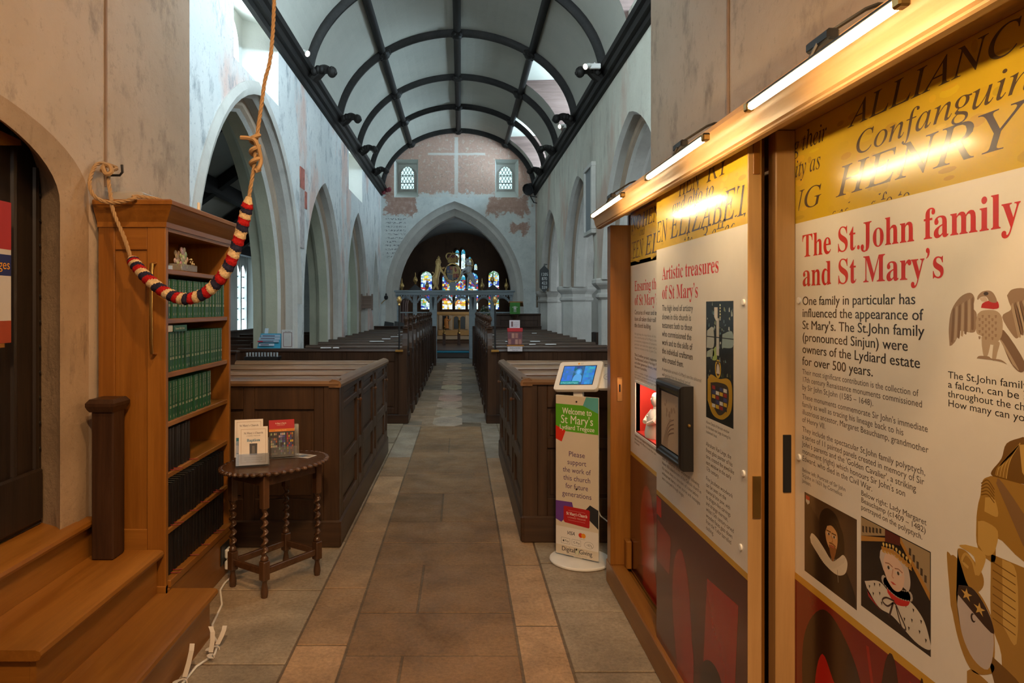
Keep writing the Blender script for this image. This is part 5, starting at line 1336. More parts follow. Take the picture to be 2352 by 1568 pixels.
m = MB(); m.smooth = True; m.ball((cx-.026, cy, zb+.185), (.006, .005, .007), 8, 6); m.ball((cx+.004, cy, zb+.20), (.03, .032, .02), 10, 6); m.build('head_detail', flat('plaster_cast_head', (.70, .66, .6), .6), fg)
# framed picture box on the sliding panel
pf = thing('framed_picture', (.79, 2.6, 1.07), 'black box frame with a faded wall painting hung on the middle printed panel', 'frame')
M_blk = flat('frame_black', (.012, .011, .011), .35)
fx0, fx1, fy0, fy1, fz0, fz1 = .772, .819, 2.45, 2.765, .922, 1.222
m = MB()
def mitre(prof):
    cs = [(fy0, fz0), (fy1, fz0), (fy1, fz1), (fy0, fz1)]; sg = [(1, 1), (-1, 1), (-1, -1), (1, -1)]
    rings = [[(x, cy_+s[0]*o, cz_+s[1]*o) for x, o in prof] for (cy_, cz_), s in zip(cs, sg)]; rings.append(rings[0]); m.loft(rings, caps=False)
mitre([(fx1, 0), (fx0+.012, 0), (fx0+.004, .004), (fx0, .012), (fx0, .022), (fx0+.004, .026), (fx0+.006, .034), (fx0+.010, .038), (fx0+.012, .04), (fx1, .045)])
m.build('frame_moulding', M_blk, pf)
m = MB(); fr = lambda u, v, w: (fx0+.012-w, fy1-.045-u, fz0+.045+v); W_, H_ = fy1-fy0-.09, fz1-fz0-.09
rectp(m, fr, 0, 0, W_, H_, (.40, .30, .21), 0)
for k in range(4): stroke(m, fr, smooth_pts([(.02+.018*k, .0), (.05+.014*k, .05), (.10+.008*k, .10-.012*k), (.16, .12-.016*k)]), .004, (.18, .12, .09), .0006)
for k in range(14): r_ = random.Random(k); ellp(m, fr, r_.uniform(.03, W_-.03), r_.uniform(.06, H_-.03), r_.uniform(.004, .014), r_.uniform(.004, .012), (.30, .21, .15), .0007, 9)
m.build('picture', M_leaf, pf)
m = MB(); m.box((fx0+.0125, fy0+.039, fz0+.044), (fx1, fy1-.039, fz1-.039)); m.build('backing', M_blk, pf)
m = MB(); m.lathe([(.002, 0), (.005, .003), (.006, .008), (.003, .012)], (fx0+.03, fy0-.012, 1.085), 10, 'y'); m.build('catch', M_brass, pf)
# strip lights clipped above the cornice
M_tube = flat('strip_lamp', (1, .93, .80), .5, emis=52, ecol=(1.0, .72, .38))
for k, (ya, yb_) in enumerate(((2.67, 3.28), (1.765, 2.312), (.98, 1.498))):
    lab = ('lit strip light at the far end of the cabinet cornice', 'lit strip light over the middle of the cabinet cornice', 'lit strip light in front of the cornice, nearest the camera')[k]
    XT, ZTb = .62, 1.929
    t = thing('strip_light', (XT, ya, ZTb), lab, 'light', 'strip lights along the cabinet cornice')
    m = MB(); m.smooth = True; m.tube([(XT, ya+.012, ZTb), (XT, yb_-.012, ZTb)], .0075, 8); m.build('lamp_tube', M_tube, t)
    MB().box((XT-.008, ya-.01, ZTb+.006), (XT+.008, yb_+.01, ZTb+.011), .001).build('rail', M_iron, t)
    for y in (ya, yb_): MB().box((XT-.009, y-.010, ZTb-.008), (XT+.009, y+.010, ZTb+.012), .003).build('end_cap', M_brass, t)
    ym = (ya+yb_)/2
    m = MB(); m.smooth = True; m.tube([(XT, ym, ZTb+.01), (XT+.02, ym, ZTb+.05), (.72, ym, 2.03), (.742, ym, 2.0385), (.775, ym, 2.039)], .004, 6); m.build('arm', M_iron, t)
    m = MB(); m.box((XT+.012, ym-.04, ZTb+.034), (XT+.034, ym+.04, ZTb+.054), .004); m.build('driver_box', M_iron, t)

# ================================================================== DONATION KIOSK
KT = Matrix.Translation((.684, 4.106, 0)) @ Matrix.Rotation(math.radians(-35), 4, 'Z')
kk = thing('donation_kiosk', (.684, 4.106, 0), 'white card donation stand with a tablet and printed panel on a round foot', 'kiosk')
m = MB(); m.smooth = True; m.lathe([(.0, .0), (.178, .0), (.182, .004), (.182, .012), (.176, .017), (.0, .017)], (.71, 4.13, .001), 48); m.build('foot', M_wht, kk)
MB(KT).box((-.03, .014, .017), (.03, .04, 1.06), .003).build('post', M_wht, kk)
W2 = .137
pb = MB(KT).box((-W2, .0, .03), (W2, .012, .977), .001).build('panel', M_wht, kk)
m = MB(KT); fr = lambda u, v, w: (u, -w*.3-.0001, v); KC = (.62, .55, .45)
rectp(m, fr, -W2+.001, .031, W2-.001, .976, KC, .0004)
pol(m, fr, [(-W2, .925), (.045, .925), (W2, .885), (W2, .762), (-W2, .765)], (.10, .38, .025), .0007)
pol(m, fr, [(.06, .976), (W2, .976), (W2, .885), (.04, .925)], (.10, .38, .40), .0008)
pol(m, fr, [(-W2, .795), (-.072, .768), (-.098, .70), (-W2, .715)], (.60, .035, .02), .0009)
text(m, 'Welcome to', 0, .868, .036, (.82, .80, .72), width=.188, anchor='c', frame=fr, bold=.004)
text(m, "St Mary's", 0, .812, .048, (.82, .80, .72), width=.208, anchor='c', frame=fr)
text(m, 'Lydiard Tregoze', 0, .776, .026, (.82, .80, .72), width=.224, anchor='c', frame=fr, bold=.003)
for k, (t, wd) in enumerate((('Please', .105), ('support', .122), ('the work of', .180), ('this church', .172), ('for future', .145), ('generations', .188))): text(m, t, 0, .618-.0475*k, .030, (.075, .035, .13), width=wd, anchor='c', frame=fr)
pol(m, fr, [(-W2, .345), (-.03, .348), (-.02, .31), (-.10, .22), (-W2, .235)], (.13, .045, .28), .0006)
pol(m, fr, [(.055, .315), (.085, .348), (W2, .325), (W2, .215), (.08, .26)], (.018, .022, .03), .0006)
pol(m, fr, [(-.085, .315), (-.08, .32), (.078, .318), (.084, .312), (.082, .218), (.076, .212), (-.076, .222), (-.085, .23)], (.42, .015, .02), .001)
text(m, "St Mary's Church", 0, .270, .018, (.85, .8, .75), width=.135, serif=True, anchor='c', frame=fr, lift=.0014); text(m, 'LYDIARD TREGOZE', 0, .252, .008, (.75, .4, .35), width=.115, anchor='c', frame=fr, lift=.0014)
for v in (.297, .240): stroke(m, fr, [(-.055, v), (.055, v)], .0012, (.7, .3, .28), .0013)
rectp(m, fr, -W2+.001, .085, W2-.001, .195, (.72, .69, .66), .0006)
text(m, 'VISA', -.065, .153, .021, (.03, .03, .06), width=.052, frame=fr, shear=.25, bold=.02, lift=.001)
ellp(m, fr, .026, .162, .014, .014, (.62, .04, .015), .001, 20); ellp(m, fr, .044, .162, .014, .014, (.75, .28, .02), .0012, 20); text(m, 'mastercard', .035, .139, .005, (.2, .18, .16), width=.035, anchor='c', frame=fr)
for (u0, t) in ((-.10, 'Pay'), (-.03, 'G Pay')):
    stroke(m, fr, [(u0, .096), (u0+.056, .096), (u0+.056, .13), (u0, .13), (u0, .096)], .0014, (.12, .11, .1), .001); text(m, t, u0+(.05 if t == 'Pay' else .05), .107, .013, (.08, .07, .07), width=.028 if t == 'Pay' else .042, anchor='r', frame=fr, lift=.001)
ellp(m, fr, -.086, .112, .0052, .0058, (.05, .05, .05), .0011, 12); ellp(m, fr, -.083, .120, .0022, .0012, (.05, .05, .05), .0011, 8, rot=.8)
def contactless(m, fr, u, v, s, w=.0012):
    stroke(m, fr, [(u+s*1.5*math.cos(a*PI/12), v+s*math.sin(a*PI/12)) for a in range(25)], s*.07, (.08, .08, .08), w)
    for k in range(4): stroke(m, fr, [(u-s*.75+s*.22*k+s*(.16+.09*k)*math.cos(a), v+s*(.25+.12*k)*math.sin(a)) for a in [-.9+1.8*i/8 for i in range(9)]], s*.09, (.08, .08, .08), w)
    stroke(m, fr, [(u+s*.45, v+s*.25), (u+s*.95, v-s*.05), (u+s*.7, v-s*.35), (u+s*1.3, v-s*.55)], s*.1, (.08, .08, .08), w)
contactless(m, fr, .078, .113, .019)
text(m, 'Digital', -.098, .052, .026, (.05, .05, .06), width=.085, frame=fr, bold=.015); text(m, 'Giving', .098, .052, .026, (.05, .05, .06), width=.082, frame=fr, bold=.015, anchor='r')
for s in (-1, 1):
    for k in range(2): stroke(m, fr, [(.003+s*(.004+.006*k)+s*.004*math.cos(a), .062+.018*math.sin(a)) for a in [-1.1+2.2*i/8 for i in range(9)]], .002, (.05, .05, .06) if k else (.15, .45, .12), .001)
text(m, 'SUPPORTING PARISH GIVING', 0, .038, .006, (.35, .3, .26), width=.13, anchor='c', frame=fr)
m.build('printed_face', M_print, pb)
for v in (.945, .43, .075):
    s_ = MB(KT); s_.lathe([(.0055, -.003), (.0045, -.006), (.001, -.0065)], (0, 0, v), 10, 'y'); s_.build('fixing', M_iron, pb)
TB = KT @ Matrix.Translation((.0, -.02, 1.005)) @ Matrix.Rotation(math.radians(-4), 4, 'Y') @ Matrix.Rotation(math.radians(-38), 4, 'X')
def rrect(w, h, r, n=5):
    pts = []
    for (cx, cy, a0) in ((w-r, h-r, 0), (-w+r, h-r, PI/2), (-w+r, -h+r, PI), (w-r, -h+r, 1.5*PI)):
        for i in range(n+1): pts.append((cx+r*math.cos(a0+PI/2*i/n), cy+r*math.sin(a0+PI/2*i/n)))
    return pts
def slab(T, u, v, w, h, r, d0, d1):
    m = MB(T); m.smooth = True
    P2 = rrect(w, h, r); m.loft([[(u+a*k, d, v+b*k) for a, b in P2] for k, d in ((.985, d1), (1, d1-.004), (1, d0+.004), (.985, d0))]); return m
tbm = slab(TB, 0, .105, .142, .100, .018, -.016, .012).build('tablet_case', M_wht, kk)
frt = lambda u, v, w: (u, -.016-w, v)
m = MB(TB); rectp(m, frt, -.108, .038, .108, .175, (.015, .015, .02), .0006)
r8 = random.Random(5); X0, Y0, SW, SH_ = -.103, .042, .206, .128
M_scr = attr_mat('tablet_screen', rough=.15, vary=0, emis=.65)
sc = MB(TB); rectp(sc, frt, X0, Y0, X0+SW, Y0+SH_, (.02, .09, .32), .001)
for i in range(12):
    for j in range(8):
        u0 = X0+SW*i/12; v0 = Y0+SH_*j/8; t = abs(i-5.5)/5.5
        c = (.02, .10+.10*(i > 7)*r8.random(), .30+.2*r8.random()) if t > .4 else (.02*r8.random(), .03+.05*r8.random(), .10+.12*r8.random())
        rectp(sc, frt, u0, v0, u0+SW/12, v0+SH_/8, c, .0012)
sh = (.06, .26, .62)
ellp(sc, frt, .0, .128, .013, .016, sh, .0016, 16); pol(sc, frt, smooth_pts([(-.03, .058), (-.026, .095), (-.012, .112), (.012, .112), (.026, .095), (.03, .058)]), (.05, .22, .52), .0015); ellp(sc, frt, .0, .128, .022, .025, (.03, .15, .38), .0014, 18)
rectp(sc, frt, X0, Y0, X0+.12, Y0+.022, (.01, .16, .18), .0017); text(sc, "St Mary's Lydiard Tregoze", X0+.004, Y0+.006, .008, (.2, .5, .6), width=.11, frame=frt, lift=.002)
rectp(sc, frt, X0+SW-.04, Y0+SH_-.022, X0+SW-.005, Y0+SH_-.006, (.02, .25, .35), .0017)
m.build('screen_surround', M_ink, tbm); sc.build('screen', M_scr, tbm)
lg = MB(TB); ellp(lg, frt, -.012, .188, .0065, .0065, (.75, .30, .01), .001, 14); ellp(lg, frt, -.009, .191, .0035, .0035, (.8, .5, .05), .0013, 10); text(lg, 'Charity', .0, .189, .005, (.25, .24, .22), width=.018, frame=frt, lift=.001); text(lg, 'Giving', .0, .182, .005, (.25, .24, .22), width=.015, frame=frt, lift=.001); lg.build('logo', M_ink, tbm)
rd = slab(TB, .19, .10, .062, .075, .016, .002, .028).build('card_reader', M_wht, kk)
m = MB(TB); contactless(m, lambda u, v, w: (u, .002-w, v), .188, .105, .021); m.build('contactless_mark', M_ink, rd)
cbm = MB(); cbm.smooth = True; cbm.tube([(.80, 4.25, .35), (.86, 4.28, .22), (.95, 4.2, .16), (1.05, 4.1, .15)], .004, 6)
tag(cbm.build('cable', M_wht), 'thin white cable running from the donation stand behind the cabinet', 'cable')
# ================================================================== NEAR PEW BLOCKS (panelled screens with doors)
def panelled(mb, u0, u1, z0, z1, cols, rails, fr, st=.075, d=.022, back=.012):
    """frame-and-panel sheet: fr(u, w, z); stiles and rails stand proud of a back board"""
    def bx(a, b, c, e, w0, w1, ch=.004):
        p, q = fr(a, w0, c), fr(b, w1, e); mb.box(p, q, ch)
    bx(u0, u1, z0, z1, 0, back, 0)
    W = (u1-u0-st*(len(cols)+1))
    tot = sum(cols); u = u0
    for k in range(len(cols)+1):
        bx(u, u+st, z0, z1, back, back+d)
        if k < len(cols):
            w = W*cols[k]/tot
            for (a, b) in rails: bx(u+st, u+st+w, a, b, back, back+d)
            zs = sorted(rails)
            for (r0, r1) in zip(zs, zs[1:]):
                bx(u+st+.018, u+st+w-.018, r0[1]+.018, r1[0]-.018, back, back+.007, .006)
            u += st+w
KN = lambda: flat('knob_wood', (.12, .06, .03), .3)
M_knob = KN()
def near_block(side):
    xa = -.76 if side < 0 else .395
    s = -1 if side < 0 else 1
    xo = -2.25 if side < 0 else 2.12
    Y0, Y1 = (4.37, 7.22) if side < 0 else (4.46, 7.05)
    nm = 'left' if side < 0 else 'right'
    T0, T1 = 1.05, .975
    scr = thing('pew_screen', (xa, Y0, 0), 'brown panelled pew screen with doors, beside the '+('oval table' if side < 0 else 'donation stand'), 'pew screen')
    zt = 1.03
    m = MB(); panelled(m, min(xo, xa+s*.09), max(xo, xa+s*.09), .0, zt-.02, [1, 1, 1], [(.0, .30), (.86, 1.01)] if side < 0 else [(0, .28), (.60, .66), (.86, 1.01)], lambda u, w, z: (u, Y0+.03-w, z), st=.07)
    m.build('end_panelling', M_pew['Z'], scr)
    MB().box((min(xa, xa+s*.10), Y0-.012, 0), (max(xa, xa+s*.10), Y0+.09, zt-.015), .006).build('corner_post', M_pew['Z'], scr)
    m = MB(); m.box((min(xo, xa), Y0-.025, 0), (max(xo, xa-s*.012), Y0+.0, .17), .012); m.build('plinth', M_pew['X'], scr)
    # rail on the end panelling
    m = MB(); pr = [(Y0-.03, zt-.02), (Y0-.035, zt-.005), (Y0-.025, zt+.012), (Y0+.0, zt+.022), (Y0+.05, zt+.025), (Y0+.075, zt+.01), (Y0+.08, zt-.02)]
    m.smooth = True; m.loft([[(x, y, z) for y, z in pr] for x in sorted((xo, xa-s*.0))]); m.build('capping', M_rail['X'], scr)
    # aisle side: slopes down very slightly along its length
    def sl(y): return (T0-T1)*(y-Y0)/(Y1-Y0)
    ndoor = 3; L = (Y1-Y0-.10)/ndoor
    for k in range(ndoor):
        ya = Y0+.09+L*k; yb = ya+L-.012; zk = zt-.02-sl(ya+L/2)
        m = MB(); fr = lambda u, w, z: (xa-s*w if False else xa+s*(.034-w), u, z)
        panelled(m, ya, yb-.20, .17, zk, [1], [(.17, .24), (.44, .53), (zk-.15, zk-.11), (zk-.05, zk)], fr, st=.06)
        dd = m.build('pew_door', M_pew['Z'], scr)
        m = MB(); m.smooth = True; kx = xa; m.lathe([(.006, 0), (.006, .012), (.014, .018), (.015, .026), (.009, .033), (.001, .034)], (xa, yb-.23, zk-.17), 12, 'x')
        m.v = [(xa-s*(x-xa), y, z) for x, y, z in m.v]; m.build('knob', M_knob, dd)
        m = MB(); panelled(m, yb-.195, yb+.01, .17, zk, [1], [(.17, .24), (.44, .53), (zk-.15, zk-.11), (zk-.05, zk)], fr, st=.045); m.build('fixed_panel', M_pew['Z'], scr)
    m = MB(); m.box((xa-s*.012, Y0-.02, 0), (xa+s*.04, Y1, .17), .012); m.build('plinth', M_pew['Y'], scr)
    m = MB(); m.smooth = True; pr = [(-.012, -.03), (-.016, -.01), (-.008, .008), (.015, .018), (.04, .022), (.06, .008), (.062, -.03)]
    m.loft([[(xa+s*a, y, zt-sl(y)+b) for a, b in pr] for y in (Y0-.03, (Y0+Y1)/2, Y1)]); m.build('capping', M_rail['Y'], scr)
    # benches inside
    wds = ['first', 'second', 'third', 'fourth']
    for k, y in enumerate((5.02, 5.66, 6.32, 6.98)):
        zb = (1.0, .985, .975, .965)[k]
        b = thing('bench', (xa, y, 0), f'brown bench with a moulded back rail, {wds[k]} behind the near {nm} panelled screen', 'bench', f'benches in the near {nm} block')
        x0, x1 = sorted((xa+s*.066, xo+s*.0))
        m = MB(); m.box((x0, y, .1), (x1, y+.03, zb-.02)); m.build('backrest', M_pew['X'], b)
        m = MB(); m.smooth = True; pr = [(y-.04, zb-.04), (y-.045, zb-.03), (y-.03, zb-.01), (y-.005, zb), (y+.03, zb+.003), (y+.05, zb-.012), (y+.05, zb-.04)]
        m.loft([[(x, a, c) for a, c in pr] for x in (x0, x1)]); m.build('back_rail', M_rail['X'], b)
        m = MB(); m.box((x0, y-.40, .42), (x1, y-.002, .45), .008); m.build('seat', M_rail['X'], b)
        m = MB(); m.box((x0, y-.30, .0), (x1, y-.28, .419)); m.build('seat_support', M_pew['X'], b)
near_block(-1); near_block(1)

# ================================================================== MAIN PEWS with carved ends and poppyheads
def make_pew(side, xo, label, group, first=False):
    s = -1 if side < 0 else 1
    xa = -.695 if side < 0 else .350
    y = 9.05
    p = thing('pew', (xa, y, 0), label, 'pew', group)
    M = M_dark
    x0, x1 = sorted((xa+s*.05, xo))
    m = MB(); m.box((x0, y, .08), (x1, y+.035, .94)); m.build('backrest', M['X'], p)
    m = MB(); m.smooth = True; pr = [(y-.035, .925), (y-.04, .935), (y-.03, .955), (y-.005, .967), (y+.04, .968), (y+.06, .955), (y+.06, .925)]
    m.loft([[(x, a, c) for a, c in pr] for x in (x0, x1)]); m.build('back_rail', M['X'] if first else M_pew['X'], p)
    m = MB(); m.box((x0, y+.036, .43), (x1, y+.42, .46), .008); m.build('seat', M['X'], p)
    # aisle end, outline in (y, z)
    pts = [(0, .0), (0, .93), (.02, .95), (.025, 1.0), (.05, 1.09), (.09, 1.16), (.125, 1.19), (.125, 1.205), (.11, 1.215), (.11, 1.23), (.29, 1.23), (.29, 1.215), (.275, 1.205), (.275, 1.19), (.31, 1.16), (.35, 1.09), (.375, 1.0), (.38, .95), (.40, .93), (.40, .0)]
    xx = sorted((xa, xa+s*.065))
    m = MB(); m.loft([[(x, y-.01+a, z) for a, z in pts] for x in xx])
    for (a0, a1, z0, z1) in ((.05, .10, .14, .9), (.175, .225, .14, .9), (.30, .35, .14, .9), (.05, .35, .86, .92)): m.box((xa-s*.012, y-.01+a0, z0), (xa+s*.001, y-.01+a1, z1), .005)
    e = m.build('pew_end', M['Z'], p)
    m = MB(); m.smooth = True
    cx, cy = xa+s*.033, y+.19
    m.lathe([(.038, 1.23), (.042, 1.238), (.022, 1.25), (.017, 1.275), (.026, 1.285), (.017, 1.295), (.021, 1.31), (.034, 1.33), (.037, 1.35), (.028, 1.372), (.011, 1.385), (.004, 1.395)], (cx, cy, 0), 14)
    m.build('finial', M['Z'], e)
    m = MB(); m.box((xx[0]-.02, y-.03, 0), (xx[1]+.02, y+.43, .13), .01); m.build('sill', M['Y'], p)
    if first:
        m = MB(); panelled(m, min(xo, xa+s*.10), max(xo, xa+s*.10), .12, .925, [1]*6, [(.12, .2), (.80, .925)], lambda u, w, z: (u, y-w, z), st=.06, d=.014)
        m.build('rear_panelling', M['Z'], p)
        m = MB(); m.box((min(xa-s*.005, xa+s*.115), y-.055, .10), (max(xa-s*.005, xa+s*.115), y-.012, .975), .006); m.build('corner_post', M['Z'], p)
        m = MB(); m.box((min(xo, xa-s*.02), y-.06, 0), (max(xo, xa-s*.02), y-.03, .12), .01); m.build('plinth', M['X'], p)
    return p
PITCH = .855
ords = ['nearest', 'second', 'third', 'fourth', 'fifth', 'sixth', 'seventh', 'eighth', 'ninth', 'farthest']
for side, xo1, xo, nm in ((-1, -2.9, -2.2, 'left'), (1, 2.75, 2.08, 'right')):
    grp = f'dark oak pews {nm} of the aisle'
    lab = lambda i: f'dark oak pew with carved end, {ords[i]} in the row {nm} of the aisle'
    make_pew(side, xo1, lab(0).replace('dark oak pew', 'wide dark oak pew'), grp, True)
    pw = make_pew(side, xo, lab(1), grp)
    pw.location.y += PITCH
    for i in range(2, 10):
        dup(pw, (pw.location.x, 9.05+PITCH*i, 0), lab(i), grp)
# low dark screens closing the pew blocks at the east
for (x0, x1, nm) in ((-2.2, -.62, 'left'), (.30, 2.05, 'right')):
    m = MB(); panelled(m, x0, x1, .02, 1.0, [1, 1, 1], [(.02, .14), (.86, 1.0)], lambda u, w, z: (u, 17.72-w, z), st=.06)
    tg = thing('pew_screen', ((x0+x1)/2, 17.7, 0), f'dark panelled pew front closing the {nm} pews before the chancel', 'panelling')
    m.build('panelling', M_dark['Z'], tg)
    MB().box((x0, 17.65, 1.0), (x1, 17.76, 1.03), .006).build('ledge', M_dark['X'], tg)
# service cards lying on the pew rails
cards_l = [(746, 800, 10, 0), (770, 798, 7, 0), (833, 791, 14, 1), (846, 788, 7, 2), (855, 787, 14, 2), (864, 784, 12, 3), (883, 780, 8, 4), (893, 778, 14, 4), (903, 776, 5, 5), (880, 775, 7, 6), (887, 774.5, 10, 6)]
M_card = flat('card_white', (.72, .74, .76), .6)
ncard = 0
def card_on(side, x, i, w, lab):
    y = 9.05+PITCH*i
    m = MB(); m.box((x-w/2, y-.02, .9695), (x+w/2, y+.05, .974))
    m.box((x-w/2, y-.034, .974), (x+w/2, y+.035, .983))
    return tag(m.build('service_card', M_card), lab, 'card', 'service cards on the pew rails')
CARDS = [(-1, -1.75, 0, .13), (-1, -1.62, 0, .07), (-1, -1.33, 2, .15), (-1, -1.22, 2, .07), (-1, -1.24, 3, .14), (-1, -1.18, 4, .14), (-1, -1.14, 5, .13), (-1, -1.28, 7, .13), (-1, -1.2, 7, .09), (1, .75, 2, .12), (1, .9, 2, .07), (1, 1.15, 2, .15), (1, 1.02, 1, .09), (1, 1.28, 1, .15), (1, .62, 5, .06), (1, 1.5, 6, .09), (1, 1.0, 4, .12)]
for (s, x, i, w) in CARDS:
    nm = 'left' if s < 0 else 'right'; sib = [c for c in CARDS if c[0] == s and c[2] == i]; sib.sort(key=lambda c: c[1])
    q = '' if len(sib) == 1 else (', leftmost there' if sib[0][1] == x else ', rightmost there' if sib[-1][1] == x else ', middle one there')
    card_on(s, x, i, w, f'white card lying on the back rail of the {ords[i]} {nm} pew{q}')
# ------------------------------------------------------------------ left aisle seats
ab = thing('box_pew', (-3.6, 8.6, 0), 'old dark box pew with a scrolled end in the left aisle', 'pew')
m = MB(); panelled(m, -4.6, -2.75, .0, .94, [1, 1, 1], [(0, .14), (.80, .94)], lambda u, w, z: (u, 8.55-w, z), st=.08); m.build('panelling', M_dark['Z'], ab)
MB().box((-4.6, 8.47, .94), (-2.72, 8.6, .97), .008).build('ledge', M_dark['X'], ab)
sc_ = [(-4.6, .97), (-4.6, 1.30), (-4.05, 1.30), (-3.98, 1.28), (-3.93, 1.20), (-3.88, 1.08), (-3.80, 1.02), (-3.5, 1.0), (-3.5, .97)]
m = MB(); m.loft([[(x, yy, z) for x, z in sc_] for yy in (9.28, 9.33)]); m.build('scrolled_end', M_dark['Z'], ab)
m = MB(); panelled(m, 8.60, 11.2, .0, .96, [1, 1, 1, 1], [(0, .14), (.80, .96)], lambda u, w, z: (-4.75+w, u, z), st=.08); m.build('side_panelling', M_pew['Z'], ab)
wc = thing('wall_panelling', (-4.93, 14, 0), 'brown oak panelling along the left aisle wall under the windows', 'panelling')
m = MB(); panelled(m, 11.4, 27, .0, .97, [1]*16, [(0, .14), (.82, .97)], lambda u, w, z: (-4.99+w, u, z), st=.10); m.build('panel_run', M_pew['Z'], wc)
MB().box((-4.99, 11.4, .97), (-4.90, 27, 1.0), .006).build('ledge', M_pew['Y'], wc)
for k, y in enumerate((10.6, 12.0, 13.4, 14.8, 16.2)):
    b = thing('aisle_bench', (-3.9, y, 0), f'dark bench in the left aisle, {ords[k]} beyond the box pew', 'bench', 'benches in the left aisle')
    MB().box((-4.7, y, .05), (-3.2, y+.04, .93), .004).build('backrest', M_dark['X'], b); MB().box((-4.7, y+.041, .42), (-3.2, y+.42, .45), .004).build('seat', M_dark['X'], b); MB().box((-3.2, y-.01, 0), (-3.14, y+.42, .97), .008).build('bench_end', M_dark['Z'], b)
for k, y in enumerate((9.6, 10.9, 12.2, 13.5, 14.8, 16.1)):
    b = thing('aisle_bench', (3.6, y, 0), f'dark bench in the right aisle, {ords[k]} behind the right pews', 'bench', 'benches in the right aisle')
    MB().box((2.95, y, .05), (4.7, y+.04, .93), .004).build('backrest', M_dark['X'], b); MB().box((2.95, y+.041, .42), (4.7, y+.42, .45), .004).build('seat', M_dark['X'], b); MB().box((2.88, y-.01, 0), (2.95, y+.42, .97), .008).build('bench_end', M_dark['Z'], b)
# ================================================================== CHANCEL SCREEN with royal arms, pear-shaped finials
M_scrX = wood('screen_blue_grey_x', (.22, .26, .285), (.33, .38, .41), 'X', rough=.6)
YS = 20.35
def sx(px): return (px-1058)*YS/1600
def sz(py): return 1.5-(py-706)*YS/1600
scn = thing('chancel_screen', (-.17, YS, 0), 'slender blue grey timber screen with a crested beam across the chancel arch', 'screen')
m = MB(); m.box((sx(908), YS-.10, sz(678)), (sx(1179), YS+.10, sz(669)), .015); m.box((sx(904), YS-.14, sz(671)), (sx(1183), YS+.14, sz(666.5)), .012); m.build('beam', M_scrX['X'] if isinstance(M_scrX, dict) else M_scrX, scn)
for i in range(46):
    x = sx(911)+(sx(1176)-sx(911))*i/45
    MB().box((x-.018, YS-.125, sz(681.5)), (x+.018, YS-.10, sz(677.5))).build('dentil', M_scrX, scn)
for (px, wd) in ((913, .055), (953, .06), (995, .11), (1086, .11), (1131, .06), (1175, .055)):
    x = sx(px); m = MB(); m.box((x-wd, YS-.055, 0), (x+wd, YS+.055, sz(677)), .012); m.build('post', M_scrX, scn)
    if wd > .1:
        m = MB(); m.loft([[(x-a, YS-.075, z), (x+a, YS-.075, z), (x+a, YS-.05, z), (x-a, YS-.05, z)] for a, z in ((.005, sz(712)), (.035, sz(690)), (.04, sz(686)), (.03, sz(682)))]); m.build('drop', M_iron, scn)
def cusped(x0, x1, zt, depth):
    n = 14; pts = []
    for i in range(n+1):
        t = i/n; x = x0+(x1-x0)*t; z = zt-depth*(1-math.sin(PI*t)**.6); pts.append((x, z))
    m = MB(); up = [(x, zt) for x, z in reversed(pts)]
    for (a, b) in zip(pts, pts[1:]): m.loft([[(a[0], y, a[1]-.03), (b[0], y, b[1]-.03), (b[0], y, b[1]+.02), (a[0], y, a[1]+.02)] for y in (YS-.04, YS+.04)])
    for (a, b) in pts[1:-1:1]: m.ball((a, YS-.02, b-.04), (.028, .03, .028), 8, 5)
    return m
for (a, b) in ((916, 949), (957, 987), (1003, 1040), (1042, 1078), (1094, 1128), (1134, 1172)): cusped(sx(a), sx(b), sz(680), .22).build('pierced_arch', M_scrX, scn)
for (a, b) in ((913, 990), (1092, 1175)):
    MB().box((sx(a), YS-.04, sz(719)), (sx(b), YS+.04, sz(716)), .008).build('rail', M_scrX, scn); MB().box((sx(a), YS-.04, .02), (sx(b), YS+.04, .12), .01).build('sill', M_scrX, scn)
    for k in range(1, 4): x = sx(a)+(sx(b)-sx(a))*k/4; MB().box((x-.02, YS-.02, .12), (x+.02, YS+.02, sz(718)), .004).build('baluster', M_scrX, scn)
for px in (954, 1132):
    m = MB(); m.loft([[(sx(px-17), YS+dy, sz(666.4)), (sx(px+17), YS+dy, sz(666.4)), (sx(px), YS+dy, sz(653))] for dy in (-.06, .06)]); m.build('gablet', M_iron, scn)
# gilt pear-shaped finials
fin_pos = [(923, 666, 640), (954, 652, 622), (981, 666, 650), (1107, 666, 638), (1131, 652, 632), (1163, 666, 638)]
wds = ['leftmost on the screen beam', 'on the left dark gablet', 'beside the golden lion', 'beside the grey unicorn', 'on the right dark gablet', 'rightmost on the screen beam']
for k, (px, pb, pt) in enumerate(fin_pos):
    zb = sz(pb)+(.004 if pb > 660 else -.001); f = thing('pear_finial', (sx(px), YS, zb), f'gilt pear-shaped finial with a spike, {wds[k]}', 'finial', 'gilt finials on the screen')
    m = MB(); m.smooth = True; m.lathe([(.03, 0), (.035, .01), (.018, .025), (.03, .04), (.06, .09), (.062, .13), (.045, .18), (.022, .215), (.014, .225)], (sx(px), YS, zb), 16); m.build('body', M_gold, f)
    m = MB(); m.smooth = True; m.lathe([(.018, .225), (.012, .25), (.01, .30), (.004, .34)], (sx(px), YS, zb), 10); m.build('spike', M_gold, f)
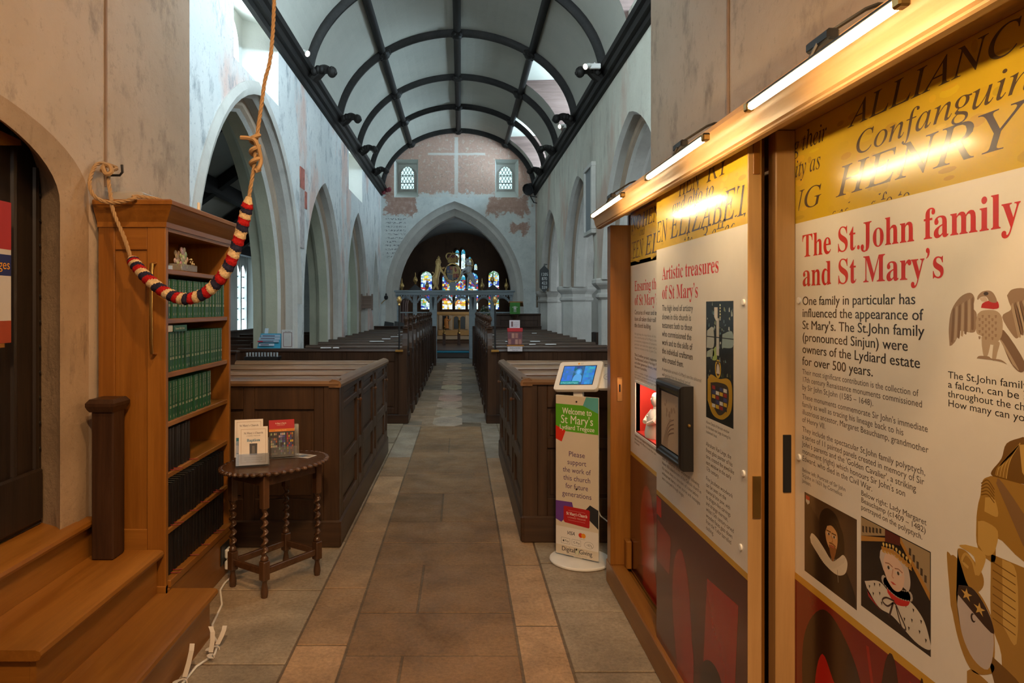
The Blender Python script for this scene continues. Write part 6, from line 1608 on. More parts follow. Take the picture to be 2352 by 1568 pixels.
# royal arms: lion, unicorn, crowned shield -- carved wood
M_lion = flat('lion_gilt', (.62, .42, .17), .5, .3); M_uni = flat('unicorn_grey', (.42, .45, .48), .6)
YA2 = YS
def ax(px): return (px-1058)*YS/1600
def kb(px, py, r, dy=0): return (ax(px), YS+dy, sz(py)+.034, r)
def limb(mb, pts, n=9):
    P_ = spline([p[:3] for p in pts], 5); R_ = []
    for i in range(len(P_)):
        t = i/(len(P_)-1)*(len(pts)-1); k = min(int(t), len(pts)-2); R_.append(pts[k][3]+(pts[k+1][3]-pts[k][3])*(t-k))
    mb.tube(P_, lambda t: R_[min(len(R_)-1, int(t*(len(R_)-1)+.5))], n)
def Z(u, v): return (980+u/13.07, 560+v/13.07)
def pk_(u, v, r, dy=0): return kb(*Z(u, v), r, dy)
lion = thing('lion_carving', (ax(1004), YS, sz(666)), 'gilded crowned lion carving standing on the screen beam beside the royal shield', 'carving')
m = MB(); m.smooth = True
limb(m, [pk_(370, 560, .045), pk_(345, 680, .07), pk_(340, 800, .085), pk_(310, 950, .075), pk_(270, 1080, .085)])
limb(m, [pk_(260, 1060, .085, -.05), pk_(235, 1180, .06, -.06), pk_(255, 1280, .035, -.06), pk_(215, 1360, .032, -.06), pk_(190, 1385, .022, -.09)])
limb(m, [pk_(290, 1080, .08, .05), pk_(310, 1190, .055, .06), pk_(300, 1290, .035, .06), pk_(330, 1370, .03, .06), pk_(350, 1385, .02, .03)])
limb(m, [pk_(390, 740, .05, -.05), pk_(440, 830, .036, -.06), pk_(505, 920, .026, -.085), pk_(560, 985, .022, -.10)])
limb(m, [pk_(390, 730, .045, .05), pk_(450, 770, .032, .06), pk_(540, 740, .024, .06)])
m.build('body', M_lion, lion)
m = MB(); m.smooth = True; m.ball(pk_(365, 560, 0)[:3], (.062, .06, .075), 12, 8); m.ball(pk_(405, 590, 0)[:3], (.035, .04, .032), 10, 6)
for k in range(16): a = k*2.4; m.ball(pk_(340+55*math.cos(a), 600+90*math.sin(a), 0, .045*math.sin(k*1.7))[:3], (.028, .03, .032), 7, 5)
m.build('maned_head', M_lion, lion)
m = MB(); m.smooth = True; m.lathe([(.04, 0), (.045, .012), (.04, .03), (.05, .05), (.035, .075), (.015, .085), (.018, .10), (.004, .112)], pk_(360, 505, 0)[:3], 14); m.build('crown', M_gold, lion)
m = MB(); m.smooth = True; limb(m, [pk_(240, 1090, .02), pk_(180, 1020, .016), pk_(225, 950, .013), pk_(190, 890, .013), pk_(165, 905, .02)], 7); m.build('tail', M_lion, lion)
uni = thing('unicorn_carving', (ax(1084), YS, sz(666)), 'blue grey unicorn carving rearing on the screen beam right of the royal shield', 'carving')
m = MB(); m.smooth = True
limb(m, [pk_(1270, 590, .07), pk_(1270, 690, .085), pk_(1260, 790, .085), pk_(1270, 900, .075), pk_(1330, 1010, .08), pk_(1370, 1080, .075)])
limb(m, [pk_(1360, 1060, .075, -.05), pk_(1400, 1160, .05, -.06), pk_(1440, 1230, .03, -.06), pk_(1460, 1320, .026, -.06), pk_(1470, 1390, .03, -.06)])
limb(m, [pk_(1300, 1000, .07, .05), pk_(1250, 1100, .045, .06), pk_(1240, 1200, .028, .06), pk_(1230, 1300, .026, .06), pk_(1215, 1390, .03, .06)])
limb(m, [pk_(1220, 760, .05, -.05), pk_(1140, 810, .033, -.06), pk_(1075, 860, .025, -.085), pk_(1040, 960, .02, -.10)])
limb(m, [pk_(1220, 800, .045, .05), pk_(1180, 880, .03, .06), pk_(1120, 900, .022, .06), pk_(1080, 960, .02, .06)])
m.build('body', M_uni, uni)
m = MB(); m.smooth = True; limb(m, [pk_(1290, 540, .05), pk_(1230, 520, .048), pk_(1190, 570, .036), pk_(1175, 620, .028)]); m.ball(pk_(1250, 480, 0)[:3], (.012, .012, .03), 6, 5); m.build('head', M_uni, uni)
m = MB(); m.smooth = True; m.tube([pk_(1210, 510, 0)[:3], pk_(1170, 440, 0)[:3]], lambda t: .012*(1-t)+.002, 7); m.build('horn', M_gold, uni)
m = MB(); m.smooth = True
for k in range(9): t = k/8; m.ball(pk_(1330+45*math.sin(t*2.6), 500+210*t, 0, .03*math.sin(k*2))[:3], (.03, .035, .034), 7, 5)
m.build('mane', M_gold, uni)
m = MB(); m.smooth = True; m.tube([pk_(1175, 690, 0, -.09)[:3], pk_(1280, 700, 0, -.10)[:3], pk_(1385, 680, 0, -.05)[:3]], .012, 7); m.tube([pk_(1385, 690, 0, -.05)[:3], pk_(1360, 780, 0, -.09)[:3], pk_(1300, 900, 0, -.1)[:3], pk_(1180, 930, 0, -.09)[:3]], .009, 6); m.build('collar_chain', M_gold, uni)
shd = thing('royal_shield', (ax(1040), YS, sz(666)), 'carved oval royal coat of arms with a large crown on the chancel screen', 'coat of arms')
cu_, cv_ = 785, 860
m = MB(); m.smooth = True
RU, RV = 255/13.07*YS/1600, 290/13.07*YS/1600
cx, cz = ax(Z(cu_, cv_)[0]), sz(Z(cu_, cv_)[1])
def ring(k, y): return [(cx+RU*k*math.cos(2*PI*j/40), y, cz+RV*k*math.sin(2*PI*j/40)) for j in range(40)]
m.loft([ring(1.0, YS+.03), ring(1.0, YS-.02), ring(.97, YS-.05), ring(.86, YS-.05), ring(.83, YS-.03), ring(.83, YS+.03)]); m.build('garter_ring', M_gold, shd)
m = MB(); m.smooth = True
for j in range(34):
    a = 2*PI*j/34; m.ball((cx+RU*.92*math.cos(a), YS-.055, cz+RV*.92*math.sin(a)), (.014, .012, .014), 7, 5)
for j in range(26):
    a = PI+PI*j/25; k = 1.06+.04*(j % 2); m.ball((cx+RU*k*math.cos(a), YS-.02, cz+RV*k*math.sin(a)-.02*abs(math.sin(a))), (.024, .03, .03), 7, 5)
m.build('carved_border', M_gold, shd)
def AF(u, v, w): return (ax(Z(u, v)[0]), YS-.035-w, sz(Z(u, v)[1]))
m = MB(); S_ = attr_mat('heraldic_paint', rough=.5, vary=.25, vscale=30)
pts = [(595, 660), (980, 660), (990, 850), (960, 980), (890, 1070), (790, 1120), (690, 1070), (620, 980), (590, 850)]
m.loft([[AF(u, v, 0) for u, v in pts], [AF(u, v, .02) for u, v in pts]], col=(.06, .05, .05))
R1, B1, G1 = (.22, .035, .03), (.04, .05, .11), (.42, .28, .10)
for (u0, v0, u1, v1, c) in ((605, 670, 690, 880, B1), (690, 670, 790, 780, R1), (690, 780, 790, 880, B1), (800, 670, 975, 890, G1), (610, 900, 780, 1010, (.10, .11, .13)), (800, 900, 965, 1010, R1), (640, 1010, 780, 1075, (.10, .11, .13)), (800, 1010, 920, 1070, B1)):
    m.add([AF(u0, v0, .022), AF(u1, v0, .022), AF(u1, v1, .022), AF(u0, v1, .022)], [(0, 1, 2, 3)], c)
for (u0, v0) in ((715, 700), (715, 735), (620, 790), (620, 830), (715, 800), (715, 840), (820, 1020), (820, 930), (820, 970), (920, 930), (905, 760), (905, 800), (905, 840)):
    m.box(AF(u0, v0, .02), AF(u0+55, v0+14, .034), 0, G1)
m.box(AF(625, 915, .02), AF(770, 925, .03), 0, G1); m.box(AF(780, 665, .02), AF(800, 1110, .035), 0, G1); m.box(AF(600, 885, .02), AF(980, 898, .035), 0, G1)
m.loft([[AF(u, v, w) for u, v in ((835, 700), (880, 720), (905, 800), (860, 860), (840, 800))] for w in (.02, .036)], col=R1)
m.build('quartered_shield', S_, shd)
m = MB(); m.smooth = True; cw = 330/13.07*YS/1600/2; c0 = (ax(Z(785, 565)[0]), YS, sz(Z(785, 565)[1]))
m.lathe([(cw*.92, 0), (cw*.98, .01), (cw*.98, .075), (cw*1.03, .085), (cw*1.0, .095)], c0, 30, sq=.5); m.build('crown_band', M_gold, shd)
m = MB(); m.smooth = True
for sgn in (-1, 1):
    m.tube(spline([(c0[0]+sgn*cw*.95, YS, c0[2]+.09), (c0[0]+sgn*cw*1.22, YS, c0[2]+.19), (c0[0]+sgn*cw*1.0, YS, c0[2]+.265), (c0[0]+sgn*cw*.45, YS, c0[2]+.275), (c0[0], YS, c0[2]+.245)], 6), .017, 8)
    m.tube(spline([(c0[0]+sgn*cw*.4, YS-.09, c0[2]+.09), (c0[0]+sgn*cw*.5, YS-.12, c0[2]+.17), (c0[0]+sgn*cw*.2, YS-.06, c0[2]+.24)], 6), .012, 7)
for k in range(9): m.ball((c0[0]+cw*(-1+2*k/8)*.95, YS-.06*(1-abs(k-4)/4.5), c0[2]+.11+.02*(k % 2)), (.02, .02, .026), 8, 5)
m.lathe([(.022, .25), (.03, .27), (.02, .29), (.008, .30), (.008, .325), (.002, .33)], (c0[0], YS, c0[2]), 12)
m.build('crown_arches', M_gold, shd)
m = MB(); m.smooth = True; m.ball((c0[0], YS+.01, c0[2]+.15), (cw*.95, .05, .095), 18, 10); m.build('crown_cap', flat('crown_velvet', (.13, .035, .04), .8), shd)
MB().box((ax(1033), YS-.05, sz(666.5)+.001), (ax(1047), YS+.05, cz-RV*1.0), .006).build('pedestal', M_scrX, shd)
# ------------------------------------------------------------------ stained glass, east wall of the chancel
M_sg = attr_mat('stained_glass', rough=.3, vary=.25, vscale=25, emis=.8)
YE2 = 26.93
def wx(px): return (px-1058)*YE2/1600
def wz(py): return 1.5-(py-706)*YE2/1600
def lancet(px0, px1, pyb, pys, pya, pal, seed, name, label_n, mats=M_sg, n=12):
    r = random.Random(seed); x0, x1 = wx(px0), wx(px1); zb, zs, za = wz(pyb), wz(pys), wz(pya)
    xc, hw = (x0+x1)/2, (x1-x0)/2
    def half(z):
        if z <= zs: return hw
        t = min(1, (z-zs)/(za-zs)); return hw*math.sqrt(max(0, 1-t*t))
    m = MB(); nz = max(6, int((za-zb)/.06)); nx = 6
    pt = {}
    for i in range(nz+1):
        for j in range(nx+1):
            z = zb+(za-zb)*i/nz+(r.uniform(-.4, .4)*(za-zb)/nz if 0 < i < nz else 0); h = half(min(z, za-.004)); f = j/nx+(r.uniform(-.36, .36)/nx if 0 < j < nx else 0)
            pt[i, j] = (xc-h+2*h*f, z)
    for i in range(nz):
        cols = pal(i/nz, r)
        for j in range(nx):
            c = r.choice(cols); k = r.uniform(.45, 1.3)
            q = [pt[i, j], pt[i, j+1], pt[i+1, j+1], pt[i+1, j]]; mx, mz = sum(a[0] for a in q)/4, sum(a[1] for a in q)/4
            m.add([(mx+(x-mx)*.90, YE2-.02, mz+(z-mz)*.90) for x, z in q], [(0, 1, 2, 3)], tuple(v*k for v in c))
    for (w, col) in ((.0, (.01, .01, .01)),):
        pts = [(xc-half(zb+(za-zb)*i/24), zb+(za-zb)*i/24) for i in range(25)]+[(xc+half(zb+(za-zb)*i/24), zb+(za-zb)*i/24) for i in range(24, -1, -1)]
        m.loft([[(x, YE2-.015, z) for x, z in pts], [(x, YE2+.02, z) for x, z in pts]], col=col)
    o = m.build('window_%d' % label_n, mats); tag(o, kind='structure')
    fr = MB(); ring0 = [(xc+(x-xc)*1.16, YE2-.06, z+(.05 if z > zb else -.05)) for x, z in pts]; ring1 = [(x, YE2-.03, z) for x, z in pts]; ring2 = [(xc+(x-xc)*1.16, YE2+.06, z+(.05 if z > zb else -.05)) for x, z in pts]
    fr.loft([ring2, ring0, ring1], caps=False); fr.build('window_surround', M_chw, o)
    return o
WHT, PB, BLU, YEL, REDg, GRN, TEA = (.75, .95, .95), (.35, .62, .80), (.02, .06, .45), (.80, .52, .05), (.40, .02, .02), (.12, .35, .14), (.02, .30, .45)
def pal_side(t, r):
    if t < .12: return [WHT, BLU, PB, WHT]
    if t < .25: return [GRN, YEL, WHT, PB]
    if t < .55: return [REDg, BLU, BLU, PB, WHT, REDg]
    if t < .72: return [BLU, WHT, PB]
    if t < .85: return [YEL, YEL, WHT, PB]
    return [GRN, (.3, .55, .4), WHT]
def pal_mid(t, r):
    if t < .13: return [WHT, YEL, (.7, .8, .8), WHT]
    if t < .26: return [YEL, WHT, YEL, (.5, .2, .08)]
    if t < .4: return [BLU, WHT, PB, REDg]
    if t < .6: return [PB, WHT, TEA, YEL, REDg]
    if t < .8: return [BLU, REDg, (.06, .02, .10), PB, YEL]
    return [TEA, BLU, PB]
def pal_up(t, r): return [WHT, PB, WHT, (.5, .6, .4)] if t < .72 else [TEA, TEA, PB]
lancet(967, 992, 710, 636, 623, pal_side, 1, 'w', 30); lancet(1122, 1146, 710, 634, 622, pal_side, 2, 'w', 31)
lancet(1016, 1039, 710, 640, 628, pal_mid, 3, 'w', 32); lancet(1045.5, 1069, 710, 640, 628, pal_mid, 4, 'w', 33); lancet(1075, 1098, 710, 640, 626, pal_mid, 6, 'w', 34)
lancet(1046, 1054.5, 622, 580, 574, pal_up, 7, 'w', 35); lancet(1059.5, 1068.5, 618, 580, 573, pal_up, 8, 'w', 36); lancet(1075.5, 1082.5, 622, 596, 590, pal_up, 9, 'w', 37); lancet(1089, 1096, 620, 612, 606, pal_up, 10, 'w', 38)
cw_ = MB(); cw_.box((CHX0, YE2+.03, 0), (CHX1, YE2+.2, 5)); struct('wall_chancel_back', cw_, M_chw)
# ------------------------------------------------------------------ altar
YT = 25.6
def tx(px): return (px-1058)*YT/1600
def tz(py): return 1.5-(py-706)*YT/1600
al = thing('altar', (tx(1041), YT, 0), 'gilded altar with twin arched panels and a robed figure below the east window', 'altar')
M_altar = flat('altar_gilt', (.50, .30, .11), .5, .2); M_alt2 = flat('altar_cream', (.42, .33, .22), .6); M_dk = flat('altar_dark', (.05, .06, .065), .5)
MB().box((tx(1003), YT, .32), (tx(1080), YT+.6, tz(722)), .01).build('table_body', M_alt2, al)
MB().box((tx(1001), YT-.05, tz(722.5)), (tx(1082), YT+.65, tz(716)), .012).build('table_top', M_altar, al)
m = MB(); m.box((tx(1006), YT-.03, tz(770)), (tx(1081), YT, tz(758)), .008); m.box((tx(1006), YT-.03, tz(724)), (tx(1081), YT, tz(720.8)), .004); m.build('frontal_rail', M_altar, al)
for px in (1011, 1034, 1071.5): MB().box((tx(px)-.05, YT-.035, tz(757)), (tx(px)+.05, YT-.0, tz(724)), .01).build('pilaster', M_alt2, al)
def archp(x0, x1, zb, zt, y, mat, nm):
    pts = [(x, z) for x, z in arch_curve((x0+x1)/2, (x1-x0)/2, zt-(x1-x0)*.5, zt, zb, 8)]; m = MB(); m.loft([[(x, y, z) for x, z in pts], [(x, y+.02, z) for x, z in pts]]); m.build(nm, mat, al)
for (a, b) in ((1042.5, 1053.5), (1057.5, 1069)):
    archp(tx(a)-.035, tx(b)+.035, tz(755)-.02, tz(726)+.03, YT-.012, M_altar, 'arch_surround'); archp(tx(a), tx(b), tz(755), tz(726), YT-.025, M_dk, 'arched_panel')
MB().box((tx(1017), YT-.02, tz(755)), (tx(1031), YT-.001, tz(725)), 0).build('dark_panel', M_iron, al)
m = MB(); m.smooth = True; m.lathe([(.10, 0), (.10, .02), (.075, .2), (.085, .3), (.06, .36), (.02, .385)], (tx(1025), YT-.05, tz(754)), 14, sq=.5); m.ball((tx(1026), YT-.05, tz(728.5)), (.035, .03, .045), 10, 7)
limb(m, [(tx(1028), YT-.07, tz(734), .03), (tx(1032), YT-.09, tz(736), .02), (tx(1036), YT-.1, tz(731), .012)]); m.build('robed_figure', flat('figure_orange', (.45, .17, .03), .6), al)
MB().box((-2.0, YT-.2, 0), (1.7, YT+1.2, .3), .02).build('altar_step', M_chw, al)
for k, (px, pt, pb) in enumerate(((1020, 748, 766), (1054, 733, 765))):
    YC = 24.2; x = (px-1058)*YC/1600; zb = 1.5-(pb-706)*YC/1600; zt2 = 1.5-(pt-706)*YC/1600
    c = thing('candlestick', (x, YC, .3), ('shorter' if k == 0 else 'taller')+' brass altar rail candlestick in front of the altar', 'candlestick', 'brass candlesticks before the altar')
    m = MB(); m.smooth = True; m.lathe([(.06, zb), (.05, zb+.02), (.02, zb+.05), (.028, zb+.1), (.015, zb+.14), (.018, (zb+zt2)/2), (.035, zt2-.06), (.04, zt2-.03), (.02, zt2)], (x, YC, 0), 12); m.build('stick', M_brass, c)
    MB().box((x-.05, YC-.05, 0), (x+.05, YC+.05, zb)).build('stand', M_dark['Z'], c)
rl = thing('altar_rail', (-.2, 23.2, 0), 'dark wooden communion rail across the chancel in front of the altar', 'rail')
for x0, x1 in ((-1.75, -.80), (.35, 1.5)):
    MB().box((x0, 23.15, .86), (x1, 23.25, .92), .01).build('handrail', M_dark['X'], rl); MB().box((x0, 23.17, .12), (x1, 23.23, .18), .006).build('bottom_rail', M_dark['X'], rl)
    for i in range(7): x = x0+.05+(x1-x0-.1)*i/6; m = MB(); m.smooth = True; m.lathe([(.02, .18), (.03, .3), (.018, .5), (.03, .7), (.02, .86)], (x, 23.2, 0), 8); m.build('baluster', M_dark['Z'], rl)
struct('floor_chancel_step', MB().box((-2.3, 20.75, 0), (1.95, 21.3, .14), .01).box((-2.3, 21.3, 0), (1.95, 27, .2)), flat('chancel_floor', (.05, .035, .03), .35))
ks = MB(); ks.box((-.72, 20.9, .141), (.42, 21.12, .19), .02); tag(ks.build('kneeler', flat('kneeler_blue', (.04, .36, .55), .7)), 'long bright blue kneeler lying on the chancel step', 'kneeler')
# chancel furniture in the dark: monument canopy at left
mn = thing('wall_monument', (-2.05, 23, 0), 'carved canopied monument on the left chancel wall behind the screen', 'monument')
M_mon = flat('monument_stone', (.16, .12, .09), .7)
MB().box((-2.29, 21.9, 1.75), (-1.72, 24.0, 1.95), .03).build('cornice', M_mon, mn); MB().box((-2.29, 21.8, 1.95), (-1.65, 24.1, 2.05), .02).build('cornice_top', M_mon, mn); MB().box((-2.29, 22.0, .2), (-2.0, 23.9, 1.75)).build('back_slab', M_mon, mn)
for y in (22.05, 23.0, 23.85): m = MB(); m.smooth = True; m.lathe([(.07, .2), (.055, .3), (.05, 1.6), (.08, 1.75)], (-1.85, y, 0), 10); m.build('column', flat('monument_marble', (.20, .12, .10), .4), mn)
# flowers on a pedestal
fw = thing('flower_arrangement', (.62, 20.9, 0), 'tall white flower arrangement on a pedestal right of the altar', 'flowers')
YF = 21.7
m = MB(); m.smooth = True; m.lathe([(.14, .2), (.12, .23), (.04, .3), (.035, .85), (.10, .92), (.11, .98)], (.72, YF, 0), 14); m.build('pedestal', M_dark['Z'], fw)
m = MB(); m.smooth = True; r4 = random.Random(9)
for k in range(95):
    t = r4.random(); z = .95+.62*t; w_ = .32*(1-t)+.06; m.ball((.72+r4.uniform(-1, 1)*w_+.05*t, YF+r4.uniform(-.12, .12), z), r4.uniform(.018, .035), 6, 4)
tag(m.build('blooms', flat('bloom_white', (.62, .64, .52), .8), fw), kind='stuff')
m = MB(); m.smooth = True
for k in range(60):
    t = r4.random(); z = .92+.58*t; w_ = .34*(1-t)+.06; m.ball((.72+r4.uniform(-1, 1)*w_, YF+r4.uniform(-.1, .12), z), (.03, .02, .045), 5, 4)
tag(m.build('foliage', flat('foliage_green', (.06, .10, .04), .8), fw), kind='stuff')
# ------------------------------------------------------------------ nave furniture at the east end
pu = thing('reading_desk', (1.45, 18.6, 0), 'dark panelled clergy desk at the right before the chancel arch', 'desk')
m = MB(); panelled(m, .95, 2.1, .02, 1.30, [1, 1], [(.02, .14), (1.16, 1.30)], lambda u, w, z: (u, 18.3-w, z), st=.08); m.build('front', M_dark['Z'], pu)
MB().box((.93, 18.2, 1.30), (2.1, 18.75, 1.34), .01).build('top', M_dark['X'], pu); MB().box((.95, 18.32, .02), (1.0, 18.7, 1.3)).build('side', M_dark['Z'], pu)
YL = 18.02
lx = (1183-1058)*YL/1600
le = thing('lectern', (lx, YL, 0), 'lectern with a green embroidered fall hung over its front, right of the aisle', 'lectern')
m = MB(); m.smooth = True; m.lathe([(.2, 0), (.18, .05), (.06, .12), (.05, 1.2), (.09, 1.3)], (lx, YL, 0), 16); m.build('stem', M_dark['Z'], le)
z0, z1 = 1.5-(721-706)*YL/1600, 1.5-(692-706)*YL/1600
m = MB(); m.loft([[(lx-.17, YL-.10, z1-.03), (lx+.19, YL-.10, z1-.03), (lx+.24, YL+.25, z1-.13), (lx-.14, YL+.25, z1-.13)], [(lx-.17, YL-.10, z1), (lx+.19, YL-.10, z1), (lx+.24, YL+.25, z1-.10), (lx-.14, YL+.25, z1-.10)]]); m.build('book_rest', M_oak['X'], le)
m = MB(); m.box((lx-.14, YL-.115, z0), (lx+.12, YL-.103, z1-.03), .003, (.055, .20, .035))
for (a, b, c, d) in ((-.035, .10, .03, .20), (-.075, .17, .07, .185), (-.03, .05, -.01, .12), (.01, .05, .03, .12)): m.box((lx-.01+a, YL-.119, z0+b), (lx-.01+c, YL-.114, z0+d), 0, (.5, .52, .45))
m.build('green_fall', attr_mat('fall_cloth', rough=.8), le)
# churchwardens' staves at the front pews
for (px, nm) in ((917, 'left'), (1137, 'right')):
    Yw = 8.98; x = (px-1058)*Yw/1600; z = lambda py: 1.5-(py-706)*Yw/1600
    t = thing('churchwarden_staff', (x, Yw, .9), f'tall thin black staff with a gilt head fixed to the nearest {nm} pew', 'staff', 'staves at the nearest pews')
    m = MB(); m.smooth = True; m.tube([(x, Yw, z(806)), (x, Yw, z(702))], .011, 8); m.build('shaft', M_iron, t)
    m = MB(); m.smooth = True; m.lathe([(.012, 0), (.02, .01), (.014, .03), (.028, .05), (.034, .08), (.024, .11), (.006, .125)], (x, Yw, z(702)), 12); m.build('head', M_gold, t)
    MB().box((x-.05, Yw-.03, z(808)), (x+.05, Yw+.012, z(803)), .004).build('bracket', M_brass, t)
# donations leaflet box with notices on the nearest right pew
Yd = 8.93; dx = lambda px: (px-1058)*Yd/1600; dz = lambda py: 1.5-(py-706)*Yd/1600
db = thing('donation_box', (dx(1182), Yd, dz(792)), 'clear leaflet box with a red head and a DONATIONS card on the right pew', 'box')
M_mag = attr_mat('leaflet_print', rough=.5, vary=.1)
MB().box((dx(1163), Yd-.05, dz(795)), (dx(1203), Yd+.06, dz(791.5)), .004).build('shelf', M_oak['X'], db)
MB().box((dx(1172), 8.95, .968), (dx(1194), 9.08, dz(794.9)), .004).build('shelf_block', M_oak['X'], db)
m = MB(); m.box((dx(1166), Yd-.03, dz(791)), (dx(1199), Yd+.03, dz(761)), .002, (.16, .06, .07))
for k in range(8): m.box((dx(1167+4*(k % 4)*2), Yd-.033, dz(790-14*(k//4))), (dx(1173+4*(k % 4)*2), Yd-.0305, dz(779-14*(k//4))), 0, ((.3, .14, .12), (.12, .05, .07), (.36, .2, .16))[k % 3])
m.build('leaflets', M_mag, db)
m = MB(); m.box((dx(1165), Yd-.036, dz(761.2)), (dx(1200), Yd+.034, dz(753)), .002, (.38, .02, .03)); m.build('red_head', M_mag, db)
m = MB(); m.box((dx(1170), Yd-.01, dz(752.9)), (dx(1194), Yd-.005, dz(735)), 0, (.52, .50, .56)); m.box((dx(1174), Yd-.0115, dz(750)), (dx(1178), Yd-.0095, dz(738)), 0, (.12, .06, .07))
frd = lambda u, v, w: (dx(1180)+u, Yd-.010-w, v)
for k, t in enumerate(("St Mary's", 'Lydiard', 'Tregoze')): text(m, t, 0, dz(741+4*k), .011, (.1, .08, .12), width=.06, frame=frd)
m.build('notice', M_mag, db)
m = MB(); m.box((dx(1165), Yd-.058, dz(806)), (dx(1199), Yd-.053, dz(794.8)), 0, (.50, .49, .53)); frd = lambda u, v, w: (dx(1182)+u, Yd-.059-w, v)
text(m, 'DONATIONS', 0, dz(800), .018, (.08, .07, .1), width=.13, frame=frd, anchor='c', serif=True); text(m, 'Thank You', 0, dz(804.5), .012, (.08, .07, .1), width=.07, frame=frd, anchor='c', serif=True)
m.build('donations_card', M_mag, db)
# hymn board on the right, small plaque, framed tablet, wooden prayer board, wall lamps
Yh = 17.6; hx_c, hw = (1250-1058)*Yh/1600, .115; hz = lambda py: 1.5-(py-706)*Yh/1600
hb = thing('hymn_board', (hx_c, Yh, hz(640)), 'black hymn board showing 1205, 870, 423 and 559 hung by the right pier', 'hymn board')
pts = [(hx_c-hw, hz(660)), (hx_c-.05, hz(667)), (hx_c, hz(671)), (hx_c+.05, hz(667)), (hx_c+hw, hz(660)), (hx_c+hw, hz(620)), (hx_c+.05, hz(614)), (hx_c, hz(609)), (hx_c-.05, hz(614)), (hx_c-hw, hz(620))]
m = MB(); m.loft([[(x, y, z) for x, z in pts] for y in (Yh-.02, Yh+.02)]); m.build('board', flat('board_black', (.016, .019, .021), .5), hb)
m = MB(); frh = lambda u, v, w: (hx_c+u, Yh-.021-w, v)
for t, py in (('1205', 633), ('870', 643), ('423', 653), ('559', 663)): text(m, t, 0, hz(py+.3), .075, (.55, .57, .56), width=.042*len(t)*1.05, anchor='c', frame=frh, bold=.006)
m.build('numerals', M_ink, hb)
MB().tube([(hx_c, Yh, hz(609)), (hx_c, Yh, hz(606)), (hx_c+.1, Yh+.2, hz(606)), (2.13, Yh+.25, hz(608))], .008, 6).build('bracket', M_iron, hb)
MB
pq = MB(); pq.box((XR-.012, 19.35, 1.5), (XR+.005, 19.75, 1.85), .006)
tag(pq.build('wall_plaque', flat('plaque_ochre', (.20, .15, .09), .6)), 'small ochre plaque on the right wall beside the hymn board', 'plaque')
ft = thing('memorial_tablet', (XR, 11.4, 3.0), 'grey framed memorial tablet high on the right wall between arches', 'tablet')
m = MB(); m.box((XR-.05, 11.08, 2.72), (XR-.002, 11.72, 3.78), .01); m.build('slab', flat('slate', (.15, .17, .18), .5), ft)
for (a, b, c, d) in ((11.04, 2.68, 11.76, 2.75), (11.04, 3.75, 11.76, 3.82), (11.04, 2.75, 11.11, 3.75), (11.69, 2.75, 11.76, 3.75)): MB().box((XR-.08, a, b), (XR-.002, c, d), .008).build('frame_rail', M_stone, ft)
pbx = 0; Yb = 16.6
bx_ = thing('roll_board', (XL, 13.9, 1.5), 'brown wooden three-row notice board hung on the left pier near the chancel', 'board')
yc, xb = 13.9, XL+.01
cxp = (843-1058)
Yq = XL*1600/cxp
def bq(px): return (px-1058)*Yq/1600
zq = lambda py: 1.5-(py-706)*Yq/1600
M_rb = wood('board_brown', (.16, .09, .06), (.24, .15, .11), 'X')
xq0, xq1 = bq(831), bq(855)
MB().box((xq0, Yq-.03, zq(708)), (xq1, Yq, zq(679)), .003).build('panel', M_rb, bx_)
for py in (680.5, 689, 698.5, 707): MB().box((xq0-.02, Yq-.045, zq(py+1.2)), (xq1+.02, Yq-.029, zq(py-1.2)), .003).build('rail', M_rb, bx_)
for x in (xq0, xq1): MB().box((x-.018, Yq-.05, zq(712)), (x+.018, Yq-.0, zq(675)), .004).build('stile', M_rb, bx_)
MB().box((bq(842), Yq-.02, zq(679)), (bq(844), Yq, zq(673)), .004).build('hanger', M_rb, bx_)
wl = thing('wall_lamp', (XL, 19.7, 1.8), 'small black wall lamp on a bracket left of the chancel arch', 'lamp')
m = MB(); m.smooth = True; lxp = (887-1058)*19.9/1600; m.ball((lxp, 19.88, 1.5+(706-683)*19.9/1600), (.06, .06, .07), 12, 8); m.lathe([(.02, .07), (.03, .09), (.01, .12)], (lxp, 19.88, 1.5+(706-683)*19.9/1600), 10); m.build('shade', M_iron, wl)
m = MB(); m.smooth = True; m.tube([(lxp, 19.9, 1.74), (lxp-.08, 19.92, 1.68), (lxp-.16, 19.99, 1.60)], .012, 6); m.build('bracket', M_brass, wl)
# spotlight fittings along the wall plates
M_lampw = flat('spot_lens', (1, .92, .75), .4, emis=6, ecol=(1, .84, .62))
def spotlight(x, y, z, d, lab, col=M_wht):
    t = thing('spotlight', (x, y, z), lab, 'spotlight', 'spotlights on the wall plates')
    q = Vector(d).to_track_quat('Z', 'Y').to_matrix().to_4x4(); T = Matrix.Translation((x, y, z)) @ q
    m = MB(T); m.smooth = True; m.lathe([(.015, -.07), (.032, -.06), (.036, .0), (.042, .035), (.039, .035), (.036, .02)], (0, 0, 0), 14); m.build('can', col, t)
    m = MB(T); m.lathe([(.001, .022), (.037, .022), (.037, .026), (.001, .026)], (0, 0, 0), 14); m.build('lens', M_lampw, t)
    s = -1 if x < 0 else 1
    MB().box((x+s*.04, y+.02, z-.02), (x+s*.20, y+.07, z+.05), .008).build('gear_box', col, t)
    MB().tube([(x+s*.05, y+.04, z-.02), (x+s*.12, y+.04, VZ+.08)], .012, 6).build('stalk', col, t)
spotlight(*P(703, 122, 9.55), (.7, -.5, -.45), 'white spotlight above the nearest left roof corbel, lit')
spotlight(*P(794, 292, 13.3), (.7, -.5, -.3), 'white spotlight past the second left roof corbel, lit')
spotlight(*P(860, 396, 17.6), (.7, -.4, -.3), 'dark spotlight at the far left roof corbel, lit', M_iron)
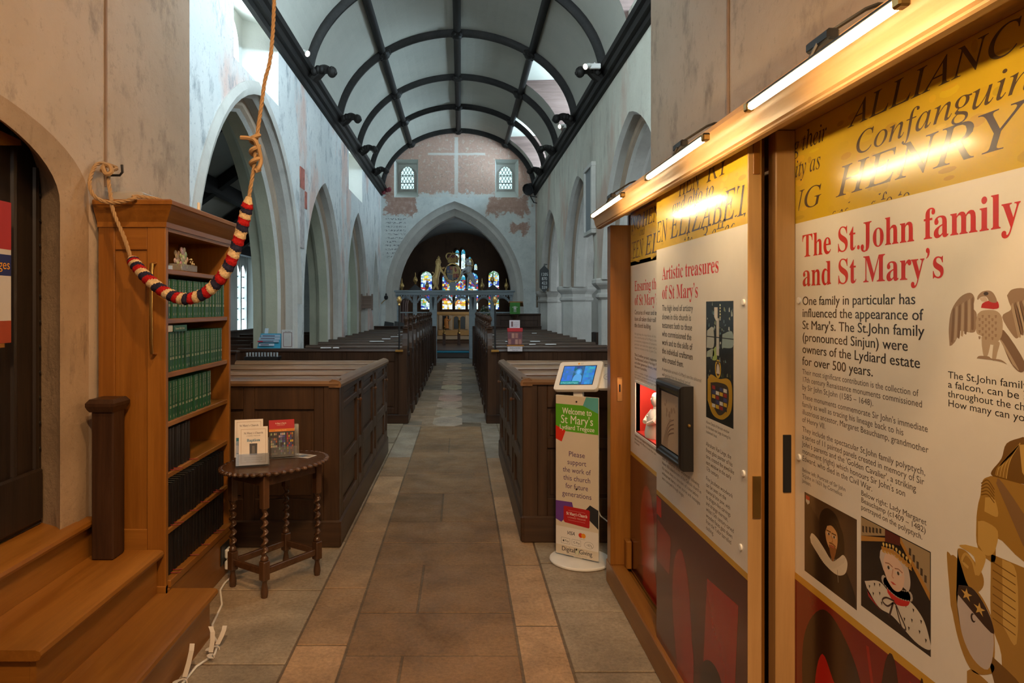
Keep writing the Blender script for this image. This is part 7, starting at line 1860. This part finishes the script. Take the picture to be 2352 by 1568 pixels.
spotlight(*P(1348, 152, 9.7), (-.7, -.5, -.35), 'white spotlight above the nearest right roof corbel, lit')
spotlight(*P(1288, 290, 13.0), (-.7, -.5, -.3), 'white spotlight under the second right roof corbel, lit')
spotlight(*P(1235, 393, 17.9), (-.7, -.4, -.3), 'dark spotlight at the far right roof corbel, lit', M_iron)
# carved roof corbels (crouching heads) at the rib feet, bosses at the crossings
def corbel(x, y, z, s, lab):
    t = thing('roof_corbel', (x, y, z), lab, 'corbel', 'carved corbels at the rib feet')
    m = MB(); m.smooth = True; limb(m, [(x, y, z-.10, .07), (x-s*.08, y-.02, z-.03, .085), (x-s*.17, y-.05, z+.02, .07), (x-s*.25, y-.08, z+.0, .055)]); 
    for k in range(3): m.ball((x-s*(.05+.05*k), y-.10, z-.02+.03*math.sin(k)), (.05, .05, .06), 8, 6)
    m.build('body', M_rib, t)
    m = MB(); m.smooth = True; m.ball((x-s*.30, y-.09, z-.03), (.07, .07, .08), 12, 8); m.ball((x-s*.35, y-.11, z-.05), (.03, .035, .035), 8, 6); m.ball((x-s*.30, y-.14, z+.01), (.025, .02, .03), 7, 5); m.ball((x-s*.28, y-.03, z+.03), (.045, .05, .04), 8, 6); m.build('head', M_rib, t)
cor = ['nearest', 'second', 'third', 'fourth']
for k, y in enumerate((9.95, 12.4, 14.8, 17.1)):
    corbel(XL+.16, y, VZ+.02, -1, f'dark carved head corbel on the left wall plate, {cor[k]} from the front')
    corbel(XR-.16, y, VZ+.02, 1, f'dark carved head corbel on the right wall plate, {cor[k]} from the front')
bsn = 0
for ri, y in enumerate(RIBS[2:]):
    for ti, t in enumerate((PI*.285, PI*.5, PI*.715)):
        x, z = vault(t, .955); m = MB(); m.smooth = True
        n_ = Vector((-math.cos(t), 0, -math.sin(t))); q = n_.to_track_quat('Z', 'Y').to_matrix().to_4x4()
        m.T = Matrix.Translation((x, y, z)) @ q
        m.lathe([(.11, -.03), (.13, .0), (.12, .03), (.09, .05), (.085, .06), (.05, .085), (.01, .09)], (0, 0, 0), 8)
        for k in range(6): m.ball((.10*math.cos(k*PI/3), .10*math.sin(k*PI/3), .02), (.04, .04, .035), 7, 5)
        tag(m.build('roof_boss', M_rib), f'dark boss on the {("right purlin", "ridge", "left purlin")[ti]}, on rib {("nearest the camera", "second from the camera", "third", "fourth", "against the end wall")[ri]}', 'boss', 'carved roof bosses')
rb = MB(); rb.smooth = True; pb_ = P(884, 437, 19.7)
for k in range(9): rb.ball((pb_[0]+.07*math.cos(k*2.1), pb_[1]-.02*k/9, pb_[2]+.07*math.sin(k*2.1)), (.06, .06, .06), 8, 6)
rb.ball((pb_[0]+.13, pb_[1]-.02, pb_[2]+.02), (.06, .06, .07), 8, 6)
tag(rb.build('painted_corbel', flat('corbel_red', (.20, .02, .03), .6)), 'red painted carved corbel in the far left corner of the roof', 'corbel')
# black hooded lamp and iron bracket in the far right corner
fl_ = thing('floodlight', P(1216, 432, 19.4), 'black hooded floodlight on an iron bracket in the far right corner', 'floodlight')
c = P(1216, 433, 19.4); q = Vector((-.5, -.75, -.4)).to_track_quat('Z', 'Y').to_matrix().to_4x4()
m = MB(Matrix.Translation(c) @ q); m.smooth = True; m.lathe([(.06, -.16), (.13, -.13), (.15, .0), (.17, .10), (.155, .10), (.12, .06), (.01, .05)], (0, 0, 0), 12); m.build('housing', M_iron, fl_)
m = MB(); a, b, d, e = P(1218, 450, 19.4), P(1250, 458, 19.6), P(1226, 471, 19.4), P(1253, 469, 19.6)
m.tube([c, a, (XR+.0, 19.6, a[2])], .014, 6); m.tube([a, (a[0]+.1, 19.45, a[2]-.17), (XR+.0, 19.6, a[2]-.17)], .014, 6); m.build('bracket', M_iron, fl_)
# music stand left of the aisle
ms = thing('music_stand', (-1.5, 17.95, 0), 'black music stand at the far left before the chancel arch', 'stand')
xm, Ym = (905-1058)*18.2/1600, 18.2
m = MB(); m.smooth = True; m.tube([(xm, Ym, .0), (xm, Ym, 1.0)], .02, 8)
for k in range(3): a = k*2.1; m.tube([(xm, Ym, .12), (xm+.25*math.cos(a), Ym+.25*math.sin(a), .02)], .012, 6)
m.build('pole', M_iron, ms)
for (dx_, tt) in ((-.13, 1), (.13, -1)):
    m = MB(); m.loft([[(xm+dx_-.14, Ym-.05, .86+.04*tt), (xm+dx_+.14, Ym-.05, .80+.04*tt), (xm+dx_+.12, Ym+.05, 1.10), (xm+dx_-.12, Ym+.05, 1.14)], [(xm+dx_-.14, Ym-.03, .86+.04*tt), (xm+dx_+.14, Ym-.03, .80+.04*tt), (xm+dx_+.12, Ym+.07, 1.10), (xm+dx_-.12, Ym+.07, 1.14)]]); m.build('desk_leaf', M_iron, ms)
# blue notice display and framed notice on the nearest left pew, tray of cruets behind
Yn = 9.12; nx = lambda px: (px-1058)*Yn/1600; nz = lambda py: 1.5-(py-706)*Yn/1600
nd_ = thing('notice_display', (nx(620), Yn, .97), 'bright blue tiered leaflet display standing on the left pew ledge', 'display')
m = MB(); M_disp = attr_mat('display_print', rough=.5, vary=.05)
m.loft([[(nx(592), Yn-.03, .969), (nx(645), Yn-.03, .969), (nx(645), Yn+.05, .969), (nx(592), Yn+.05, .969)], [(nx(598), Yn+.02, nz(766)), (nx(645), Yn+.02, nz(766)), (nx(645), Yn+.05, nz(766)), (nx(598), Yn+.05, nz(766))]], col=(.03, .28, .45)); m.build('back', M_disp, nd_)
m = MB()
for k, (a, b, py, cc) in enumerate(((600, 644, 771, (.35, .48, .62)), (596, 644, 777, (.40, .52, .65)), (595, 642, 783, (.34, .48, .62)), (597, 632, 791, (.42, .55, .68)))):
    yy = Yn-.02+.012*(3-k)-.022; m.box((nx(a), yy-.006, nz(py+2.6)), (nx(b), yy, nz(py-2.6)), 0, cc); m.box((nx(a+4), yy-.0075, nz(py+1)), (nx(b-12), yy-.006, nz(py-.8)), 0, (.05, .06, .12))
m.box((nx(594), Yn-.05, nz(785)), (nx(606), Yn-.045, nz(782)), 0, (.35, .02, .04)); m.build('leaflet_row', M_disp, nd_)
cq = MB(); cq.loft([[(nx(601), Yn+.056, .969), (nx(609), Yn+.056, .969), (nx(609), Yn+.065, .969), (nx(601), Yn+.065, .969)], [(nx(606), Yn+.056, nz(754)), (nx(614), Yn+.056, nz(754)), (nx(614), Yn+.065, nz(754)), (nx(606), Yn+.065, nz(754))]])
tag(cq.build('leaning_card', flat('card_pale_blue', (.5, .6, .68), .6)), 'pale narrow card leaning behind the blue display', 'card')
fn = thing('framed_notice', (nx(660), Yn, .97), 'white notice with a brown border standing right of the blue display', 'notice')
m = MB(); m.box((nx(647), Yn-.01, .969), (nx(675), Yn+.005, nz(757)), .001, (.58, .58, .58))
for (a, b, c_, d) in ((651, 763, 671, 764.2), (651, 795, 671, 796.2), (651, 763, 652.2, 796), (670, 763, 671.2, 796)): m.box((nx(a), Yn-.0115, nz(d)), (nx(c_), Yn-.0095, nz(b)), 0, (.16, .08, .08))
frn = lambda u, v, w: (nx(661)+u, Yn-.0105-w, v)
text(m, 'Our Town', 0, nz(762), .012, (.08, .08, .1), width=.075, anchor='c', frame=frn, serif=True)
for k in range(9): text(m, 'prayer for our church', 0, nz(769+2.7*k), .006, (.25, .25, .3), width=.07, anchor='c', frame=frn)
m.build('sheet', M_disp, fn)
gr = thing('glass_rack', (nx(600), Yn-.3, .9), 'black rack of small glasses behind the near left benches', 'rack')
Yg = 8.80; gx = lambda px: (px-1058)*Yg/1600; gz = lambda py: 1.5-(py-706)*Yg/1600
MB().box((gx(566), Yg-.1, gz(826)), (gx(642), Yg+.1, gz(818)), .004).build('tray', M_iron, gr)
m = MB(); m.smooth = True
for k in range(16):
    x = gx(570+4.6*k); m.lathe([(.010, 0), (.012, .03), (.014, .05), (.012, .05)], (x, Yg-.05+.04*(k % 3), gz(818)), 8)
m.build('small_glasses', flat('glass_small', (.55, .62, .68), .15, trans=.5, vary=0), gr)
MB().box((gx(566), Yg+.02, 0), (gx(642), Yg+.08, gz(826))).build('stand', M_dark['Z'], gr)

lp = thing('chancel_lamp', P(1169, 616, 21.2), 'small lit lamp high on the right inside the chancel arch', 'lamp')
c = P(1169, 616, 21.2); m = MB(); m.smooth = True; m.ball(c, (.045, .045, .045), 10, 7); m.build('bulb', M_lampw, lp)
m = MB(); m.smooth = True; m.tube([(c[0]+.03, c[1], c[2]+.02), (c[0]+.12, c[1], c[2]+.06), (CHX1+.0, c[1], c[2]+.06)], .012, 6); m.build('arm', M_iron, lp)
